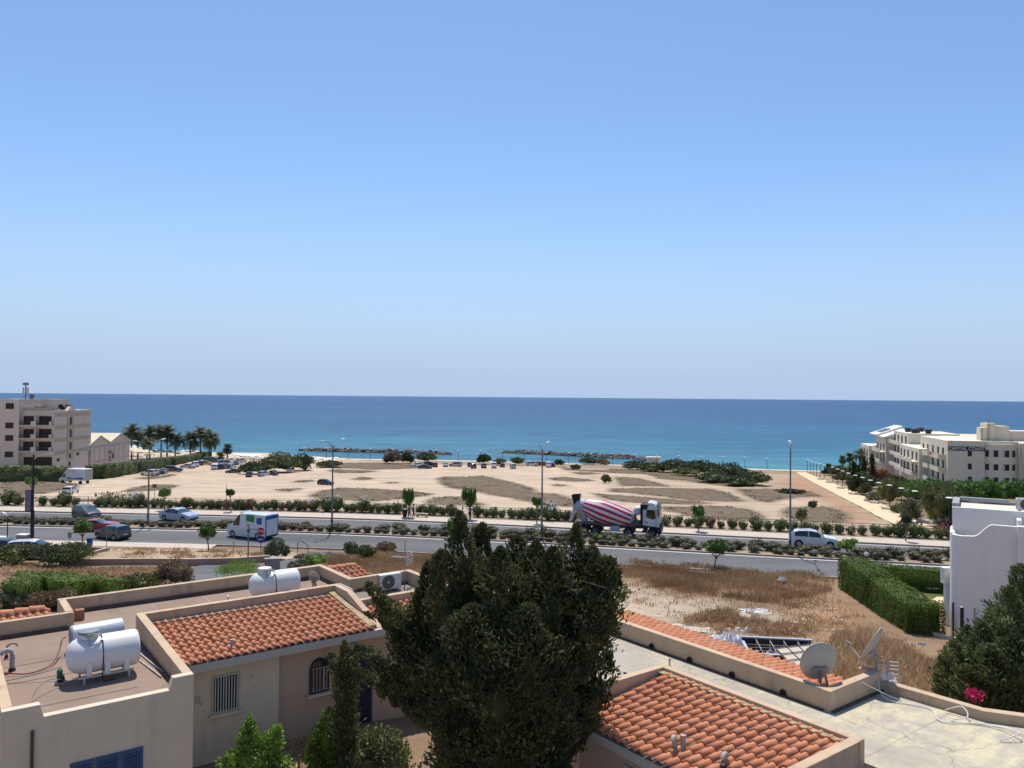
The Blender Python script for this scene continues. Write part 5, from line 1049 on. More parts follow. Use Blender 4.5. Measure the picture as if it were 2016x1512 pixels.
# --- railing along the far pavement
FM = M('railing_brown', (.15,.105,.075), .7, .15, 3); fw = 6.05
o = thing('railing', 'brown metal railing with crossed bars behind the roadside shrubs', 'railing', on_curve(1000, fw, .1)); b0 = o.location.copy()
fx = np.arange(-78, 62, 1.95); FPt = [Vector((x, float(yk(x)) + fw/.98, float(terr(x, float(yk(x)) + fw/.98)))) - b0 for x in fx]
pm = MB(); pm.tube([(0,0,-.1),(0,0,1.25)], .035, 6); pmesh = pm.mesh('post', FM)
for p_ in FPt: link('post', pmesh, o, p_)
b = MB()
for i in range(len(FPt)-1):
    a, c = FPt[i], FPt[i+1]; U = Vector((0,0,1))
    b.tube([a+U*1.18, c+U*1.18], .028, 5, cap=False); b.tube([a+U*.95, c+U*.95], .018, 4, cap=False); b.tube([a+U*.25, c+U*.25], .02, 4, cap=False)
    for k in range(3):
        l, r_ = a.lerp(c, k/3), a.lerp(c, (k+1)/3); b.tube([l+U*.25, r_+U*.95], .012, 4, cap=False); b.tube([l+U*.95, r_+U*.25], .012, 4, cap=False); b.tube([r_+U*.25, r_+U*.95], .012, 4, cap=False)
b.build('crossed_panel', FM, o, fix=False)
# --- low planter walls
PINK = M('pink_render_wall', (.36,.255,.205), .9, .1, 1.5, bumpk=.2)
def low_wall(name, label, cat, pts, h, th=.22, mat_=None, cap=True):
    o = thing(name, label, cat, pts[0].copy()); b = MB(); c = MB()
    for i in range(len(pts)-1):
        a, d_ = pts[i]-pts[0], pts[i+1]-pts[0]; u = Vector((d_.x-a.x, d_.y-a.y, 0)).normalized(); n_ = Vector((-u.y, u.x, 0))*th/2; ha = h[i] if hasattr(h,'__len__') else h; hb = h[i+1] if hasattr(h,'__len__') else h; Z = Vector((0,0,1)); e = u*(th/2)
        for (bb, z0a, z0b, z1a, z1b, g) in ((b, -.5, -.5, ha, hb, 1.0), (c, ha, hb, ha+.05, hb+.05, 1.25)):
            m_ = n_*g; q = [a-e-m_+Z*z0a, d_+e-m_+Z*z0b, d_+e+m_+Z*z0b, a-e+m_+Z*z0a, a-e-m_+Z*z1a, d_+e-m_+Z*z1b, d_+e+m_+Z*z1b, a-e+m_+Z*z1a]
            bb.add(q, [(0,3,2,1),(4,5,6,7),(0,1,5,4),(1,2,6,5),(2,3,7,6),(3,0,4,7)])
    b.build('wall_body', mat_ or PINK, o)
    if cap: c.build('coping', M('wall_coping', (.46,.35,.28), .9, .08, 2), o)
    return o
low_wall('planter_wall', 'long low pinkish wall between the side road and the dirt bank', 'low wall', [gat(120,1114), gat(175,1113), gat(300,1112.5), gat(372,1113), gat(460,1111), gat(528,1107)], [.45,.45,.47,.46,.46,.5])
low_wall('planter_wall', 'low pinkish wall corner below the blue bin', 'low wall', [gat(140,1086), gat(212,1083)], [.5,.12])
low_wall('planter_wall', 'slanting low pinkish wall meeting the post beside the bin', 'low wall', [gat(212,1084), gat(150,1098)], [.22,.12])
# --- people, bench, planter on the far pavement
def person(label, P, rz, skin, top, bottom, shoe, hair, lean=0.0, stride=.18, armfwd=(.12, -.1), H_=1.68, longp=False):
    o = thing('person', label, 'person', P, rz); V = []; E = []; Rr = []
    def add(p, r, par=None):
        V.append(p); Rr.append(r)
        if par is not None: E.append((par, len(V)-1))
        return len(V)-1
    k = H_/1.72; pel = add((0,0,.93*k), .125); ab = add((lean*.3,0,1.08*k), .115, pel); chx = add((lean*.6,0,1.27*k), .135, ab); nk = add((lean,0,1.44*k), .062, chx); hb = add((lean+.02,0,1.52*k), .072, nk); hc = add((lean+.035,0,1.61*k), .088, hb); add((lean+.02,0,1.69*k), .066, hc)
    for s, af in ((1, armfwd[0]), (-1, armfwd[1])):
        sh_ = add((lean*.8, s*.155, 1.40*k), .062, chx); el = add((lean*.6+af*.4, s*.215, 1.13*k), .045, sh_); wr = add((lean*.6+af*1.3, s*.21, .90*k), .032, el); pa = add((lean*.6+af*1.5, s*.205, .83*k), .036, wr)
        for f_, (dy, ln) in enumerate(((-.026,.055),(-.009,.066),(.009,.062),(.026,.048))):
            a_ = add((lean*.6+af*1.55+.012, s*.205+dy, .79*k), .010, pa); add((lean*.6+af*1.6+.03, s*.205+dy, .79*k-ln), .008, a_)
        th_ = add((lean*.6+af*1.5+.045, s*.195, .82*k), .011, pa); add((lean*.6+af*1.5+.06, s*.19, .775*k), .009, th_)
    for s in (1,-1):
        f_ = s*stride; hp = add((0, s*.09, .88*k), .098, pel); kn = add((f_*.55+.03, s*.10, .50*k), .064, hp); an = add((f_-.02, s*.10, .09*k), .042, kn); add((f_+.13, s*.11, .035), .038, an)
    me = bpy.data.meshes.new('body'); me.from_pydata(V, E, []); ob = bpy.data.objects.new('tmp', me); COL.objects.link(ob); ob.modifiers.new('s','SKIN'); 
    for i, r in enumerate(Rr): me.skin_vertices[0].data[i].radius = (r, r*(1.18 if i in (0,1,2) else 1)) ; 
    me.skin_vertices[0].data[0].use_root = True
    sb = ob.modifiers.new('u','SUBSURF'); sb.levels = 1; sb.render_levels = 1
    m2 = bpy.data.meshes.new_from_object(ob.evaluated_get(bpy.context.evaluated_depsgraph_get())); bpy.data.objects.remove(ob)
    m2.materials.clear()
    for m_ in (skin, top, bottom, shoe): m2.materials.append(m_)
    for p_ in m2.polygons:
        z = p_.center.z/k; y = abs(p_.center.y); p_.use_smooth = True
        p_.material_index = 3 if z < .085 else (2 if (z < .98 and (y < .175 and z > (.12 if longp else .52)) ) else (1 if (.96 <= z < 1.45 and not (y > .18 and z < 1.17)) else 0))
    m2.name = 'body'; link('body', m2, o)
    b = MB(); P_ = []; 
    b.lathe([(.02,.10),(.07,.08),(.096,.03),(.10,-.03),(.085,-.09)], 12, (lean+.018,0,1.635*k)); b.build('hair', hair, o, smooth=True)
    b = MB(); b.add([(lean+.115,-.014,1.585*k),(lean+.115,.014,1.585*k),(lean+.112,0,1.625*k),(lean+.14,0,1.59*k)], [(0,1,3),(1,2,3),(2,0,3)]); b.build('nose', skin, o)
    for s in (1,-1):
        b = MB(); b.lathe([(0,-.008),(.01,0),(0,.008)], 6, (lean+.108, s*.032, 1.62*k)); b.build('eye', CBLACK, o)
        b = MB(); b.lathe([(0,-.012),(.022,0),(0,.012)], 8, (lean+.02, s*.097, 1.60*k), 'y'); b.build('ear', skin, o)
    return o
SKIN = M('skin', (.38,.22,.15), .6, .05, 6); HAIRD = M('dark_hair', (.02,.015,.012), .7, .1, 6)
def far_walk(px, w): q = on_curve(px, w, .15); return q
person('person in a dark top with bare legs walking beside the black planter', far_walk(806.5, 2.0), R_(20), SKIN, M('cloth_dark_plum', (.05,.03,.05), .9, .1, 5), M('cloth_navy', (.03,.035,.07), .9, .1, 5), M('shoe_grey', (.2,.2,.2), .8, 0), HAIRD, .05, .16, (.2,-.05))
p2 = person('person in a blue grey shirt with dark shorts under the far street tree', far_walk(814, 1.5), R_(15), SKIN, M('cloth_blue_grey', (.16,.18,.30), .9, .1, 5), M('cloth_black', (.015,.015,.02), .9, .1, 5), M('shoe_dark', (.05,.05,.05), .8, 0), HAIRD, .03, .12, (-.1,.05))
b = MB(); b.box(-.22,-.14,1.0,-.10,.14,1.36); b.build('backpack', M('pack_grey', (.22,.24,.28), .8, .1, 5), p2, bevel=.03)
person('person in a grey shirt standing by the spiky street tree behind the conifer tip', far_walk(925.5, 1.9), R_(80), SKIN, M('cloth_grey', (.13,.14,.19), .9, .1, 5), M('cloth_black', (.015,.015,.02)), M('shoe_dark', (.05,.05,.05)), HAIRD, .02, .08, (.05,.08))
P = on_curve(831, 2.7, .15); o = thing('bench', 'pale stone bench on the far pavement right of the two walkers', 'bench', P, road_dir(P.x)); STN = M('pale_stone', (.47,.42,.34), .9, .1, 3)
b = MB(); b.box(-.75,-.22,.36,.75,.22,.45); b.build('seat', STN, o, bevel=.02)
for x in (-.55,.55):
    b = MB(); b.box(x-.1,-.18,0,x+.1,.18,.36); b.build('leg', STN, o, bevel=.015)
P = on_curve(797, 2.3, .15); o = thing('planter', 'tall black tapered planter pot with a spiky plant', 'planter', P, 0); b = MB(); b.lathe([(0,0),(.2,0),(.36,.78),(.38,.82),(.33,.82),(.31,.72),(0,.70)], 16); b.build('pot', M('pot_black', (.02,.02,.022), .6, .1, 4), o)
pt = bush_parts([((0,0,1.05),(.32,.32,.42))], 160, .34, RNG, aspect=6, up=1.2, with_core=False); link('plant', npbuild('plant', pt, [LM['shrub']]), o)
# ================================================================== vegetation
def scat(poly, n, rng=RNG, keep=None):             # random ground points inside a polygon of ground points
    P = np.array([(p.x, p.y) for p in poly]); lo, hi = P.min(0), P.max(0); out = np.zeros((0, 2))
    for _ in range(60):
        q = rng.uniform(lo, hi, (max(n * 2, 50), 2)); d = sdist(poly, q[:, 0], q[:, 1]); k = d > 0
        if keep is not None: k &= keep(q, d, rng)
        out = np.concatenate([out, q[k]])
        if len(out) >= n: break
    return out[:n]
def area(poly): 
    P = np.array([(p.x, p.y) for p in poly]); x, y = P[:, 0], P[:, 1]; return abs(np.dot(x, np.roll(y, 1)) - np.dot(y, np.roll(x, 1))) / 2
def tufts(name, polys, dens, blades, size, mat_, aspect=9, up=2.2, jit=.45, spread=.12, maxn=40000, keep=None, rng=RNG):
    Ps = []
    for pl in polys:
        q = scat(pl, int(min(maxn, area(pl) * dens)), rng, keep)
        if len(q): Ps.append(q)
    Q = np.concatenate(Ps); z = terr(Q[:, 0], Q[:, 1]); n = len(Q); sc_ = rng.uniform(.55, 1.3, n)
    P = np.repeat(np.c_[Q, z], blades, 0); s_ = np.repeat(sc_, blades); P[:, :2] += rng.normal(0, spread, (len(P), 2)); D = rng.normal(0, .3, (len(P), 3)); P[:, 2] += size * s_ * .36
    V, F_ = leaves(P, D, size, rng, aspect, up, jit); V = V.reshape(-1, 4, 3); c = P[:, None, :]; V = (V - c) * s_[:, None, None] + c
    me = npmesh(name, V.reshape(-1, 3), F_, mat_); return tag(link(name, me), kind='stuff')
# dry scrub of the dirt lot
tufts('dry_scrub', SCRUB, 1.1, 5, .24, LM['lowscrub'], aspect=2.2, up=.7, jit=.8, spread=.28, maxn=5000)
G1 = zpoly([(100,150),(400,150),(900,195),(1300,225),(1620,240),(1640,330),(1500,420),(1400,470),(1000,410),(860,385),(640,385),(500,370),(440,320),(215,285),(100,220)], *Z4B)
G2 = [gat(*p_) for p_ in [(640,1092),(700,1088),(780,1091),(900,1095),(960,1110),(1200,1112),(1220,1130),(1000,1150),(820,1150),(700,1122),(600,1118)]]
clump = lambda thr, s=.5: (lambda q, d, r: (wob(q[:, 0], q[:, 1], s) + .5 * wob(q[:, 0], q[:, 1], s * 3.1, 1.3) + r.normal(0, .25, len(q))) > thr)
tufts('dry_grass', [G1, G2], 26, 6, .42, LM['straw'], aspect=13, up=2.0, jit=.4, spread=.16, maxn=12000, keep=lambda q, d, r: (wob(q[:,0],q[:,1],.5)+.5*wob(q[:,0],q[:,1],1.6,1.3)+r.normal(0,.35,len(q))) > .55 - .95*np.clip(d/4.5,0,1.0))
GF = [gat(*p_) for p_ in [(640,1095),(1220,1108),(1500,1125),(1645,1140),(1645,1180),(1700,1215),(1790,1265),(1830,1300),(1640,1330),(1500,1270),(1350,1225),(1200,1180),(900,1150),(700,1128)]]
tufts('dry_grass', [GF], 5, 5, .26, LM['straw'], aspect=8, up=1.6, jit=.6, spread=.16, maxn=7000, keep=lambda q, d, r: wob(q[:,0],q[:,1],.8)+.6*wob(q[:,0],q[:,1],2.3,.7)+r.normal(0,.5,len(q)) > .25)
G3 = zpoly([(640,560),(800,510),(960,490),(1050,560),(1300,540),(1480,520),(1560,600),(1420,640),(1180,640),(980,600),(900,640),(800,640)], *Z4B)
G7 = zpoly([(1300,430),(1560,400),(1700,480),(1760,640),(1500,640),(1300,540)], *Z4B)
tufts('dry_grass', [G3], 26, 7, .42, LM['straw'], aspect=9, up=1.5, jit=.6, spread=.14, maxn=5000, keep=clump(0))
tufts('dry_grass', [G7], 5, 5, .22, LM['straw'], aspect=6, up=1.0, jit=.7, spread=.14, maxn=2500, keep=clump(.1))
G4 = [gat(*p_) for p_ in [(1625,1300),(1650,1262),(1700,1250),(1770,1280),(1850,1325),(1850,1385),(1770,1375),(1640,1345)]]
tufts('dry_grass', [G4], 60, 7, .6, LM['straw'], aspect=12, up=1.9, jit=.45, spread=.14, maxn=6000, keep=clump(-.5))
G5 = [gat(*p_) for p_ in [(0,1112),(170,1120),(330,1118),(372,1140),(330,1170),(200,1205),(100,1140),(0,1135)]]
tufts('dry_grass', [G5], 16, 6, .30, LM['straw'], aspect=7, up=1.4, jit=.6, spread=.16, maxn=9000, keep=clump(-.5))
G6 = [gat(*p_) for p_ in [(225,1082),(300,1080),(420,1083),(520,1090),(520,1098),(420,1101),(230,1103)]]
tufts('dry_grass', [G6], 9, 5, .24, LM['straw'], aspect=6, up=1.2, jit=.7, spread=.15, maxn=3000, keep=clump(.1, .8))
G8 = [at(x, y, 5.0) for x, y in [(505,1512),(535,1470),(600,1460),(668,1470),(680,1530),(520,1540)]]
tufts('dry_grass', [G8], 260, 5, .16, LM['straw'], aspect=7, up=.7, jit=.9, spread=.06, maxn=3000)
STONE = M('limestone', (.50, .44, .35), .95, .15, 4)
def rock_mesh(seed, r=1.0):
    rg = random.Random(seed); bm = bmesh.new(); bmesh.ops.create_icosphere(bm, subdivisions=2, radius=r)
    for v in bm.verts:
        n = mnoise.noise(v.co * 1.7 / r + Vector((seed, 0, 0))) * .45 + mnoise.noise(v.co * 4 / r + Vector((0, seed, 0))) * .15; v.co *= 1 + n
    me = bpy.data.meshes.new('rock'); bm.to_mesh(me); bm.free(); return me
pts_ = np.concatenate([scat(G3, 60), scat(G7, 45), scat(zpoly([(120,430),(430,330),(900,430),(960,490),(640,560),(430,540)], *Z4B), 60), scat(G6, 60)]); vs_, fs_, nb = [], [], 0
rk = [rock_mesh(k) for k in range(4)]
for i, (x, y) in enumerate(pts_):
    me = rk[i % 4]; s_ = float(RNG.uniform(.03, .13)); co = np.array([v.co[:] for v in me.vertices]) * (s_ * 1.3, s_, s_ * .6) + (x, y, float(terr(x, y)) + s_ * .1); vs_ += co.tolist(); fs_ += [tuple(q + nb for q in f.vertices) for f in me.polygons]; nb += len(co)
me = bpy.data.meshes.new('loose_stones'); me.from_pydata(vs_, [], fs_); me.materials.append(STONE); tag(link('loose_stones', me), kind='stuff')

# ---- roadside row along the railing
def shrub_mesh(name, rx, rz, n, size, mat_, seed, flowers=None, nl=4, aspect=2.6, up=.35, zoff=.0):
    rg = np.random.default_rng(seed); parts = bush_parts([((c[0], c[1], c[2] * .86), r) for c, r in lobes(rx, rx, rz, nl, rg)] + [((0, 0, rz * .45), (rx * .72, rx * .72, rz * .5))], n, size, rg, 0, aspect, up, zmin=-1.0)
    mats = [mat_]
    if flowers is not None:
        fp = []
        for c, r in lobes(rx, rx, rz, nl, rg)[:3]: P, D = ell(flowers[1], c, (r[0]*1.1, r[1]*1.1, r[2]*1.1), rg, .9, -.1); V, F_ = leaves(P, D, flowers[2], rg, 1.2, .2); fp.append((V, F_, 1))
        parts += fp; mats.append(flowers[0])
    return npbuild(name, parts, mats)
OLE = [shrub_mesh('foliage', .62, .60, 620, .17, LM['shrub'], 20 + k) for k in range(4)]
OLD = [shrub_mesh('foliage', .62, .58, 560, .15, LM['dry'], 30 + k) for k in range(2)]
OLW = [shrub_mesh('foliage', .66, .64, 620, .17, LM['shrub'], 40 + k, (LM['white'], 26, .13)) for k in range(2)]
OLP = shrub_mesh('foliage', .66, .64, 620, .17, LM['shrub'], 48, (LM['pink'], 16, .13))
stb = MB()
for k in range(5): a = k * 1.26; stb.tube([(0, 0, -.15), (math.cos(a) * .12, math.sin(a) * .12, .2), (math.cos(a) * .28, math.sin(a) * .28, .5)], [.025, .02, .012], 5)
STEM = stb.mesh('stems', BARK)
rows = [(0,[(60,1.5),(140,1.2),(340,1.0),(430,.9),(510,1.6),(600,.9),(780,1),(840,1.3),(905,.9),(965,.85),(1030,1.1),(1095,1.5,'w'),(1160,.9),(1225,1.05),(1285,.9),(1350,.95),(1415,.8),(1480,1.25),(1545,.95),(1610,.95),(1675,.9),(1730,.9),(1800,1.1,'d'),(1870,1),(1920,.9),(1980,1.1,'d')]),
 (400,[(60,.9),(120,.95),(185,1.05,'d'),(260,.95),(325,1.05),(375,1.3,'d'),(445,.9),(500,.95),(565,1.1),(625,.95,'d'),(690,1.1),(760,1.1),(805,1.2,'d'),(880,1.3,'w'),(980,1.6),(1060,1.4,'w'),(1140,.9),(1195,1.05),(1265,1.35,'w'),(1335,.95),(1395,1.05),(1465,1.15),(1535,1.3),(1720,.9),(1775,1.15,'w'),(1830,1.0,'w'),(1900,1.05),(1970,1.1)]),
 (800,[(360,1.0),(565,1.15),(635,.85),(695,1.0),(760,.8),(840,1.05),(905,1.05),(970,1.15),(1030,1.1),(1125,1.6,'w'),(1200,1.3),(1270,1.0),(1330,1.1,'d'),(1400,1.0),(1560,1.0)]),
 (1200,[(450,1.05),(540,1.0),(625,.85),(705,1.2),(800,1.05,'d'),(885,.75),(975,.9),(1060,.85),(1165,1.25),(1260,.9),(1355,1.2),(1450,1.1),(1555,1.1),(1630,.8),(1725,1.15),(1820,.95),(1915,.85)]),
 (1516,[(730,.85),(840,1.0),(930,1.0),(1035,1.45),(1145,1.45),(1240,1.0),(1350,1.2,'p'),(1440,1.1)])]
k = 0
for off, L_ in rows:
    for it in L_:
        px = off + it[0] / 4.032; s_ = it[1] * 1.13; kd = it[2] if len(it) > 2 else 'g'
        P = on_curve(px, 4.75 + rnd.uniform(-.15, .15), .13)
        me = {'g': OLE[k % 4], 'd': OLD[k % 2], 'w': OLW[k % 2], 'p': OLP}[kd]; o = thing('oleander_shrub', {'g': 'green oleander shrub in the roadside row before the railing', 'd': 'dry reddish oleander in the roadside row before the railing', 'w': 'oleander with white flowers in the roadside row before the railing', 'p': 'pink flowering oleander at the right end of the roadside row'}[kd], 'shrub', P, rnd.uniform(0, 6.28), 'shrubs along the roadside railing')
        f_ = link('foliage', me, o); link('stems', STEM, o); o.scale = (s_, s_, s_ * rnd.uniform(.92, 1.12)); k += 1
# ---- median bushes
MEDB = [shrub_mesh('median_bush', .86, .50, 760, .13, LM['median'], 60 + k, nl=5, aspect=2) for k in range(3)]; MEDG = [shrub_mesh('median_bush', .58, .34, 480, .11, LM['grey'], 70 + k, nl=4, aspect=2) for k in range(3)]
MGR = shrub_mesh('median_bush', .8, .5, 700, .12, LM['bright'], 81)
x = -80.0
while x < 62:
    y0 = float(yk(x)); k += 1
    if rnd.random() < .93:
        o = link('median_bush', MEDB[k % 3], None, (x, y0 - 7.15/.98 + rnd.uniform(-.12, .12), .12), rnd.uniform(0, 6.28)); s_ = rnd.uniform(.85, 1.25); o.scale = (s_, s_, s_ * (rnd.uniform(.5, .75) if x < -18 else rnd.uniform(.72, 1.15))); tag(o, 'rounded olive brown bush in the far row of the median strip', 'bush', 'bushes in the median strip')
    x += rnd.uniform(1.2, 1.75)
x = -80.0
while x < 62:
    y0 = float(yk(x)); k += 1
    if rnd.random() < .9:
        o = link('median_bush', MEDG[k % 3], None, (x, y0 - 8.45/.98 + rnd.uniform(-.12, .12), .12), rnd.uniform(0, 6.28)); s_ = rnd.uniform(.85, 1.3); o.scale = (s_, s_, s_ * rnd.uniform(.7, 1.1)); tag(o, 'low grey green bush in the near row of the median strip', 'bush', 'bushes in the median strip')
    x += rnd.uniform(.85, 1.15)
for px, w, lb in ((1054, -7.4, 'bright green clipped bush at the foot of the median lamp by the conifer'), (1182, -7.3, 'fresh green round bush in the median below the mixer lorry'), (640, -7.2, 'leafy bush')):
    if px == 640: continue
    P = on_curve(px, w, .12); tag(link('median_bush', MGR, None, P), lb, 'bush')
# ---- street trees
def street_tree(label, P, hgt, cw, ch, seed, spikes=0, lean=0.0, mat_='street', trunkh=None, group='young street trees along the road'):
    rg = np.random.default_rng(seed); o = thing('street_tree', label, 'tree', P, 0, group); th_ = trunkh or hgt - ch
    b = MB(); b.tube([(0,0,-.1),(lean*.3,0,th_*.5),(lean*.8,0,th_),(lean,0,th_+ch*.4)], [.07,.055,.05,.03], 7); 
    for q in range(5): a = q*1.3; b.tube([(lean*.8,0,th_*.95),(lean+math.cos(a)*cw*.2,math.sin(a)*cw*.2,th_+ch*.35)], [.035,.015], 5)
    b.build('trunk', BARK, o)
    if spikes:
        bl = [((lean,0,th_+ch*.25),(cw*.40,cw*.40,ch*.32))]
        for q in range(spikes): a = 2*math.pi*q/spikes + rg.uniform(-.2,.2); r_ = cw*rg.uniform(.16,.42); hh_ = ch*rg.uniform(.55,.8); bl.append(((lean+math.cos(a)*r_,math.sin(a)*r_,th_+ch*.22+hh_*.5),(cw*.15,cw*.15,hh_*.5)))
    else:
        bl = [((lean,0,th_+ch*.5),(cw*.36,cw*.36,ch*.38))]
        for q in range(8): a = 2*math.pi*q/8 + rg.uniform(-.3,.3); bl.append(((lean+math.cos(a)*cw*.26,math.sin(a)*cw*.26,th_+ch*rg.uniform(.35,.75)),(cw*.22,cw*.22,ch*rg.uniform(.2,.3))))
    link('crown', npbuild('crown', bush_parts(bl, 900, .19, rg, aspect=1.7, up=.2 if not spikes else .9, shell=.45, with_core=True, zmin=-.8), [LM[mat_]]), o); return o
def ft(px, w=2.75): return on_curve(px, w, .15)
street_tree('round young tree on the far pavement right of the left median lamp', ft(324), 2.75, 1.75, 1.4, 1)
street_tree('small young tree with a thin bent trunk beside the wooden post', ft(455), 2.75, 1.15, 1.0, 2, lean=-.15)
street_tree('street tree with upright spiky crown above the two walkers', ft(804, 2.2), 3.55, 1.9, 2.2, 3, spikes=9)
street_tree('street tree with tall flame shaped spikes behind the conifer tip', ft(925, 2.6), 3.8, 1.9, 2.5, 4, spikes=10)
street_tree('small street tree beside the lamp post left of the mixer lorry', ft(1057, 1.9), 3.0, 1.35, 1.25, 5)
street_tree('round street tree on the far pavement right of the mixer lorry cab', ft(1375, 2.0), 2.75, 1.65, 1.35, 6)
street_tree('loose pale street tree on the far pavement right of the tall lamp', ft(1578, 2.6), 2.8, 1.4, 1.5, 7, mat_='olive')
street_tree('dark leaning sapling on the far pavement near the white house', ft(1783, 2.0), 2.6, 1.1, .95, 8, lean=.1, mat_='dark')
def nt_(px, py): P = gat(px, py); return P
street_tree('round near tree partly covering the red coupe', nt_(162, 1078), 2.55, 1.85, 1.55, 9); street_tree('round near tree on the bank left of the delivery van', nt_(411, 1085), 2.45, 1.75, 1.5, 10, lean=-.15); street_tree('round near tree standing in dry grass by the near carriageway', nt_(1406, 1120), 2.8, 2.2, 1.95, 11, lean=.2)
street_tree('fresh green sapling behind the clipped hedge corner', gat(1668, 1092), 1.6, 2.0, 1.3, 12, mat_='bright', trunkh=.3); street_tree('green sapling between median and conifer top', on_curve(893, -9.0, .1), 2.0, 1.6, 1.7, 13, spikes=7, trunkh=.3)
street_tree('thin small tree in the dirt lot left of the dark lamp post', gat(61, 979), 3.2, 1.9, 1.7, 14)
# ---- bushes placed by their foot
def bush(name, label, px, py, wpx, hpx, mat_, seed, n=900, cat='bush', group=None, nl=6, deep=.8, lp=4.2, aspect=2.0, up=.3, flowers=None, P=None, shell=.5, wc=True):
    P = P or gat(px, py); Y = P.y; rx = wpx * Y / FPX / 2; rz = hpx * Y / FPX / 2; rg = np.random.default_rng(seed); sz = lp * Y / FPX
    bl = [((c[0], c[1] * deep, c[2]), r) for c, r in lobes(rx * .98, rx * .98, rz, nl, rg, .6, 0)]; bl = [((c[0], c[1], max(c[2] * .95, r[2] * .5)), r) for c, r in bl]
    top = max(c[2] + r[2] for c, r in bl); k_ = 2 * rz / top; bl = [((c[0], c[1], c[2] * k_), (r[0], r[1], r[2] * k_)) for c, r in bl]
    parts = bush_parts(bl, n, sz, rg, aspect=aspect, up=up, shell=shell, with_core=wc); mats = [LM[mat_]]
    if flowers:
        for c, r in bl[:4]: Pp, D = ell(flowers[1], c, (r[0]*1.06, r[1]*1.06, r[2]*1.06), rg, .9, .0); V, F_ = leaves(Pp, D, sz * .9, rg, 1.3, .2); parts.append((V, F_, 1))
        mats.append(LM[flowers[0]])
    P = Vector((P.x, P.y + rx * deep * .5, P.z - .1)); return tag(link(name, npbuild(name, parts, mats), None, P), label, cat, group)
bush('bush', 'dark green bush at the left edge before the parked blue car', 13, 1114, 98, 40, 'olive', 101, 3000, lp=5)
bush('bush', 'large oleander bush in front of the parked white car', 112, 1119, 118, 47, 'shrub', 102, 4600, lp=5.5)
bush('bush', 'reddish green oleander bush at the left end of the side road', 337, 1158, 82, 56, 'dry', 103, 2600, lp=5); bush('bush', 'low olive shrub left of the reddish oleander', 265, 1165, 90, 34, 'olive', 104, 2000, lp=5)
bush('bush', 'feathery bright green bush behind the rear parapet by the tall pole', 462, 1146, 105, 40, 'bright', 105, 3200, lp=5, aspect=5, up=.6, wc=False, shell=.2); bush('bush', 'round grey green oleander below the round blue sign', 541, 1103, 58, 42, 'grey', 106, 2200, lp=4.5)
bush('bush', 'bright green low bush at the bend of the side road', 618, 1115, 52, 26, 'bright', 107, 1200, lp=4.5, aspect=4); bush('bush', 'green shrub beyond the orange tile corner, left one', 690, 1098, 36, 32, 'shrub', 108, 1000, lp=4.5); bush('bush', 'green shrub beyond the orange tile corner, right one', 720, 1103, 38, 30, 'olive', 109, 1000, lp=4.5)
bush('bush', 'dark red leaved shrub in the brown grass behind the aerial', 758, 1090, 44, 24, 'dry', 110, 1000, lp=4.5); bush('bush', 'grey dry shrub by the rear roof cabinet', 585, 1128, 50, 26, 'grey', 111, 900, lp=4.5)
bush('bush', 'sparse spreading bush inside the lot behind the railing', 226, 1000, 100, 32, 'olive', 112, 700, lp=4.2, shell=.2, wc=False)
for px, py, w_, h_, lb in ((590,1100,30,10,'dry low shrub heap beside the side road mouth'),(620,1108,40,16,'pale dry shrub before the bright bush')): bush('bush', lb, px, py, w_, h_, 'lowscrub', 120 + px, 300, lp=4)
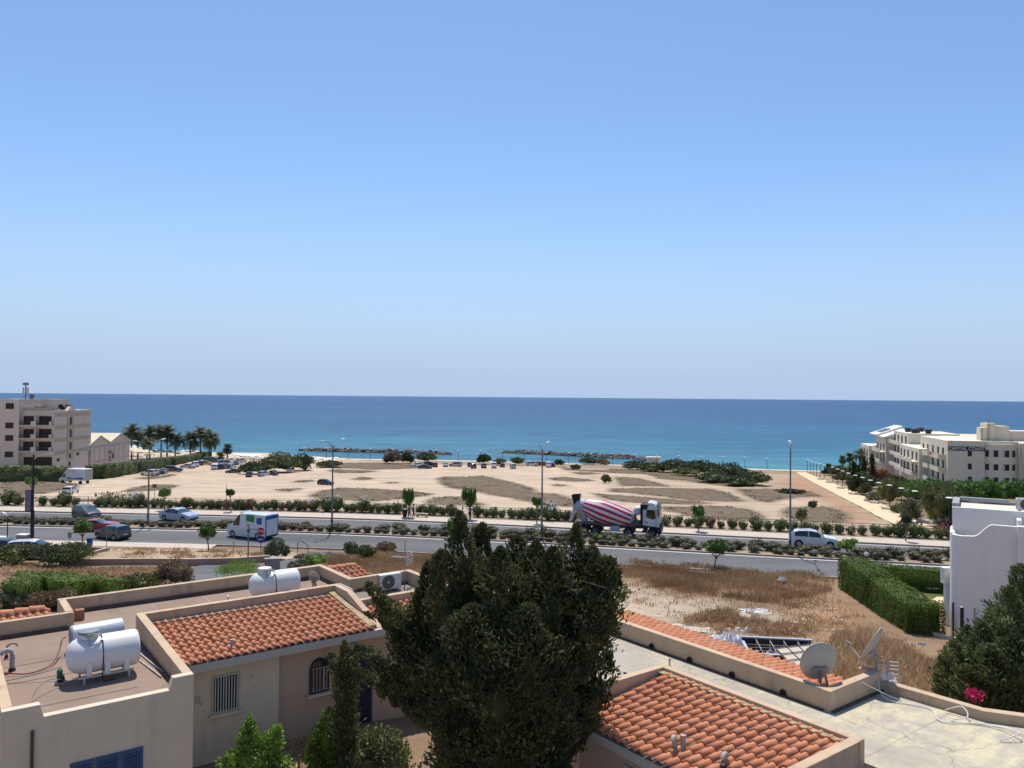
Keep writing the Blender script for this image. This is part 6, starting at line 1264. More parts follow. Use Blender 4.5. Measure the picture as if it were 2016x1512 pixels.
# ---- clipped hedges
def hedge(name, label, path, width, h, mat_, dens, size, seed, dip=0.0):
    rg = np.random.default_rng(seed); o0 = path[0].copy(); parts = []
    for i in range(len(path) - 1):
        a, c = path[i] - o0, path[i+1] - o0; u = np.array((c.x - a.x, c.y - a.y)); L_ = np.hypot(*u); u /= L_; nn = np.array((-u[1], u[0])); ha, hb = (h[i], h[i+1]) if hasattr(h, '__len__') else (h, h)
        hm = (ha + hb) / 2; area_ = L_ * width + 2 * L_ * hm + 2 * width * hm; n = int(area_ * dens)
        f = rg.uniform(0, area_, n); s_ = rg.uniform(-.02, 1.02, n); t_ = rg.uniform(-1, 1, n); zz = rg.uniform(0, 1, n); D = np.zeros((n, 3))
        top = f < L_ * width; sides = ~top & (f < L_ * width + 2 * L_ * hm); ends = ~top & ~sides
        sg = np.where(rg.random(n) < .5, -1, 1); hz_ = ha + (hb - ha) * s_
        off = np.where(sides, sg * width / 2, t_ * width / 2); z_ = np.where(top, hz_, zz * hz_); s_ = np.where(ends, np.where(sg > 0, 1, 0), s_)
        D[:, 2] = top * 1.0; D[:, 0] = np.where(sides, nn[0] * sg, np.where(ends, u[0] * sg, 0)); D[:, 1] = np.where(sides, nn[1] * sg, np.where(ends, u[1] * sg, 0))
        gx_ = a.x + u[0] * L_ * s_ + nn[0] * off; gy_ = a.y + u[1] * L_ * s_ + nn[1] * off; gz_ = a.z + (c.z - a.z) * s_ + z_
        P = np.stack([gx_, gy_, gz_], 1); P += D * (.10 * wob(P[:, 0] * 3, P[:, 1] * 3 + P[:, 2] * 2, .9)[:, None] + rg.normal(0, .035, n)[:, None]); V, F_ = leaves_flat(P, D, size, rg, .34); parts.append((V, F_, 0))
        k_ = .16; bx = []
        for z0, zc in ((0, 1), ):
            for (ss, oo) in ((0, -1), (L_, -1), (L_, 1), (0, 1)):
                for zt in (-.3, None):
                    q = a if ss == 0 else c; hh_ = (ha if ss == 0 else hb); ex = k_ if ss == 0 else L_ - k_
                    bx.append((a.x + u[0]*ex + nn[0]*oo*(width/2-k_), a.y + u[1]*ex + nn[1]*oo*(width/2-k_), q.z + (zt if zt is not None else hh_ - k_)))
        parts.append((np.array(bx), np.array([(0,2,3,1),(2,4,5,3),(4,6,7,5),(6,0,1,7),(1,3,5,7)]), 0))
    return tag(link(name, npbuild(name, parts, [LM[mat_]]), None, o0), label, 'hedge')
A_, B_ = gat(1652, 1160), gat(1795, 1252); A_ = A_ + Vector((.9, 0, 0)); B_ = B_ + Vector((.8, .2, 0)); M_ = A_.lerp(B_, .5)
hedge('clipped_hedge', 'tall clipped green hedge running from the road towards the dry yard', [A_, M_, B_], 1.8, [2.35, 1.9, 1.45], 'hedge', 260, .11, 201)
C_ = A_ + Vector((1.1, 2.0, 0)); D_ = C_ + Vector((11.0, -2.0, 0)); D_.z = float(terr(D_.x, D_.y)); hedge('clipped_hedge', 'clipped hedge between the small lawn and the near carriageway', [C_, D_], 1.3, 1.5, 'hedge', 240, .12, 202)
Hq = [gat(-14, 1198), gat(60, 1196), gat(130, 1190), gat(190, 1180)]; hedge('clipped_hedge', 'wide clipped hedge behind the left tiles with green top and dry brown front', [q + Vector((0, 1.2, 0)) for q in Hq], 3.2, [1.35, 1.35, 1.3, .9], 'hedge', 150, .12, 203)
for k, (px, py, w_, h_, mt) in enumerate(((20,1200,70,42,'grey'),(75,1202,60,38,'dry'),(115,1200,60,40,'dry'),(160,1190,60,30,'olive'))): bush('bush', ['grey shrub growing before the wide clipped hedge, leftmost', 'brown dry shrub before the wide clipped hedge, left one', 'brown dry shrub before the wide clipped hedge, right one', 'olive shrub at the right end of the wide clipped hedge'][k], px, py, w_, h_, mt, 210 + k, 1500, lp=5)
# ---- conifers
def plume(pts, r, n, size, rg, up=1.0, mi=0):       # upright spray mass along a line
    pts = [np.array(p) for p in pts]; t_ = rg.uniform(0, 1, n) ** .9; seg = np.minimum((t_ * (len(pts)-1)).astype(int), len(pts)-2); k_ = t_ * (len(pts)-1) - seg
    A = np.array(pts)[seg]; B = np.array(pts)[seg+1]; c = A + (B-A) * k_[:, None]
    prof = np.sin(np.pi * np.clip(t_ * .86 + .14, 0, 1)) ** .65 * (1 + .22 * np.sin(t_ * 17 + r * 40)); a = rg.uniform(0, 2*np.pi, n); q = (1 - .55 * rg.uniform(0, 1, n) ** 1.8) * (1 + .45 * rg.uniform(0, 1, n) ** 5)
    lump = 1 + .25 * np.sin(a * 3 + t_ * 13) ; D = np.stack([np.cos(a), np.sin(a), np.full(n, .25)], 1); P = c + D * (r * prof * q * lump)[:, None]
    V, F_ = leaves(P, D, size, rg, 3.0, up, .6); return (V, F_, mi)
def conifer(name, label, base, Y, plumes, n, size, seed, mat_='cypress', trunk=.16, blobs=(), up=1.0, twigs=0, spread=1.0):
    rg = np.random.default_rng(seed); o = thing(name, label, 'tree', base); parts = []; tot = sum(p[4] * abs(p[3] - p[1]) for p in plumes); b = MB(); zb = base.z
    hm_ = max((at_depth(q[0], q[1], Y) - base).z for q in plumes); b.tube([(0,0,-.3),(0,0,hm_*.2),(.02,.02,hm_*.45)], [trunk, trunk*.8, trunk*.4], 8)
    for (xt, yt, xb, yb, rp, dz) in plumes:
        T_ = at_depth(xt, yt, Y + dz * spread) - base; B0 = at_depth(xb, yb, Y + dz * .4 * spread) - base; r = rp * Y / FPX; mid = B0.lerp(T_, .5) + Vector((0, dz * .15, 0))
        parts.append(plume([B0, mid, T_], r, int(n * rp * abs(yb - yt) / tot), size, rg, up)); b.tube([(0,0,max(.3, B0.z*.5)), B0, mid, T_.lerp(mid, .3)], [trunk*.45, trunk*.35, trunk*.22, .01], 5)
        for q in (.12, .34, .56): c = B0.lerp(T_, q); V, F_ = core(c, (r*.72, r*.72, (T_-B0).length*.17), .8, 8, 5); parts.append((V, F_, 0))
    for (x, y, rw, rh, dz) in blobs:
        c = at_depth(x, y, Y + dz) - base; rx, rz = rw * Y / FPX, rh * Y / FPX; P, D = ell(int(n * .09), c, (rx, rx * .9, rz), rg, .6); V, F_ = leaves(P, D, size, rg, 2.2, up * .6); parts.append((V, F_, 0)); V, F_ = core(c, (rx, rx*.9, rz), .8); parts.append((V, F_, 0))
    if twigs:
        for q in range(twigs): 
            vv = parts[(q % len(plumes)) * 4][0]; p_ = vv[rg.integers(0, len(vv))]; b.tube([p_, p_ + rg.normal(0, .12, 3), p_ + rg.normal(0, .25, 3)], [.012, .009, .005], 5)
    b.build('trunk', BARK, o); link('crown', npbuild('crown', parts, [LM[mat_]]), o); return o
YC = 15.6
conifer('conifer_tree', 'huge dark many tipped conifer standing between the two cottages', Vector((-.35, YC, 5.0)), YC,
 [(905,1008,925,1330,36,0),(950,1032,945,1330,38,.5),(868,1085,898,1380,40,-.3),(842,1108,870,1420,38,.3),(985,1078,985,1380,48,-.6),(1020,1056,1010,1380,40,.5),(1055,1066,1040,1380,46,0),(1090,1078,1060,1380,50,-.5),(1138,1030,1095,1320,34,.3),(1168,1076,1112,1340,46,0),(1200,1098,1130,1300,42,-.3),(1217,1122,1150,1290,36,.3),(1192,1170,1130,1340,48,-.6),(822,1160,880,1440,32,0),(1200,1285,1140,1450,34,.2),(1178,1365,1105,1500,28,.5),(930,1190,930,1500,60,-1.1),(1040,1190,1030,1500,66,-1.2),(985,1270,985,1520,70,-1.4),(885,1260,900,1520,48,-.9),(1095,1260,1065,1520,48,-.9),(1160,1200,1110,1400,40,.8),
  (724,1148,838,1300,26,-.2),(757,1178,835,1330,28,0),(717,1205,815,1250,20,-.1),(785,1235,840,1400,34,-.2),(700,1318,820,1400,24,.1),(742,1296,830,1400,32,-.1),(772,1322,845,1430,34,.1),(700,1270,770,1330,20,0)],
 95000, .115, 301, blobs=[(990,1420,140,120,0),(990,1520,140,110,0),(915,1490,52,110,0),(1045,1470,62,100,0)], twigs=40)
conifer('cypress_tree', 'slim upright cypress before the dark blue door', Vector((-4.0, 18.3, 5.0)), 18.3, [(678,1262,682,1510,20,0),(668,1300,680,1520,16,.1),(690,1310,688,1520,15,-.1),(650,1285,676,1360,14,0),(700,1290,682,1360,13,.1),(678,1380,682,1560,22,0)], 9000, .10, 302, trunk=.06)
conifer('garden_conifer', 'small fresh green garden conifer left of the slim cypress', Vector((-5.0, 18.4, 5.0)), 18.4, [(648,1392,640,1540,22,0),(630,1425,632,1560,24,.1),(618,1450,625,1570,20,-.1),(656,1440,650,1570,22,.1)], 6000, .09, 303, mat_='hedge', trunk=.05)
YR = 24.0
conifer('pine_tree', 'soft green spreading conifer at the right edge beside the white house', Vector((15.0, YR, 3.6)), YR,
 [(2012,1112,1995,1330,36,0),(1990,1155,1975,1350,34,-.5),(1962,1190,1950,1370,34,.3),(1935,1225,1930,1390,34,-.3),(1905,1232,1912,1390,30,.3),(1880,1262,1895,1400,30,-.2),(1858,1290,1880,1400,26,.2),(1848,1330,1880,1410,24,0),(2030,1150,2020,1380,46,.4),(1950,1270,1945,1420,44,-1.0),(2000,1250,1990,1420,50,-1.0),(1900,1310,1910,1420,36,-.8),(2050,1120,2040,1360,44,0)], 30000, .16, 304, mat_='pine', trunk=.14, blobs=[(1930,1360,75,50,0),(2000,1340,70,70,0)])
P = at_depth(1918, 1368, 22.4); o = thing('bougainvillea', 'bright magenta bougainvillea at the foot of the right conifer', 'shrub', Vector((P.x, P.y, float(terr(P.x, P.y)))))
b = MB(); zz = P.z - o.location.z
for q in range(4): b.tube([(0,0,-.1),(.1*q-.15,.05,zz*.5),(.12*q-.18,0,zz)], [.03,.02,.01], 5)
b.build('stems', BARK, o); Pp, D = ell(170, (0,0,zz), (.26,.2,.20), RNG, .4); V, F_ = leaves(Pp, D, .09, RNG, 1.2, .1); link('flowers', npbuild('flowers', [(V, F_, 0)], [LM['pink']]), o)
def garden_bush(name, label, P, blobs, n, size, mat_, seed, aspect=2.0, up=.3, core_=True, shell=.35):
    rg = np.random.default_rng(seed); o = thing(name, label, 'shrub', P); b = MB()
    for c, r in blobs: b.tube([(0,0,-.1),(c[0]*.4,c[1]*.4,c[2]*.5),c], [.04,.025,.008], 5)
    b.build('stems', BARK, o); link('foliage', npbuild('foliage', bush_parts(blobs, n, size, rg, 0, aspect, up, shell, core_), [LM[mat_]]), o); return o
garden_bush('citrus_shrub', 'bright green leafy shrub in front of the barred window', Vector((-6.1, 18.6, 5.0)), [((0,0,.75),(.55,.5,.55)),((-.5,0,.55),(.38,.35,.42)),((.35,.1,1.0),(.32,.3,.38)),((-.15,0,1.25),(.26,.25,.4)),((.62,0,.55),(.3,.3,.35)),((.5,.1,1.25),(.16,.16,.32)),((-.1,-.1,1.6),(.12,.12,.25))], 3600, .105, 'bright', 311, 1.8, .5)
garden_bush('jasmine_shrub', 'billowing pale green shrub between the slim cypress and the big conifer', Vector((-3.2, 18.0, 5.0)), [((0,0,.7),(.68,.55,.7)),((.25,.1,1.25),(.55,.5,.5)),((-.3,-.2,.45),(.5,.45,.55)),((.6,0,.95),(.42,.42,.5)),((.1,-.4,.3),(.65,.5,.5)),((-.05,.1,1.45),(.3,.3,.3))], 6200, .09, 'olive', 312, 1.8, .4)
g = garden_bush('ornamental_grass', 'straw coloured grass tuft in a dark pot by the big conifer', Vector((-2.55, 17.6, 5.0)), [((0,0,.42),(.2,.2,.2))], 500, .28, 'straw', 313, 14, .5, False, .1)
b = MB(); b.lathe([(0,0),(.15,0),(.2,.34),(.17,.34),(0,.3)], 14); b.build('pot', M('pot_black', (.02,.02,.022)), g)
for k, (x, y, s_) in enumerate(((-3.1, 19.3, .22), (-2.2, 17.3, .2), (-4.95, 19.6, .15))):
    o = link('garden_stone', rock_mesh(20 + k, s_), None, (x, y, 5.05)); o.data.materials.append(STONE); tag(o, ['pale boulder below the dark blue door', 'pale boulder beside the straw grass pot', 'grey boulder at the foot of the tan porch wall'][k], 'stone')
# ================================================================== white villa at the right edge
def villa():
    WV = M('white_villa_render', (.80, .765, .705), .9, .025, .6, stain=((.70,.665,.61), .9, .66), bumpk=.08, bscale=30, streak=((.62,.58,.53), .45)); WR = M('villa_roof', (.66,.58,.48), .9, .06, 1.2, stain=((.5,.45,.38), 1.5, .62)); GP = M('grey_parapet_paint', (.30,.31,.31), .85, .1, 1.5)
    o = thing('white_villa', 'white rendered villa with a curving parapet wall at the right edge', 'house', (23.0, 40.2, 2.2), -R_(31)); Z0 = -1.2
    def wall(plan, tops, th, name, mt=WV):
        b = MB(); n = len(plan); inn = []
        for i in range(n):
            a, c = Vector(plan[max(i-1,0)]), Vector(plan[min(i+1,n-1)]); u = (c-a).normalized(); inn.append((plan[i][0]-u.y*th, plan[i][1]+u.x*th))
        vs = [(p[0],p[1],Z0) for p in plan] + [(p[0],p[1],t_) for p,t_ in zip(plan,tops)] + [(p[0],p[1],t_) for p,t_ in zip(inn,tops)] + [(p[0],p[1],Z0) for p in inn]; fs = []
        for i in range(n-1):
            for r in range(3): fs.append((r*n+i, r*n+i+1, (r+1)*n+i+1, (r+1)*n+i))
        fs += [(0,n,2*n,3*n),(n-1,2*n-1,3*n-1,4*n-1)]; b.add(vs, fs); return b.build(name, mt, o, bevel=.015)
    pl, tp = [(-.12,2.6)], [5.42]
    for a in np.linspace(math.pi, 1.5*math.pi, 9): pl.append((.55+.67*math.cos(a), .67+.67*math.sin(a))); tp.append(5.40 if a < 3.6 else 5.30)
    for x in np.linspace(.7, 2.85, 22):
        pl.append((x, 0.0)); s_ = np.clip((x-.95)/.85, 0, 1); s_ = s_*s_*(3-2*s_); tp.append(5.28 + .05*min(1,x) + s_*.66)
    wall(pl, tp, .22, 'curved_wall')
    b = MB(); b.box(2.85,-.28,Z0,9.0,.2,6.05); b.box(2.85,.2,Z0,3.05,2.0,6.3); b.build('stepped_wall', WV, o, bevel=.02)
    b = MB(); b.box(-.02,1.25,Z0,8.2,1.45,6.62); b.box(-.02,1.45,Z0,.2,4.6,6.62); b.box(.2,4.4,Z0,8.2,4.6,6.55); b.build('upper_wall', WV, o, bevel=.015)
    b = MB(); b.box(-.03,1.5,6.62,.3,4.62,6.80); b.box(.3,4.3,6.62,2.6,4.62,6.84); b.box(2.6,4.34,6.60,8.2,4.6,6.72); b.build('roof_parapet', GP, o, bevel=.01)
    b = MB(); b.box(.2,1.45,6.4,8.2,4.4,6.55); b.build('flat_roof', WR, o)
    b = MB(); b.box(2.05,-.02,-.3,2.6,.004,1.8) if False else b.box(2.35,-.03,.1,2.75,.003,1.9); b.build('window', M('dark_brown_frame', (.05,.032,.024), .5, .1, 4), o)
    b = MB(); b.box(3.75,.0,6.14,4.3,.16,6.7) if False else b.tube([(3.2,.1,6.0),(3.2,.1,6.65),(3.5,.1,6.65)], .03, 6); b.tube([(3.35,.15,6.0),(3.35,.15,6.5)], .025, 6); b.tube([(3.15,.12,6.3),(3.55,.12,6.3)], .02, 6); b.build('pipework', GREYPVC, o)
    b = MB(); b.lathe([(0,-.005),(.09,0),(0,.004)], 10, (1.55,-.003,2.1), 'y'); b.build('wall_stain_plate', M('faint_grey', (.55,.55,.55), .9, .1, 6), o)
    q = o.matrix_basis @ Vector((3.35, 2.0, 6.56)); aircon('white air conditioner on the villa roof edge', q, -R_(18), .95, .62)
    # terrace edge with posts
    t_ = thing('terrace_wall', 'low curved cream terrace wall at the foot of the white villa', 'low wall', (22.2, 39.2, 1.8)); b = MB(); pts = [(-.4,2.2),(-.1,.9),(.3,.2),(.9,-.1),(1.5,.05),(1.9,.45),(2.3,.5),(3.4,.42)]
    for i in range(len(pts)-1):
        a, c = Vector((*pts[i],0)), Vector((*pts[i+1],0)); b.obox((a+c)/2 + Vector((0,0,.25)), ((c-a).length/2+.06,.09,.42), c-a)
    b.build('wall_body', M('cream_terrace', (.58,.52,.43), .9, .06, 2), t_)
    for (x, y, h, lb) in ((22.75,38.9,1.75,'thick dark post at the corner of the white villa'),(25.0,38.6,1.2,'dark post standing before the white villa wall'),(23.9,38.4,1.0,'thin grey stake in front of the terrace wall'),(21.9,38.2,2.1,'dark fence post at the near end of the clipped hedge'),(22.0,36.6,2.1,'pale wooden stake near the heap of metal tubes')):
        p_ = thing('fence_post', lb, 'post', (x, y, float(terr(x,y)))); b = MB(); r = .085 if 'thick' in lb or 'dark post' in lb else .045; b.tube([(0,0,-.2),(0,0,h)], r, 8); b.build('post', M('dark_wood', (.035,.025,.022), .8, .15, 5) if 'dark' in lb else M('pale_wood', (.30,.25,.2), .8, .15, 5), p_); b = MB(); b.tube([(0,0,h),(0,0,h+.03)], [r*1.1, r*.6], 8); b.build('cap', STEEL, p_)
    P = Vector((22.6, 37.3, float(terr(22.6,37.3)))); b = MB()
    for k in range(9):
        a = k*.7; b.tube([Vector((math.cos(a)*.4, math.sin(a)*.3, .05)), Vector((math.cos(a+.5)*.3, math.sin(a+.5)*.2, .55+.1*(k%3))), Vector((math.cos(a+1.4)*.45, math.sin(a+1.4)*.3, .15))], .018, 5)
    tag(b.build('metal_frame_heap', M('pale_tube', (.5,.52,.56), .5, .1, 4), None, P), 'tangle of pale metal tubes dumped by the end of the hedge', 'scrap heap')
    garden_bush('dry_shrub', 'small dry twiggy shrub against the white villa wall', Vector((25.3, 38.9, 2.2)), [((0,0,1.0),(.28,.25,.45)),((.1,0,.6),(.2,.2,.3))], 260, .10, 'lowscrub', 401, 2, .4, False, .2)
    cab = cabinet('white meter cabinet beside the curved wall of the villa', Vector((24.25, 42.9, 4.35)), 0, .5, .4, .85, WV, SW, 1)
    b = MB(); b.box(-.12,-.12,-3.2,.12,.12,0); b.build('pedestal', WV, cab)
    # picnic table on the lawn
    P = gat(1849, 1166); tb = thing('picnic_table', 'round green garden table with white benches on the lawn', 'table', P); GT = M('green_table_top', (.012,.13,.075), .5, .08, 3)
    b = MB(); b.lathe([(0,.72),(.78,.72),(.80,.75),(.78,.78),(0,.79)], 26); top = b.build('table_top', GT, tb); b = MB(); b.lathe([(.10,0),(.07,.35),(.07,.72)], 10); b.lathe([(0,.02),(.4,.03),(.42,0)], 14); b.build('pedestal', CBLACK, tb)
    for s in (-1,1):
        b = MB(); b.box(s*.72-.38,-.55,.36,s*.72+.38,-.22,.43); b.build('bench_seat', SW, tb)
        for x in (-.3,.3):
            b = MB(); b.box(s*.72+x-.03,-.52,0,s*.72+x+.03,-.25,.36); b.build('leg', CBLACK, tb)
    for (x,y,r) in ((-.15,-.1,.05),(.1,-.2,.06),(.22,.05,.05)):
        tag(MB().lathe([(0,.79),(r,.79),(r*.9,.95),(r*.5,1.0),(0,1.0)],10).build('jar', M('pale_jar', (.5,.6,.55), .3, .1, 5), None, P+Vector((x,y,0))), {-.15:'left pale jar on the green table',.1:'middle pale jar on the green table',.22:'right pale jar on the green table'}[x], 'jar', 'jars on the green garden table')
    P = gat(1788, 1142); b = MB(); b.obox((0,0,.3),(.32,.03,.32),(1,.3,0),up=(.2,0,1)); tag(b.build('orange_board', M('orange_plastic',(.45,.09,.03),.5,.1,4), None, P), 'orange board leaning on the hedge beside the lawn', 'board')
    tag(drape([gat(1828,1186), gat(1880,1190)], [gat(1845,1176), gat(1880,1178)], 8, 3, .05).build('garden_path', PATHM), kind='structure')
    o = rock_mesh(55,.16); l = link('white_bundle', o, None, gat(1681, 1160) + Vector((1.2, .6, 2.45))); o.materials.append(SW); tag(l, 'small white bundle lying on top of the clipped hedge corner', 'bundle')
villa()
# ================================================================== dumped things on the waste ground
def cloth(name, label, P, w, d, hgt, seed, cat='sheet', rz=0.0, mt=None):
    n = 26; V = []; 
    for j in range(n):
        for i in range(n):
            x, y = (i/(n-1)-.5), (j/(n-1)-.5); f = 1 + .25*math.sin(5*math.atan2(y,x)+seed); q = Vector((x*3.4+seed, y*3.4, seed)); z = abs(mnoise.noise(q))*hgt*1.3 + abs(mnoise.noise(q*2.7))*hgt*.7; e = max(0, 1-(2*max(abs(x),abs(y)))**4); V.append((x*w*f, y*d*f, z*e+.015))
    F_ = [(j*n+i, j*n+i+1, (j+1)*n+i+1, (j+1)*n+i) for j in range(n-1) for i in range(n-1)]; me = bpy.data.meshes.new(name); me.from_pydata(V, [], F_); me.materials.append(mt or M('white_sheet', (.66,.65,.66), .8, .08, 2)); o = link(name, me, None, P, rz); return tag(o, label, cat)
cloth('plastic_sheet', 'white plastic sheet lying flat in the dry yard', gat(1487, 1204), 1.5, .8, .18, 3); cloth('plastic_sheet', 'crumpled white tarpaulin heap at the left end of the open metal box', gat(1440, 1264), 1.7, 1.3, .55, 7)
cloth('plastic_sheet', 'torn white tarpaulin hanging over the open metal box', gat(1503, 1282) + Vector((0,0,.15)), 1.0, .9, .5, 11); cloth('plastic_sheet', 'small white rag beside the wire racks', gat(1522, 1294), .7, .5, .3, 15); cloth('plastic_sheet', 'dirty white plastic scraps behind the crumpled tarpaulin', gat(1480, 1243), 1.5, .6, .25, 19)
cloth('plastic_bag', 'small white plastic bag in the tall dry grass', gat(1539, 1152) + Vector((0,0,.35)), .55, .4, .3, 23, 'bag'); cloth('plastic_sheet', 'tiny blue scrap on the bare slope below the hedge', gat(1817, 1270), .35, .25, .1, 27, mt=M('blue_scrap', (.15,.3,.4), .7, .1, 4))
for k, (px, py, s_) in enumerate(((1463,1213,.35),(1435,1218,.28),(1510,1209,.22),(1560,1225,.18),(1390,1243,.4),(1365,1240,.35),(1335,1232,.25))):
    me = rock_mesh(60+k, s_); me.materials.append(STONE); o = link('flat_stone', me, None, gat(px, py)); o.scale = (1.7,1.1,.35); tag(o, ['flat pale slab below the white plastic sheet','flat pale stones left of the pale slab','small pale stone right of the pale slab','pale stone in grass above the open metal box','large pale slab at the edge of the red tile strip','pale slab left of the tarpaulin heap','smaller pale stone by the tile strip'][k], 'stone')
P = gat(1535, 1296); o = thing('metal_box', 'long open dark metal box with pale rims dumped behind the tile strip', 'metal box', P, R_(-8)); DM = M('dark_box_paint', (.03,.032,.042), .6, .15, 3); RB = M('pale_blue_rim', (.40,.44,.52), .5, .06, 3)
b = MB(); b.box(-1.5,-.75,0,1.5,-.70,.35); b.box(-1.5,.70,0,1.5,.75,.62); b.box(-1.5,-.7,0,-1.45,.7,.5); b.box(1.45,-.7,0,1.5,.7,.5); b.box(-1.45,-.7,0,1.45,.7,.04); b.build('box_body', DM, o)
b = MB(); b.box(-1.55,.66,.62,1.55,.80,.68); b.box(-1.55,-.80,.35,1.55,-.66,.40); b.box(-1.55,-.66,.45,-1.42,.66,.52); b.box(1.42,-.66,.45,1.55,.66,.52); b.build('rim', RB, o)
b = MB()
for x in (-.9,-.3,.3,.9): b.box(x-.02,.6,.05,x+.02,.7,.6); b.tube([(x,.68,.58),(x+.1,-.6,.36)], .018, 5)
for y in (-.4,0,.4): b.tube([(-1.4,y,.42),(1.4,y,.45)], .018, 5)
b.build('inner_bars', M('pale_bar', (.45,.40,.34), .6, .1, 4), o)
P = gat(1578, 1318); o = thing('wire_rack', 'beige board with a wire grid leaning out of the open metal box', 'rack', P + Vector((0,0,.2)), R_(18)); b = MB(); b.obox((0,0,.35),(.85,.62,.02),(1,0,0),up=(0,-.35,1)); b.build('board', M('beige_board', (.60,.52,.42), .8, .06, 3), o)
b = MB(); U = Vector((0,-.35,1)).normalized(); Wv = U.cross(Vector((1,0,0)))
for k in range(4): x = -.85+k*1.7/3; b.tube([Vector((x,0,.35))+U*.045-Wv*.7, Vector((x,0,.35))+U*.045+Wv*.7], .02, 5)
for k in range(4): y = -.62+k*1.24/3; b.tube([Vector((-.95,0,.35))+U*.06+Wv*y, Vector((.95,0,.35))+U*.06+Wv*y], .02, 5)
b.build('grid_bars', M('dark_bar', (.09,.08,.07), .6, .1, 4), o)

# ================================================================== far shore
def fbush(*a, **k): k.setdefault('name', 'coastal_bush'); nm = k.pop('name'); return bush(nm, *a, **k)
far = [  # label, foot px, foot py, width, height, leaf, leaves
 ('big dark green bush mass in the lot, left part', 500, 934, 74, 26, 'scrub', 2600), ('big dark green bush mass in the lot, tallest middle part', 545, 931, 84, 40, 'scrub', 3000), ('big dark green bush mass in the lot, right part', 588, 927, 60, 32, 'scrub', 2200),
 ('low green bush before the white beach parasols', 646, 921, 56, 14, 'scrub', 1000), ('brownish round bush in front of the left breakwater', 772, 914, 40, 23, 'dry', 1000), ('dark round bush beside the brownish one', 800, 912, 30, 20, 'dark', 800), ('green bush behind the dark parked cars', 838, 911, 46, 18, 'scrub', 900),
 ('dark tree like bush behind the row of parked cars', 952, 914, 30, 20, 'dark', 800), ('olive bush behind the white van in the lot', 983, 917, 28, 14, 'olive', 600), ('pale green bush behind the white pickup', 1018, 916, 26, 16, 'olive', 600), ('low dark bush right of the lamp post by the sea', 1101, 915, 24, 10, 'dark', 400),
 ('green bush at the sea edge left of the right breakwater end', 1160, 915, 40, 14, 'scrub', 700), ('brown bush beside the green one at the sea edge', 1187, 916, 28, 13, 'dry', 500), ('low green bush before the promenade', 1134, 925, 22, 11, 'scrub', 400), ('lone round green bush on the dry ground', 1194, 952, 22, 18, 'scrub', 600),
 ('small shrub beside the round dry patch', 1602, 1001, 20, 15, 'scrub', 400),
 ('green coastal scrub below the white beach kiosk', 1262, 926, 74, 18, 'scrub', 1500), ('coastal scrub patch, second from the kiosk', 1330, 932, 70, 27, 'scrub', 2000), ('bright coastal scrub in front of the long thicket', 1352, 938, 60, 18, 'olive', 1200), ('coastal scrub thicket, tall middle part', 1385, 937, 84, 30, 'scrub', 2400), ('coastal scrub thicket, right part', 1440, 947, 100, 34, 'scrub', 3000), ('coastal scrub thicket, right end by the red earth', 1492, 957, 70, 28, 'scrub', 2200), ('low dark scrub left of the red earth track', 1560, 973, 56, 10, 'dark', 600), ('low coastal scrub strip before the promenade', 1300, 918, 60, 10, 'scrub', 700),
 ('coastal scrub thicket, low front fill', 1415, 952, 90, 22, 'scrub', 1800), ('coastal scrub thicket, front edge near the track', 1462, 958, 70, 20, 'scrub', 1500), ('coastal scrub patch between kiosk and thicket', 1290, 930, 60, 20, 'scrub', 1200),
 ('green shrubs at the top of the path lamps, first', 1662, 950, 40, 20, 'olive', 900), ('green shrubs at the top of the path lamps, second', 1706, 976, 34, 24, 'olive', 900), ('low shrubs below the path lamps, middle', 1730, 990, 44, 22, 'grey', 900), ('low shrubs below the path lamps, near', 1775, 1012, 36, 22, 'olive', 800), ('dense green tree under the apartment corner', 1840, 985, 60, 44, 'street', 2200), ('dense green tree under the name sign', 1876, 988, 60, 42, 'street', 2200), ('olive tree between the path and the balconies', 1765, 965, 44, 30, 'olive', 1300),
 ('dark round bush beside the beach path', 1690, 973, 42, 34, 'dark', 1400), ('green tree at the far end of the beach path', 1655, 941, 44, 24, 'scrub', 1100), ('dark bush at the far end of the beach path', 1632, 936, 26, 14, 'dark', 500), ('bright green tree below the far palms', 1664, 931, 34, 16, 'bright', 600), ('green tree below the apartment block, left', 1712, 962, 46, 26, 'scrub', 1100),
 ('olive grey tree beside the path lamps', 1757, 1000, 54, 58, 'olive', 2600), ('dark leafy tree before the apartment balconies', 1812, 994, 64, 48, 'street', 2600), ('dark leafy tree under the balconies, left one', 1786, 986, 50, 44, 'street', 2000), ('grey green tree near the path lamps, right', 1797, 1030, 46, 50, 'grey', 2000), ('big spreading acacia like tree near the white villa', 1872, 1040, 112, 88, 'olive', 5200), ('dark undergrowth below the spreading tree', 1880, 1044, 74, 30, 'dark', 1200),
 ('large dark leaved tree behind the villa, left', 1912, 992, 70, 46, 'street', 2400), ('large dark leaved tree behind the villa, second', 1952, 992, 62, 48, 'street', 2400), ('large dark leaved tree behind the villa, third', 1985, 994, 56, 48, 'street', 2200), ('large dark leaved tree behind the villa, rightmost', 2018, 996, 56, 52, 'street', 2200), ('green shrub at the foot of the path lamp by the villa', 1846, 1030, 34, 34, 'bright', 900),
 ('pale green broad leaved tree before the apartment block', 1762, 942, 36, 30, 'bright', 900), ('green tree right of the cypresses', 1702, 948, 30, 20, 'scrub', 600),
 ('dark hedge tree at the far left edge', 20, 915, 60, 10, 'dark', 500)]
for k, (lb, px, py, w_, h_, mt, n) in enumerate(far): fbush(lb, px, py, w_, h_, mt, 500 + k, n=n, group='bushes and trees by the shore', cat='bush' if 'tree' not in lb else 'tree', name='coastal_bush' if 'tree' not in lb.replace('tree like', '') else 'leafy_tree', lp=4.0)
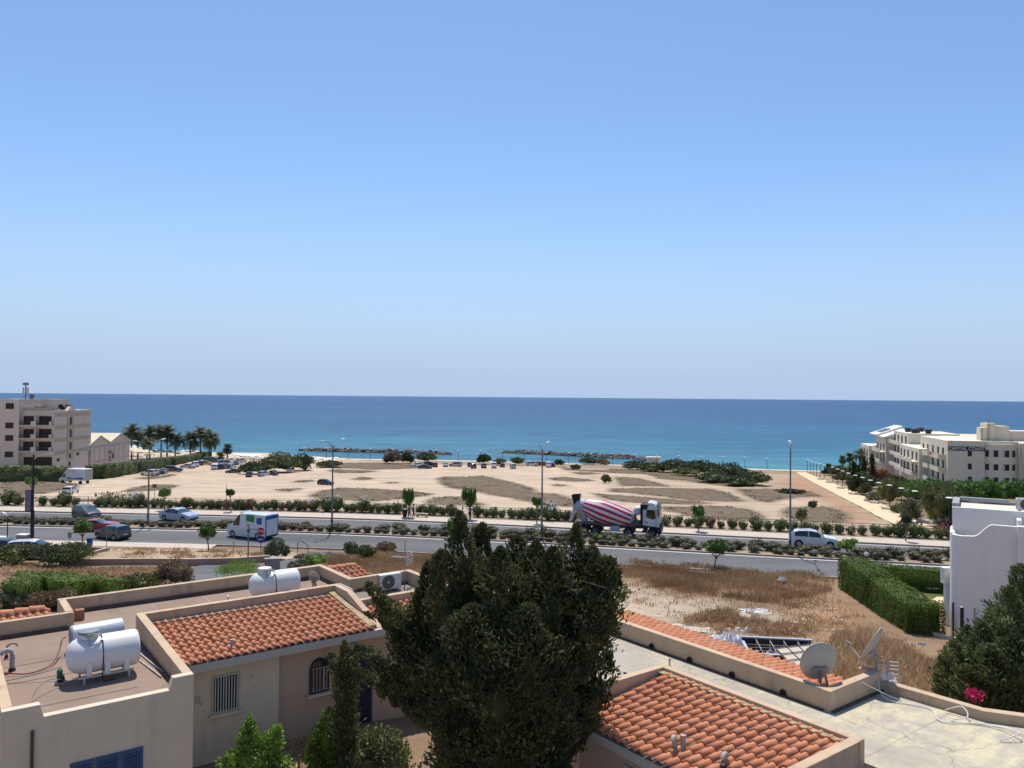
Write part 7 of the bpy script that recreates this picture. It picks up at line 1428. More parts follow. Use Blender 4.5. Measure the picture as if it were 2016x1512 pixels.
fbush('orange flowering tree below the apartment block', 1736, 953, 40, 26, 'scrub', 590, n=900, cat='tree', name='flowering_tree', flowers=('orange', 240), lp=4)
def fhedge(lb, path, w_, h, seed, mt='dark'): return hedge('tall_hedge', lb, [gat(*p_) + Vector((0, w_/2, 0)) for p_ in path], w_, h, mt, 9, .62, seed)
fhedge('long dark hedge below the left hotel beside the box lorry', [(-12,949),(60,949),(118,949)], 5, [3.0,2.9,2.8], 601, 'scrub'); fhedge('long dark hedge leading from the box lorry to the palms', [(178,944),(250,932),(318,918)], 4, [2.9,2.6,2.4], 602, 'scrub'); fhedge('clipped hedge below the beach parasols', [(328,917),(370,908),(402,899)], 3.5, [2.2,1.9,1.6], 603, 'scrub')
# palms
def palm_mesh(n, L_, droop, seed, lw=.42, fan=False):
    rg = np.random.default_rng(seed); V = []; F_ = []; 
    for k in range(n):
        a = k * 2.399963; el = np.clip(rg.normal(.35, .55), -.75, 1.4) if not fan else rg.uniform(-.9, 1.45); d = np.array((math.cos(a), math.sin(a))); p = np.array((0., 0., 0.)); pts = [p.copy()]; e = el; st = L_ / 7
        for s_ in range(7): p = p + st * np.array((d[0]*math.cos(e), d[1]*math.cos(e), math.sin(e))); e -= droop * (.6 + .1 * s_); pts.append(p.copy())
        sd_ = np.array((-d[1], d[0], 0))
        for s_ in range(7):
            A, B = pts[s_], pts[s_+1]; wl = lw * math.sin(math.pi * (s_ + .8) / 8.2) + .03
            for sg in (-1, 1):
                for q in (0, .5):
                    r0 = A + (B - A) * q; tip = r0 + sd_ * sg * wl * (1.6 if fan else 1.0) + (B - A) * .9 + np.array((0, 0, -.16 * wl)); b0 = len(V); V += [r0, r0 + (B - A) * .42, tip]; F_.append((b0, b0 + 1, b0 + 2, b0 + 2))
    return np.array(V), [f[:3] for f in F_]
def palm_part(name, spec, mt): V, F_ = spec; me = npmesh(name, V, np.array(F_), mt); return me
PALM1 = [palm_part('crown', palm_mesh(84, 3.0, .20, 700 + k, .75), LM['palm']) for k in range(2)]; PALM2 = palm_part('crown', palm_mesh(64, 1.7, .16, 710, .6, True), LM['palm'])
def palm(lb, px, py, ptop, r_px, kind=1, grp='palm trees by the shore', Y=None):
    P = gat(px, py); s_ = r_px * P.y / FPX / (2.0 if kind == 1 else 1.4); hgt = CAMH - P.z + (at_depth(px, ptop, P.y).z - CAMH); o = thing('palm_tree', lb, 'palm tree', P, rnd.uniform(0, 6), grp); b = MB(); b.tube([(0,0,-.5),(.1,0,hgt*.5),(0,0,hgt)], [.3,.24,.26], 8); b.build('trunk', M('palm_trunk', (.17,.13,.10), .9, .25, 5), o); c = link('crown', PALM1[int(px) % 2] if kind == 1 else PALM2, o, (0,0,hgt)); c.scale = (s_, s_, s_); return o
for lb, px, py, pt_, r, kd in (('tall palm right behind the gabled hall',259,905,850,16,1),('shorter palm beside the gabled hall',271,904,862,14,1),('palm left of the beach parasols, third from the hall',295,903,853,16,1),('low yellowish palm before the tall ones',289,905,872,12,1),('dense tall palm in the middle of the group',317,902,851,16,1),('second dense tall palm in the middle of the group',329,902,852,15,1),('round palm left of the lower hedge',345,902,866,15,1),('broad drooping palm above the lower hedge',375,901,866,17,1),('tall narrow palm in the right part of the group',394,901,853,14,1),('tall palm at the right end of the group',412,902,862,16,1),('lower palm at the right end of the group',416,902,870,13,1),('lone fan palm standing on the beach',448,905,883,10,2),('short bushy palm left of the lone fan palm',433.5,907,899,10,2),('palm crown cut by the left edge before the hotel',3,925,858,16,1),
 ('small fan palm at the far end of the beach path',1631,931,920,8,2),('thin fan palm before the apartment block, left',1659,932,904,8,2),('thin fan palm before the apartment block, right',1673,933,900,9,2),('feathery palm beside the apartment block corner',1693,940,895,12,1)): palm(lb, px, py, pt_, r, kd)
def cyp(lb, px, py, ptop, w_, seed): 
    P = gat(px, py); rg = np.random.default_rng(seed); h = (py - ptop) * P.y / FPX; r = w_ * P.y / FPX / 2; o = thing('cypress_tree', lb, 'cypress', P, 0, 'dark cypresses by the apartment block'); parts = [plume([(0,0,.3),(0,0,h*.5),(0,0,h)], r, 900, .5, rg, 1.2)]
    for q in (.2,.45,.7): V, F_ = core((0,0,h*q), (r*.7,r*.7,h*.2), .9, 8, 5); parts.append((V,F_,0))
    link('crown', npbuild('crown', parts, [LM['dark']]), o); b = MB(); b.tube([(0,0,-.3),(0,0,h*.5)], [.15,.08], 6); b.build('trunk', BARK, o)
for a in (('broad dark cypress left of the apartment block',1681,942,909,13,1),('slim cypress between two broad ones',1689,940,916,5,2),('wide dark cypress at the apartment block corner',1701,944,902,16,3),('tall slim cypress before the apartment balconies',1717,952,893,10,4)): cyp(*a)
# ---- path lamps, bench blocks, promenade lamps
LP = MB(); LP.tube([(0,0,-.2),(0,0,3.85)], .07, 7); LPm = LP.mesh('post', DPOLE); LHb = MB(); LHb.lathe([(0,0),(.40,.0),(.43,.05),(.36,.10),(0,.12)], 14); LHm = LHb.mesh('lamp_head', SW)
def plamp(P, lb, grp, name='path_lamp'):
    o = thing(name, lb, 'lamp', P, 0, grp); link('post', LPm, o); link('lamp_head', LHm, o, (0,0,3.85)); return o
heads = [(295,550),(320,560),(343,568),(370,575),(398,582),(430,592),(497,610),(538,625),(577,640),(622,658),(677,675),(735,692),(797,715),(863,738),(950,762),(1043,790),(1150,818),(1425,895)]
for k, (x, y) in enumerate(heads):
    hh = 52 + (y - 550) * .37; P = gat(1516 + x / 4.032, 780 + (y + hh) / 4.032); plamp(P, ('flat headed lamp beside the beach path' if k < 17 else 'flat headed lamp half hidden by the white villa'), 'lamps along the beach path')
for k in range(22):
    px = 598.5 + k * 43.4; P = gat(px, 906.5 + k * .98); w = float(wof(P.x, P.y)); Y = float(yk(P.x)) + 185 / .98; P = Vector((P.x * Y / P.y, Y, 0)); P.z = float(terr(P.x, P.y)); plamp(P, 'thin promenade lamp standing against the sea', 'lamps along the promenade', 'promenade_lamp')
BLK = MB(); BLK.box(-.75,-.32,.0,.75,.32,.5); BLKm = BLK.mesh('bench_block', M('white_block', (.62,.57,.5), .9, .05, 3))
for x, y in ((400,665),(470,690),(562,737),(655,783),(780,838),(830,855),(928,905),(1120,985),(1215,1010)):
    o = link('bench_block', BLKm, None, gat(1516 + x/4.032, 780 + y/4.032), R_(-50)); tag(o, 'white stone bench block at the edge of the beach path', 'bench block', 'bench blocks along the beach path')
# ---- kiosk, beach parasols
P = on_curve(1286, 186); P.z = at_depth(1286, 911, P.y).z; o = thing('beach_kiosk', 'small white flat roofed kiosk at the water edge', 'kiosk', P, 0); b = MB()
for x in (-2.2,0,2.2):
    for y in (-1,1): b.box(x-.08,y-.08,-3.5,x+.08,y+.08,1.7)
b.build('posts', SW, o); b = MB(); b.box(-2.5,-1.3,1.7,2.5,1.3,2.05); b.build('roof', SW, o); b = MB(); b.box(-2.2,.9,0,2.2,1.0,1.7); b.build('back_wall', M('kiosk_wall', (.5,.46,.4)), o)
CAN = MB(); nC = 8; CAN.add([(0,0,.75)] + [(1.7*math.cos(2*math.pi*k/nC), 1.7*math.sin(2*math.pi*k/nC), .1) for k in range(nC)] + [(1.7*math.cos(2*math.pi*k/nC), 1.7*math.sin(2*math.pi*k/nC), -.12) for k in range(nC)], [(0,1+k,1+(k+1)%nC) for k in range(nC)] + [(1+k,1+nC+k,1+nC+(k+1)%nC,1+(k+1)%nC) for k in range(nC)])
CANm = CAN.mesh('canopy', M('white_canopy', (.74,.72,.68), .9, .03, 2)); CANc = CANm.copy(); CANc.materials.clear(); CANc.materials.append(M('cream_canopy', (.66,.56,.38), .9, .04, 2)); PP = MB(); PP.tube([(0,0,-2.2),(0,0,.7)], .05, 6); PPm = PP.mesh('pole', SW)
def parasol(P, s_, cream, lb, grp):
    o = thing('beach_parasol', lb, 'parasol', P + Vector((0,0,2.2*s_)), rnd.uniform(0,1), grp); link('canopy', CANc if cream else CANm, o); link('pole', PPm, o); o.scale = (s_, s_, s_)
for px, py, s_, cr in ((263,897,1.9,0),(272,899,1.8,0),(279,902,1.2,0),(290,905,1.0,0),(262,908,2.2,1),(275,909,2.0,1),(288,909,1.9,1),(303,903,1.5,1),(312,904,1.6,1),(322,903,1.5,0),(296,906,1.3,1),(333,902,1.4,0),(341,901,1.2,0),(350,902,1.0,0),(362,899,1.2,0),(374,899,1.3,0),(387,899,1.1,1),(306,897,1.1,0),(327,897,1.1,0),(336,898,1.0,0)): parasol(gat(px, py), s_ * .72, cr, 'cream parasol of the beach terrace beside the gabled hall' if cr else 'white parasol of the beach terrace beside the palms', 'parasols of the beach terrace')
for k in range(0, 46):
    px = 462 + k * 1.75 if k < 30 else 618 + (k - 30) * 2.9; py = 902 + (k % 3) * 1.6 if k < 30 else 910 + (k % 3) * 1.5
    parasol(gat(px + rnd.uniform(-1,1), py + rnd.uniform(-.7,.7)), rnd.uniform(.45,.66), 0, 'white beach parasol in the rows at the water edge', 'white parasols on the beach')
# ---- breakwaters
ROCK = M('breakwater_rock', (.13, .115, .10), .9, .5, .35, bumpk=.3)
def breakwater(lb, a, b_, hw, hh, n, seed):
    rg = np.random.default_rng(seed); A, B = at(*a, SEA), at(*b_, SEA); Vs, Fs, nb = [], [], 0; ms = [rock_mesh(200 + k) for k in range(5)]; u = (B - A); nn = Vector((-u.y, u.x, 0)).normalized()
    for i in range(n):
        t_ = rg.uniform(0, 1); r_ = rg.normal(0, .5); r_ = max(-1, min(1, r_)); s_ = rg.uniform(.4, .95); e = min(1, 6 * min(t_, 1 - t_) + .35); h_ = hh * e * (1 - abs(r_)) * rg.uniform(.2, 1.1); c = A + u * t_ + nn * r_ * hw; m_ = ms[i % 5]; co = np.array([v.co[:] for v in m_.vertices]) @ np.array(Matrix.Rotation(rg.uniform(0, 6), 3, 'Z') @ Matrix.Rotation(rg.uniform(0, 3), 3, 'X')).T * s_ * (1.2, 1.2, .8) + (c.x, c.y, SEA + h_ - .1); Vs.append(co); Fs += [tuple(q + nb for q in f.vertices) for f in m_.polygons]; nb += len(co)
    me = bpy.data.meshes.new('breakwater'); me.from_pydata(np.concatenate(Vs).tolist(), [], Fs); me.materials.append(ROCK); o = link('breakwater', me); return tag(o, lb, 'breakwater')
breakwater('left rock breakwater lying across the bay', (592, 887), (886, 894.5), 2.6, 1.35, 460, 1); breakwater('right rock breakwater ending behind the white kiosk', (992, 891), (1276, 905), 2.6, 1.35, 460, 2)
V, F_ = ell(60, (0,0,0), (2.2,1.2,.35), RNG, .3)[0], None; Vq, Fq2 = leaves(V, np.tile([0,0,1.], (60,1)), .9, RNG, 1.5, .2); fo = link('surf_foam', npmesh('surf_foam', Vq, Fq2, LM['white']), None, at(984, 891, SEA + .2)); tag(fo, kind='stuff')

# ================================================================== parked cars in the lot
CARP = {}
def lotcar(px, py, kind, colr, ang, lb):
    P = gat(px, py); P.z += .02
    if kind not in CARP:
        nm = {'hatch':'hatchback_car','sedan':'saloon_car','suv':'suv_car','mpv':'people_carrier','minivan':'minivan','coupe':'coupe_car'}[kind]; o = make_car(kind, nm, lb, 'minivan' if kind == 'minivan' else 'car', PALETTE[colr], P, R_(ang), 'cars parked in the dirt lot'); CARP[kind] = None; bpy.context.view_layer.update(); CARP[kind] = proto(o); return
    o = dup(CARP[kind], P, R_(ang), lb); o.scale = (.84,)*3 if py > 925 else (.95,)*3
    for c in o_children(o):
        if c.name.split('.')[0] in ('body', 'mirror'): c.color = (*PALETTE[colr], 1)
def o_children(o): return [c for c in NEWC.get(o.name, [])]
NEWC = {}
def dup(tree, loc=None, rz=None, label=None, parent=None):
    o, ch = tree; c = o.copy(); COL.objects.link(c)
    if parent is not None: c.parent = parent; NEWC.setdefault(parent.name, []).append(c)
    if loc is not None: c.location = loc
    if rz is not None: c.rotation_euler = (0, 0, rz)
    if label: c['label'] = label
    for k in ch: dup(k, parent=c)
    return c
F_BACK, SIDE_R, SIDE_L = 85, 5, 180      # nose away, nose right, nose left
for a in ((294,936,'hatch','white',172,'white hatchback parked side on by the long dark hedge'),(311,934.5,'hatch','dgrey',100,'dark hatchback right of the white one by the hedge'),(321,933,'sedan','dgrey',100,'second dark car right of the white hatchback'),(341,929,'suv','brown',12,'dark brown car at the end of the hedge row'),
 (370,922,'sedan','silver',165,'silver saloon below the parasol hedge'),(384,919,'mpv','white',120,'white people carrier next to the silver saloon'),(394,916,'suv','dgrey',110,'dark car left of the yellow one'),(405,916,'hatch','yellow',15,'yellow car at the end of the lot'),(415,911,'minivan','dgrey',20,'dark van behind the yellow car'),(423,910,'suv','black',60,'black car behind the yellow car'),
 (424,924,'suv','white',100,'white car nearest the camera in the beach end cluster'),(442,923.5,'suv','black',80,'black off road car in the beach end cluster'),(444,917,'minivan','silver',15,'silver van in the beach end cluster'),(455,922.5,'hatch','silver',85,'silver hatchback in the beach end cluster'),(466,915,'sedan','dgrey',100,'dark saloon before the big bush'),(453,910,'hatch','white',80,'white hatchback at the back of the beach end cluster'),(475,911,'hatch','silver',70,'silver car beside the big bush top'),
 (459,931.5,'sedan','blue',200,'dark blue car half hidden by the big bush'),(491,938.5,'hatch','blue',100,'dark blue grey car in front of the big bush, leftmost'),(519,937.5,'mpv','silver',75,'silver green car in front of the big bush'),(538,935,'sedan','black',130,'black saloon in front of the big bush'),(572,931,'minivan','silver',95,'old grey van parked into the big bush'),
 (641,955,'hatch','black',-12,'black hatchback alone in the middle of the lot'),(823,919,'sedan','white',30,'white car behind the dark one at the sea edge'),(836,923,'sedan','black',10,'black saloon nearest at the sea edge'),(845,918,'suv','dred',20,'dark red car behind the black saloon'),(856,919,'hatch','black',100,'black hatchback in the sea edge row'),(877,919,'sedan','silver',95,'silver saloon in the sea edge row'),(897,918.5,'mpv','silver',170,'silver people carrier in the sea edge row'),
 (926,918.5,'suv','dgrey',90,'dark grey off road car in the sea edge row'),(932,922,'suv','dred',95,'dark red off road car in the sea edge row'),(952,921,'mpv','grey',95,'grey people carrier before the dark bush'),(972.5,921,'minivan','white',92,'white minivan before the olive bush'),(989,920,'hatch','dgrey',90,'dark hatchback right of the white minivan'),(1009.5,922,'suv','silver',95,'silver off road car before the pale bush'),(1046,917.5,'mpv','white',10,'white car left of the red ones'),(1055,916,'suv','dgrey',80,'dark car between the white and the red'),(1064,917,'hatch','red',175,'red hatchback by the tall lamp post'),(1072,916,'sedan','red',100,'red saloon right of the tall lamp post'),(1080,920,'minivan','white',85,'white minivan right of the red cars'),(1088,919,'hatch','black',80,'black car at the right end of the sea edge row')): lotcar(*a)
P = gat(139, 972); make_car('hatch', 'hatchback_car', 'white hatchback alone on the dirt in front of the box lorry', 'car', PALETTE['white'], P + Vector((0,0,.02)), R_(98)).scale = (.85,)*3
def boxlorry():
    P = gat(150, 952); o = thing('box_lorry', 'white box lorry with a blue wave parked by the dark hedge', 'lorry', P, R_(165)); WH = M('box_white', (.64,.64,.63), .5, .04, 2)
    b = MB(); b.box(-3.0,-1.05,.75,1.35,1.05,3.05); b.build('cargo_box', WH, o, bevel=.03); b = MB(); b.box(-3.03,-.95,.85,-2.99,.95,2.95); b.build('rear_door', M('door_grey', (.33,.35,.33), .6, .08, 3), o)
    b = MB(); b.slaby([(1.4,.45),(3.35,.45),(3.35,1.05),(2.75,1.25),(2.15,2.15),(1.4,2.25)], -.95, .95); b.build('cab', WH, o, bevel=.05); b = MB(); b.slaby([(1.6,2.2),(2.15,2.15),(1.4,3.0),(1.36,3.0),(1.36,2.25)], -.8, .8); b.build('wind_deflector', WH, o)
    b = MB(); b.add([(2.80,-.8,1.27),(2.80,.8,1.27),(2.20,.8,2.12),(2.20,-.8,2.12)], [(0,1,2,3)]); b.build('windscreen', CGLL, o)
    for s in (1,-1):
        b = MB(); b.slaby([(1.65,1.3),(2.6,1.3),(2.15,2.0),(1.65,2.05)], s*.95-.012, s*.95+.012); b.build('side_window', CGL, o)
        b = MB(); pts = [(-2.8,1.0)]+[(-2.8+k*.4,1.28+.12*math.sin(k*.75)) for k in range(11)]+[(1.2,1.0)]; b.slaby(pts, s*1.05-.006, s*1.05+.008); b.build('blue_wave', M('wave_blue', (.06,.15,.34), .5, .1, 3), o)
        b = MB()
        for k, w_ in enumerate((.22,.2,.2,.12,.3,.14)): b.box(-1.0+k*.36,s*1.05-.006,2.35+.04*(k%2),-1.0+k*.36+w_,s*1.05+.008,2.62)
        b.build('faded_lettering', M('faded_blue', (.30,.36,.45), .5, .1, 3), o)
    r = .36; wb = MB(); wb.lathe([(0,-.1),(r*.6,-.1),(r,-.08),(r,.08),(r*.6,.1),(0,.1)], 16, axis='y'); wm = wb.mesh('wheel', TYRE)
    for x in (-1.9,2.4):
        for s in (1,-1): link('wheel', wm, o, (x, s*.92, r))
boxlorry()
# ================================================================== the two hotels
HC = M('hotel_beige_render', (.56, .475, .41), .9, .05, .25, stain=((.47,.39,.33), .35, .62)); HT = M('hotel_tan_stone', (.43, .355, .26), .9, .12, .6); HP = M('hotel_pale_render', (.64, .565, .44), .9, .05, .25, stain=((.5,.45,.38), .4, .62)); HROOF = M('cream_roof_sheet', (.66, .55, .40), .8, .05, .4)
HW = M('hotel_white_render', (.70, .625, .50), .9, .05, .25, stain=((.55,.5,.43), .4, .63)); DG = M('hotel_dark_glass', (.022, .019, .019), .45, 0, spec=.25); DRAIL = M('dark_railing', (.05,.045,.045), .6, .1, 2); BRF = M('brown_window_frame', (.09,.06,.045), .6, .1, 2)
def win(par, x, y, z0, z1, w, face, depth=.12, glass=DG, nm='window'):
    """face 'y': lies in the front (normal -y) at y, centred on x; face 'x': lies in the left/right side plane x"""
    f = MB(); e = .07; s = depth
    if face == 'y':
        f.box(x-w/2-e, y-.03, z0-e, x+w/2+e, y+.01, z0); f.box(x-w/2-e, y-.03, z1, x+w/2+e, y+.01, z1+e); f.box(x-w/2-e, y-.03, z0, x-w/2, y+.01, z1); f.box(x+w/2, y-.03, z0, x+w/2+e, y+.01, z1); f.box(x-.03, y-.03, z0, x+.03, y+.01, z1)
        o = f.build(nm, BRF, par); g = MB(); g.box(x-w/2, y-.012, z0, x+w/2, y+.004, z1)
    else:
        sg = 1 if face == 'x+' else -1; a, b_ = sorted((x+sg*.03, x-sg*.01)); c, d_ = sorted((x+sg*.012, x-sg*.004))
        f.box(a, y-w/2-e, z0-e, b_, y+w/2+e, z0); f.box(a, y-w/2-e, z1, b_, y+w/2+e, z1+e); f.box(a, y-w/2-e, z0, b_, y-w/2, z1); f.box(a, y+w/2, z0, b_, y+w/2+e, z1)
        o = f.build(nm, BRF, par); g = MB(); g.box(c, y-w/2, z0, d_, y+w/2, z1)
    g.build('pane', glass, o); return o
LH = thing('hotel', 'beige five storey hotel with brown balconies cut by the left edge', 'hotel', (-110, 185, -5.5), R_(4))
b = MB(); b.box(-7.45,0,-2,0,18.8,15.7); b.box(-26,-.6,-2,-12.1,18,15.1); b.box(-12.1,-1.2,-2,-7.45,10,18.5); b.build('wall', HC, LH)
b = MB(); b.box(-5.1,4,15.7,.85-2,10,18.5); b.build('penthouse', HC, LH); b = MB(); b.box(-7.45,-.04,15.2,.04,18.84,15.78); b.build('roof_parapet', HC, LH)
b = MB()
for z in (14.6, 11.55, 8.45, 5.35): b.box(.0,.3,z-.35,.07,6.2,z+.55); b.box(.0,9.4,z-.35,.07,18.6,z+.55)
b.box(.0,6.2,3.5,.12,9.4,15.9); b.build('stone_band', HT, LH)
b = MB(); b.slabx([(5.4,15.5),(7.8,17.0),(10.2,15.5)], -.5, .35); b.build('gable_cap', HC, LH)
for z in (12.2, 9.1, 6.0): win(LH, .121, 7.8, z, z+1.75, .8, 'x+')
for z in (3.9, 1.9): win(LH, .121, 7.6, z, z+.9, .7, 'x+')
for y, z in ((2.2, 3.5), (11.8, 4.2)): win(LH, .001, y, z, z+.6, 1.2, 'x+')
for z in (16.2, 11.6, 8.6, 4.7): win(LH, -9.6, -1.201, z, z+1.25, 1.75, 'y')
for z0, z1 in ((12.5,14.4),(9.4,11.3),(6.35,8.3)):
    for x in (-5.6, -2.0): win(LH, x, -.001, z0, z1, 2.75, 'y', nm='balcony_door')
    b = MB(); b.box(-7.3,-1.5,z0-.45,.1,0,z0-.2); b.box(-4.6,-1.5,z0-.2,-3.4,-1.35,z0+.75); b.box(-.4,-1.5,z0-.2,.1,-1.35,z0+.7); b.box(-3.9,-1.35,z0-.2,-3.7,0,z1+.2); b.build('balcony', HC, LH)
    b = MB(); 
    for x in np.arange(-7.2, -.4, .16):
        if -4.6 < x < -3.4: continue
        b.box(x-.02,-1.46,z0-.2,x+.02,-1.42,z0+.62)
    b.box(-7.25,-1.47,z0+.6,-.4,-1.41,z0+.68); b.build('balcony_railing', DRAIL, LH)
    for x in (-15.5, -19.5): win(LH, x, -.601, z0, z1, 2.6, 'y', nm='balcony_door')
    b = MB(); b.box(-22,-1.9,z0-.45,-12.6,-.6,z0-.2); b.box(-22,-1.9,z0-.2,-12.6,-1.75,z0+.6); b.build('balcony', HC, LH)
win(LH, -3.6, -.001, 2.4, 4.6, 6.4, 'y', nm='lobby_window'); win(LH, -16, -.601, 2.4, 4.6, 5, 'y', nm='lobby_window')
b = MB(); b.box(-7.6,-2.8,0,4,-2.5,1.9); b.box(4,-2.5,0,4.3,10,1.6); b.build('terrace_wall', HC, LH)
b = MB(); b.box(-7.3,.1,15.78,-.2,.16,16.5); b.build('roof_railing', M('pale_roof_rail', (.35,.31,.28), .7, .1, 2), LH)
for lb, loc, sz in (('dark slatted roof plant box on the left hotel', (3.0-2.2, 8, 15.75), (1.2,1.0,1.35)), ('low grey roof plant unit before the left hotel penthouse', (-3.0, 2.2, 15.75), (1.5,.7,1.0))):
    o = thing('roof_plant', lb, 'roof plant', LH.location + Matrix.Rotation(R_(4),3,'Z') @ Vector((loc[0]-1.5, loc[1], loc[2])), R_(4)); b = MB(); b.box(-sz[0]/2*1.6,-sz[1]/2,0,sz[0]/2*1.6,sz[1]/2,sz[2]); b.build('casing', M('plant_grey', (.15,.135,.125), .6, .15, 2), o)
    b = MB()
    for k in range(7): b.box(-sz[0]*.75+k*sz[0]*.23,-sz[1]/2-.05,.1,-sz[0]*.75+k*sz[0]*.23+.1,-sz[1]/2,sz[2]-.1)
    b.build('slats', M('plant_light', (.32,.30,.28), .6, .1, 2), o)
def onLH(x, y, z): return LH.location + Matrix.Rotation(R_(4),3,'Z') @ Vector((x, y, z))
o = thing('telecom_mast', 'stubby telecom mast with round top on the left hotel tower', 'mast', onLH(-8.3, 3, 18.5), 0); GM = M('mast_grey', (.23,.22,.21), .6, .1, 2)
b = MB(); b.tube([(0,0,0),(0,0,4.0)], .16, 8); b.tube([(-.9,.2,0),(0,0,1.2)], .05, 5); b.tube([(.3,0,.9),(.55,0,1.3),(.55,0,2.6)], .05, 5); b.build('mast', GM, o)
b = MB(); b.lathe([(0,3.35),(.62,3.35),(.66,3.6),(.62,4.0),(0,4.05)], 18); b.build('round_head', GM, o)
for a in (0, 2.1, 4.2):
    b = MB(); b.obox((math.cos(a)*.55, math.sin(a)*.55, 2.1), (.09,.18,.75), (math.cos(a), math.sin(a), 0)); b.build('panel_antenna', M('panel_beige', (.42,.40,.36), .6, .1, 2), o)
o = thing('roof_tank', 'dark round tank on a stand beside the telecom mast', 'tank', onLH(-6.3, 2, 18.5), 0); b = MB(); b.lathe([(0,.5),(.5,.5),(.55,.8),(.5,1.15),(.2,1.2),(0,1.2)], 14); b.build('tank_body', M('tank_grey', (.15,.14,.135), .6, .1, 3), o); b = MB(); b.box(-.35,-.35,0,.35,.35,.5); b.build('stand', GM, o)
P_ = onLH(-.2, 3.5, 15.7); o = garden_bush('roof_shrub', 'dark shrub growing on the roof of the left hotel', P_, [((0,0,.8),(.55,.5,.7)),((.5,0,.5),(.4,.4,.45))], 300, .4, 'dark', 800)
# gabled hall
AH = thing('gabled_hall', 'low beige hall with two gables and cream roof beside the left hotel', 'hall', onLH(0, 17.5, 0), R_(4)); g_ = [(0,-2),(25.5,-2),(25.5,6.0),(19,8.4),(12.5,6.25),(6.5,8.4),(0,6.1)]
b = MB(); b.slabx(g_, -22, 0); b.build('wall', HC, AH)
b = MB()
for (y0, z0, y1, z1) in ((-.4,5.98,6.5,8.45),(6.5,8.45,12.5,6.3),(12.5,6.3,19,8.45),(19,8.45,25.9,5.88)):
    u = Vector((0,y1-y0,z1-z0)).normalized(); b.add([(-22.3,y0,z0+.04),(.25,y0,z0+.04),(.25,y1,z1+.04),(-22.3,y1,z1+.04),(-22.3,y0,z0+.24),(.25,y0,z0+.24),(.25,y1,z1+.24),(-22.3,y1,z1+.24)], [(0,3,2,1),(4,5,6,7),(0,1,5,4),(1,2,6,5),(2,3,7,6),(3,0,4,7)])
b.build('roof', HROOF, AH)
b = MB(); b.box(.0,.2,5.4,.06,25.3,5.85); b.box(0,.2,1.5,.05,25.3,1.9)
for y in (3.2, 6.2, 9.2, 15.2, 18.2, 21.2): b.box(.0,y,-1,.055,y+.35,5.4)
b.build('stone_band', M('hall_tan_trim', (.45,.365,.30), .9, .1, .6), AH)
for y, z in ((12.6, 1.9), (14.5, 2.4)): win(AH, .001, y, z-.7, z+.5, 1.0, 'x+')
b = MB(); b.obox((.5,12.5,3.6), (.6,1.1,.05), (1,0,-.5)); b.build('awning', M('dark_awning', (.05,.05,.05)), AH)
# ------------------------------------------------------------------ apartment hotel on the right
RA = -R_(15.3); RH = thing('apartment_hotel', 'pale stepped apartment hotel with rows of balconies and a dark name sign', 'hotel', (93.5, 165, -5.0), RA)
b = MB(); b.box(0,0,-2,7,23.6,10.9); b.box(7,.7,-2,13.6,12,10.75); b.build('wall', HW, RH, bevel=.03)
b = MB(); b.box(-2,16,-2,9,36.5,8.1); b.build('lower_block', HW, RH); b = MB(); b.box(0,36.5,-2,12,54,10.9); b.build('tall_block', HW, RH); b = MB(); b.box(-2,54,-2,9,68,9.0); b.box(-4,68,-2,7,82,5.7); b.build('end_block', HW, RH)
b = MB(); b.box(7,12,-2,24,50,10.3); b.build('rear_wing', HP, RH)
b = MB(); vs = [(7+6.4*k/12, .68-.85*math.sin(math.pi*k/12)) for k in range(13)]; b.prism(vs + [(13.4,1.2),(7,1.2)], -2, 10.3); b.build('curved_bay', HW, RH)
b = MB(); b.slaby([(13.4,-2),(14.6,-2),(13.5,10.7),(13.4,10.7)], -.5, 8) ; b.slaby([(14.6,-2),(28,-2),(28,10.7),(13.5,10.7)], -1.2, 10); b.build('right_wing', HP, RH)
b = MB(); b.box(8.3,7,10.3,9.6,10,13.6); b.box(9.6,7,10.3,11.2,12,14.6); b.box(11.2,7.5,10.3,14,12,14.0); b.box(14,9,10.3,28,16,12.9); b.build('penthouse', HP, RH, bevel=.03); b = MB(); b.box(9.55,6.9,10.3,10.0,7.0,14.6); b.box(8.25,6.92,10.3,8.6,7.0,13.5); b.build('stone_band', HT, RH)
b = MB(); b.box(7.2,12.2,10.31,23.8,49.8,10.5); b.box(.3,.3,10.2,6.8,23.3,10.4); b.build('roof_deck', HROOF, RH)
b = MB(); b.tube([(10.6,9,14.6),(10.6,9,19.0)], .025, 5); b.tube([(10.4,9,14.6),(10.4,9,15.3)], .12, 6); b.build('roof_mast', M('mast_grey', (.23,.22,.21)), RH)
b = MB()
for k in range(8): x = .45+k*.85; b.box(x-.13,-.012,9.98,x+.13,.02,10.7)
b.build('parapet_slots', M('slot_pale', (.70,.62,.48), .9, .05, 2), RH)
b = MB(); b.box(0,-.02,10.75,13.3,.25,10.95); b.build('parapet_cap', HW, RH)
for z0, z1 in ((7.75,9.0),(4.95,6.1),(2.2,3.3)):
    if z0 < 7.5 or True: win(RH, 4.2, -.001, z0, min(z1, 8.75), .62, 'y')
    for k in range(4):
        t_ = (.13, .36, .62, .83)[k]; x = 7+6.4*t_; y = .68-.85*math.sin(math.pi*t_)-.02; win(RH, x, y, z0, z1, 1.05 if k < 3 else .8, 'y')
b = MB(); b.box(0,-.12,8.85,7.05,-.003,9.75); sg = b.build('name_sign', M('sign_black', (.018,.018,.022), .5, .05, 2), RH); text_mesh('CAPITAL COAST', .92, .02, SW, 'lettering', sg, (3.5,-.145,9.28), (math.pi/2,0,0), True)
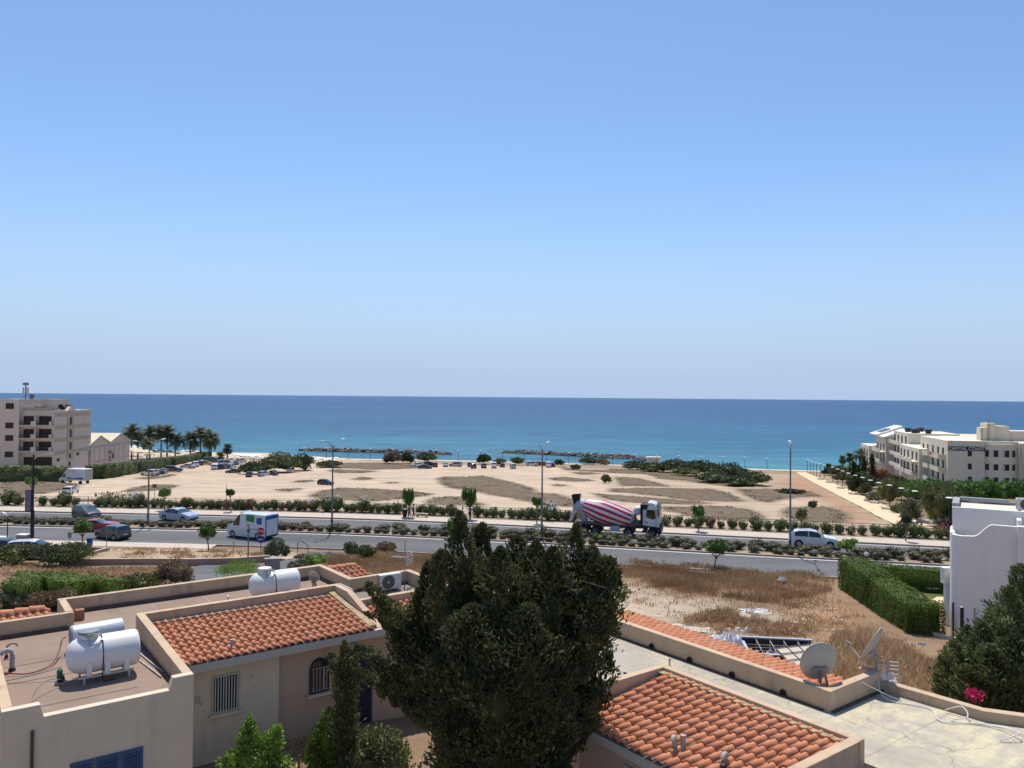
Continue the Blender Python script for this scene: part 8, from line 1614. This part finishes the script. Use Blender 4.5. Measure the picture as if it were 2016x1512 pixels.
for z0 in (7.75, 4.9, 2.0):
    for y in (3.6, 7.6, 12.0): win(RH, -.001, y, z0 - .35, z0+1.4, 1.35, 'x-')
    if z0 > 7: 
        for y in (3.6+13, 20.5): win(RH, -.001, y, z0-.35, z0+1.4, 1.35, 'x-')
    for (ya, yb, xp) in ((1.6, 5.6, -1.5), (6.2, 10.0, -1.2), (10.6, 15.4, -1.5)):
        b = MB(); b.box(xp,ya,z0-.85,0,yb,z0-.6); b.box(xp,ya,z0-.6,xp+.14,yb,z0+.1); b.box(xp+.14,ya,z0-.6,0,ya+.12,z0+.1); b.build('balcony', HW, RH)
        b = MB(); b.box(xp+.03,ya+.1,z0+.1,xp+.09,yb-.1,z0+.28); b.box(xp+.05,ya+.05,z0-.6,xp+.07,yb,z0+.3) ; b.build('balcony_railing', M('pale_blue_rail', (.25,.29,.33), .5, .1, 2), RH)
for z0 in (5.6, 2.6):
    for y in (18.5, 22.5, 27, 31, 34.5): win(RH, -2.001, y, z0 - .3, z0+1.5, 1.4, 'x-')
    for (ya, yb) in ((17.2, 24), (25.2, 35.6)):
        b = MB(); b.box(-3.5,ya,z0-.85,-2,yb,z0-.6); b.box(-3.5,ya,z0-.6,-3.36,yb,z0+.15); b.build('balcony', HW, RH)
for z0 in (8.4, 5.4, 2.4):
    for y in (39, 43.5, 48, 52): win(RH, -.001, y, z0-.3, z0+1.5, 1.5, 'x-')
    for y in (57, 61, 65.5):
        if z0 < 8: win(RH, -2.001, y, z0-.3, z0+1.5, 1.4, 'x-')
    b = MB(); b.box(-1.5,37.5,z0-.85,0,53,z0-.6); b.box(-1.5,37.5,z0-.6,-1.36,53,z0+.15); b.build('balcony', HW, RH)
    if z0 < 8:
        b = MB(); b.box(-3.5,55,z0-.85,-2,67,z0-.6); b.box(-3.5,55,z0-.6,-3.36,67,z0+.15); b.build('balcony', HW, RH)
for y in (71, 75.5, 80):
    for z0 in (3.2, .6): win(RH, -4.001, y, z0-.3, z0+1.4, 1.5, 'x-')
SLR = M('white_slope_roof', (.72,.70,.66), .7, .04, .5)
b = MB(); b.add([(-2.6,53.5,9.1),(-2.6,61,9.1),(3.5,61,11.3),(3.5,53.5,11.3),(-2.6,53.5,8.9),(-2.6,61,8.9),(3.5,61,8.9),(3.5,53.5,8.9)], [(0,1,2,3),(0,3,7,4),(1,0,4,5),(2,1,5,6),(3,2,6,7)]); b.add([(-3,62,9.4),(-3,73,9.4),(4,73,12.0),(4,62,12.0),(-3,62,9.2),(-3,73,9.2),(4,73,8.8),(4,62,8.8)], [(0,1,2,3),(0,3,7,4),(1,0,4,5),(2,1,5,6),(3,2,6,7)]); b.build('sloped_roof', SLR, RH)
b = MB()
for y in (64, 66.6, 69.2): b.add([(-1.6,y,10.0),(-1.6,y+1.7,10.0),(1.2,y+1.7,11.04),(1.2,y,11.04)], [(0,1,2,3)])
so_ = b.build('solar_panel', M('solar_dark', (.02,.022,.03), .2, 0), RH); md = so_.modifiers.new('t','SOLIDIFY'); md.thickness = .15; md.offset = 1
for k, (x, y) in enumerate(((2,39),(2,46),(5,37.5),(3,40.5),(6,50))):
    o = thing('roof_tank', ['dark roof tank on the tall block, far left','dark roof tank on the tall block, deepest','dark roof tank on the tall block, right','dark roof tank on the tall block, nearest','dark roof tank on the tall block, far right'][k], 'tank', RH.location + Matrix.Rotation(RA,3,'Z') @ Vector((x, y, 10.9)), 0, 'dark tanks on the apartment hotel roof'); b = MB(); b.lathe([(0,-.8),(.35,-.8),(.42,-.6),(.42,.6),(.35,.8),(0,.8)], 12, (0,0,.75), 'x'); b.build('tank_body', DRAIL, o); b = MB(); b.box(-.6,-.3,0,.6,.3,.36); b.build('stand', DRAIL, o)
P_ = RH.location + Matrix.Rotation(RA,3,'Z') @ Vector((-1.56, 8.0, 7.3)); b = MB(); b.box(-.04,-.8,0,.04,.8,.75); tag(b.build('beach_towel', M('pink_towel', (.55,.13,.22), .9, .15, 2), None, P_, RA), 'pink towel hanging over a top balcony of the apartment hotel', 'towel')
b = MB(); 
for k in range(4): b.box(0,k*12.0,0,.2,k*12.0+11.9,1.2)
o = b.build('garden_wall', HW, None, gat(1735, 968), R_(-52)); tag(o, 'low pale garden wall stepping down towards the apartment hotel', 'low wall')
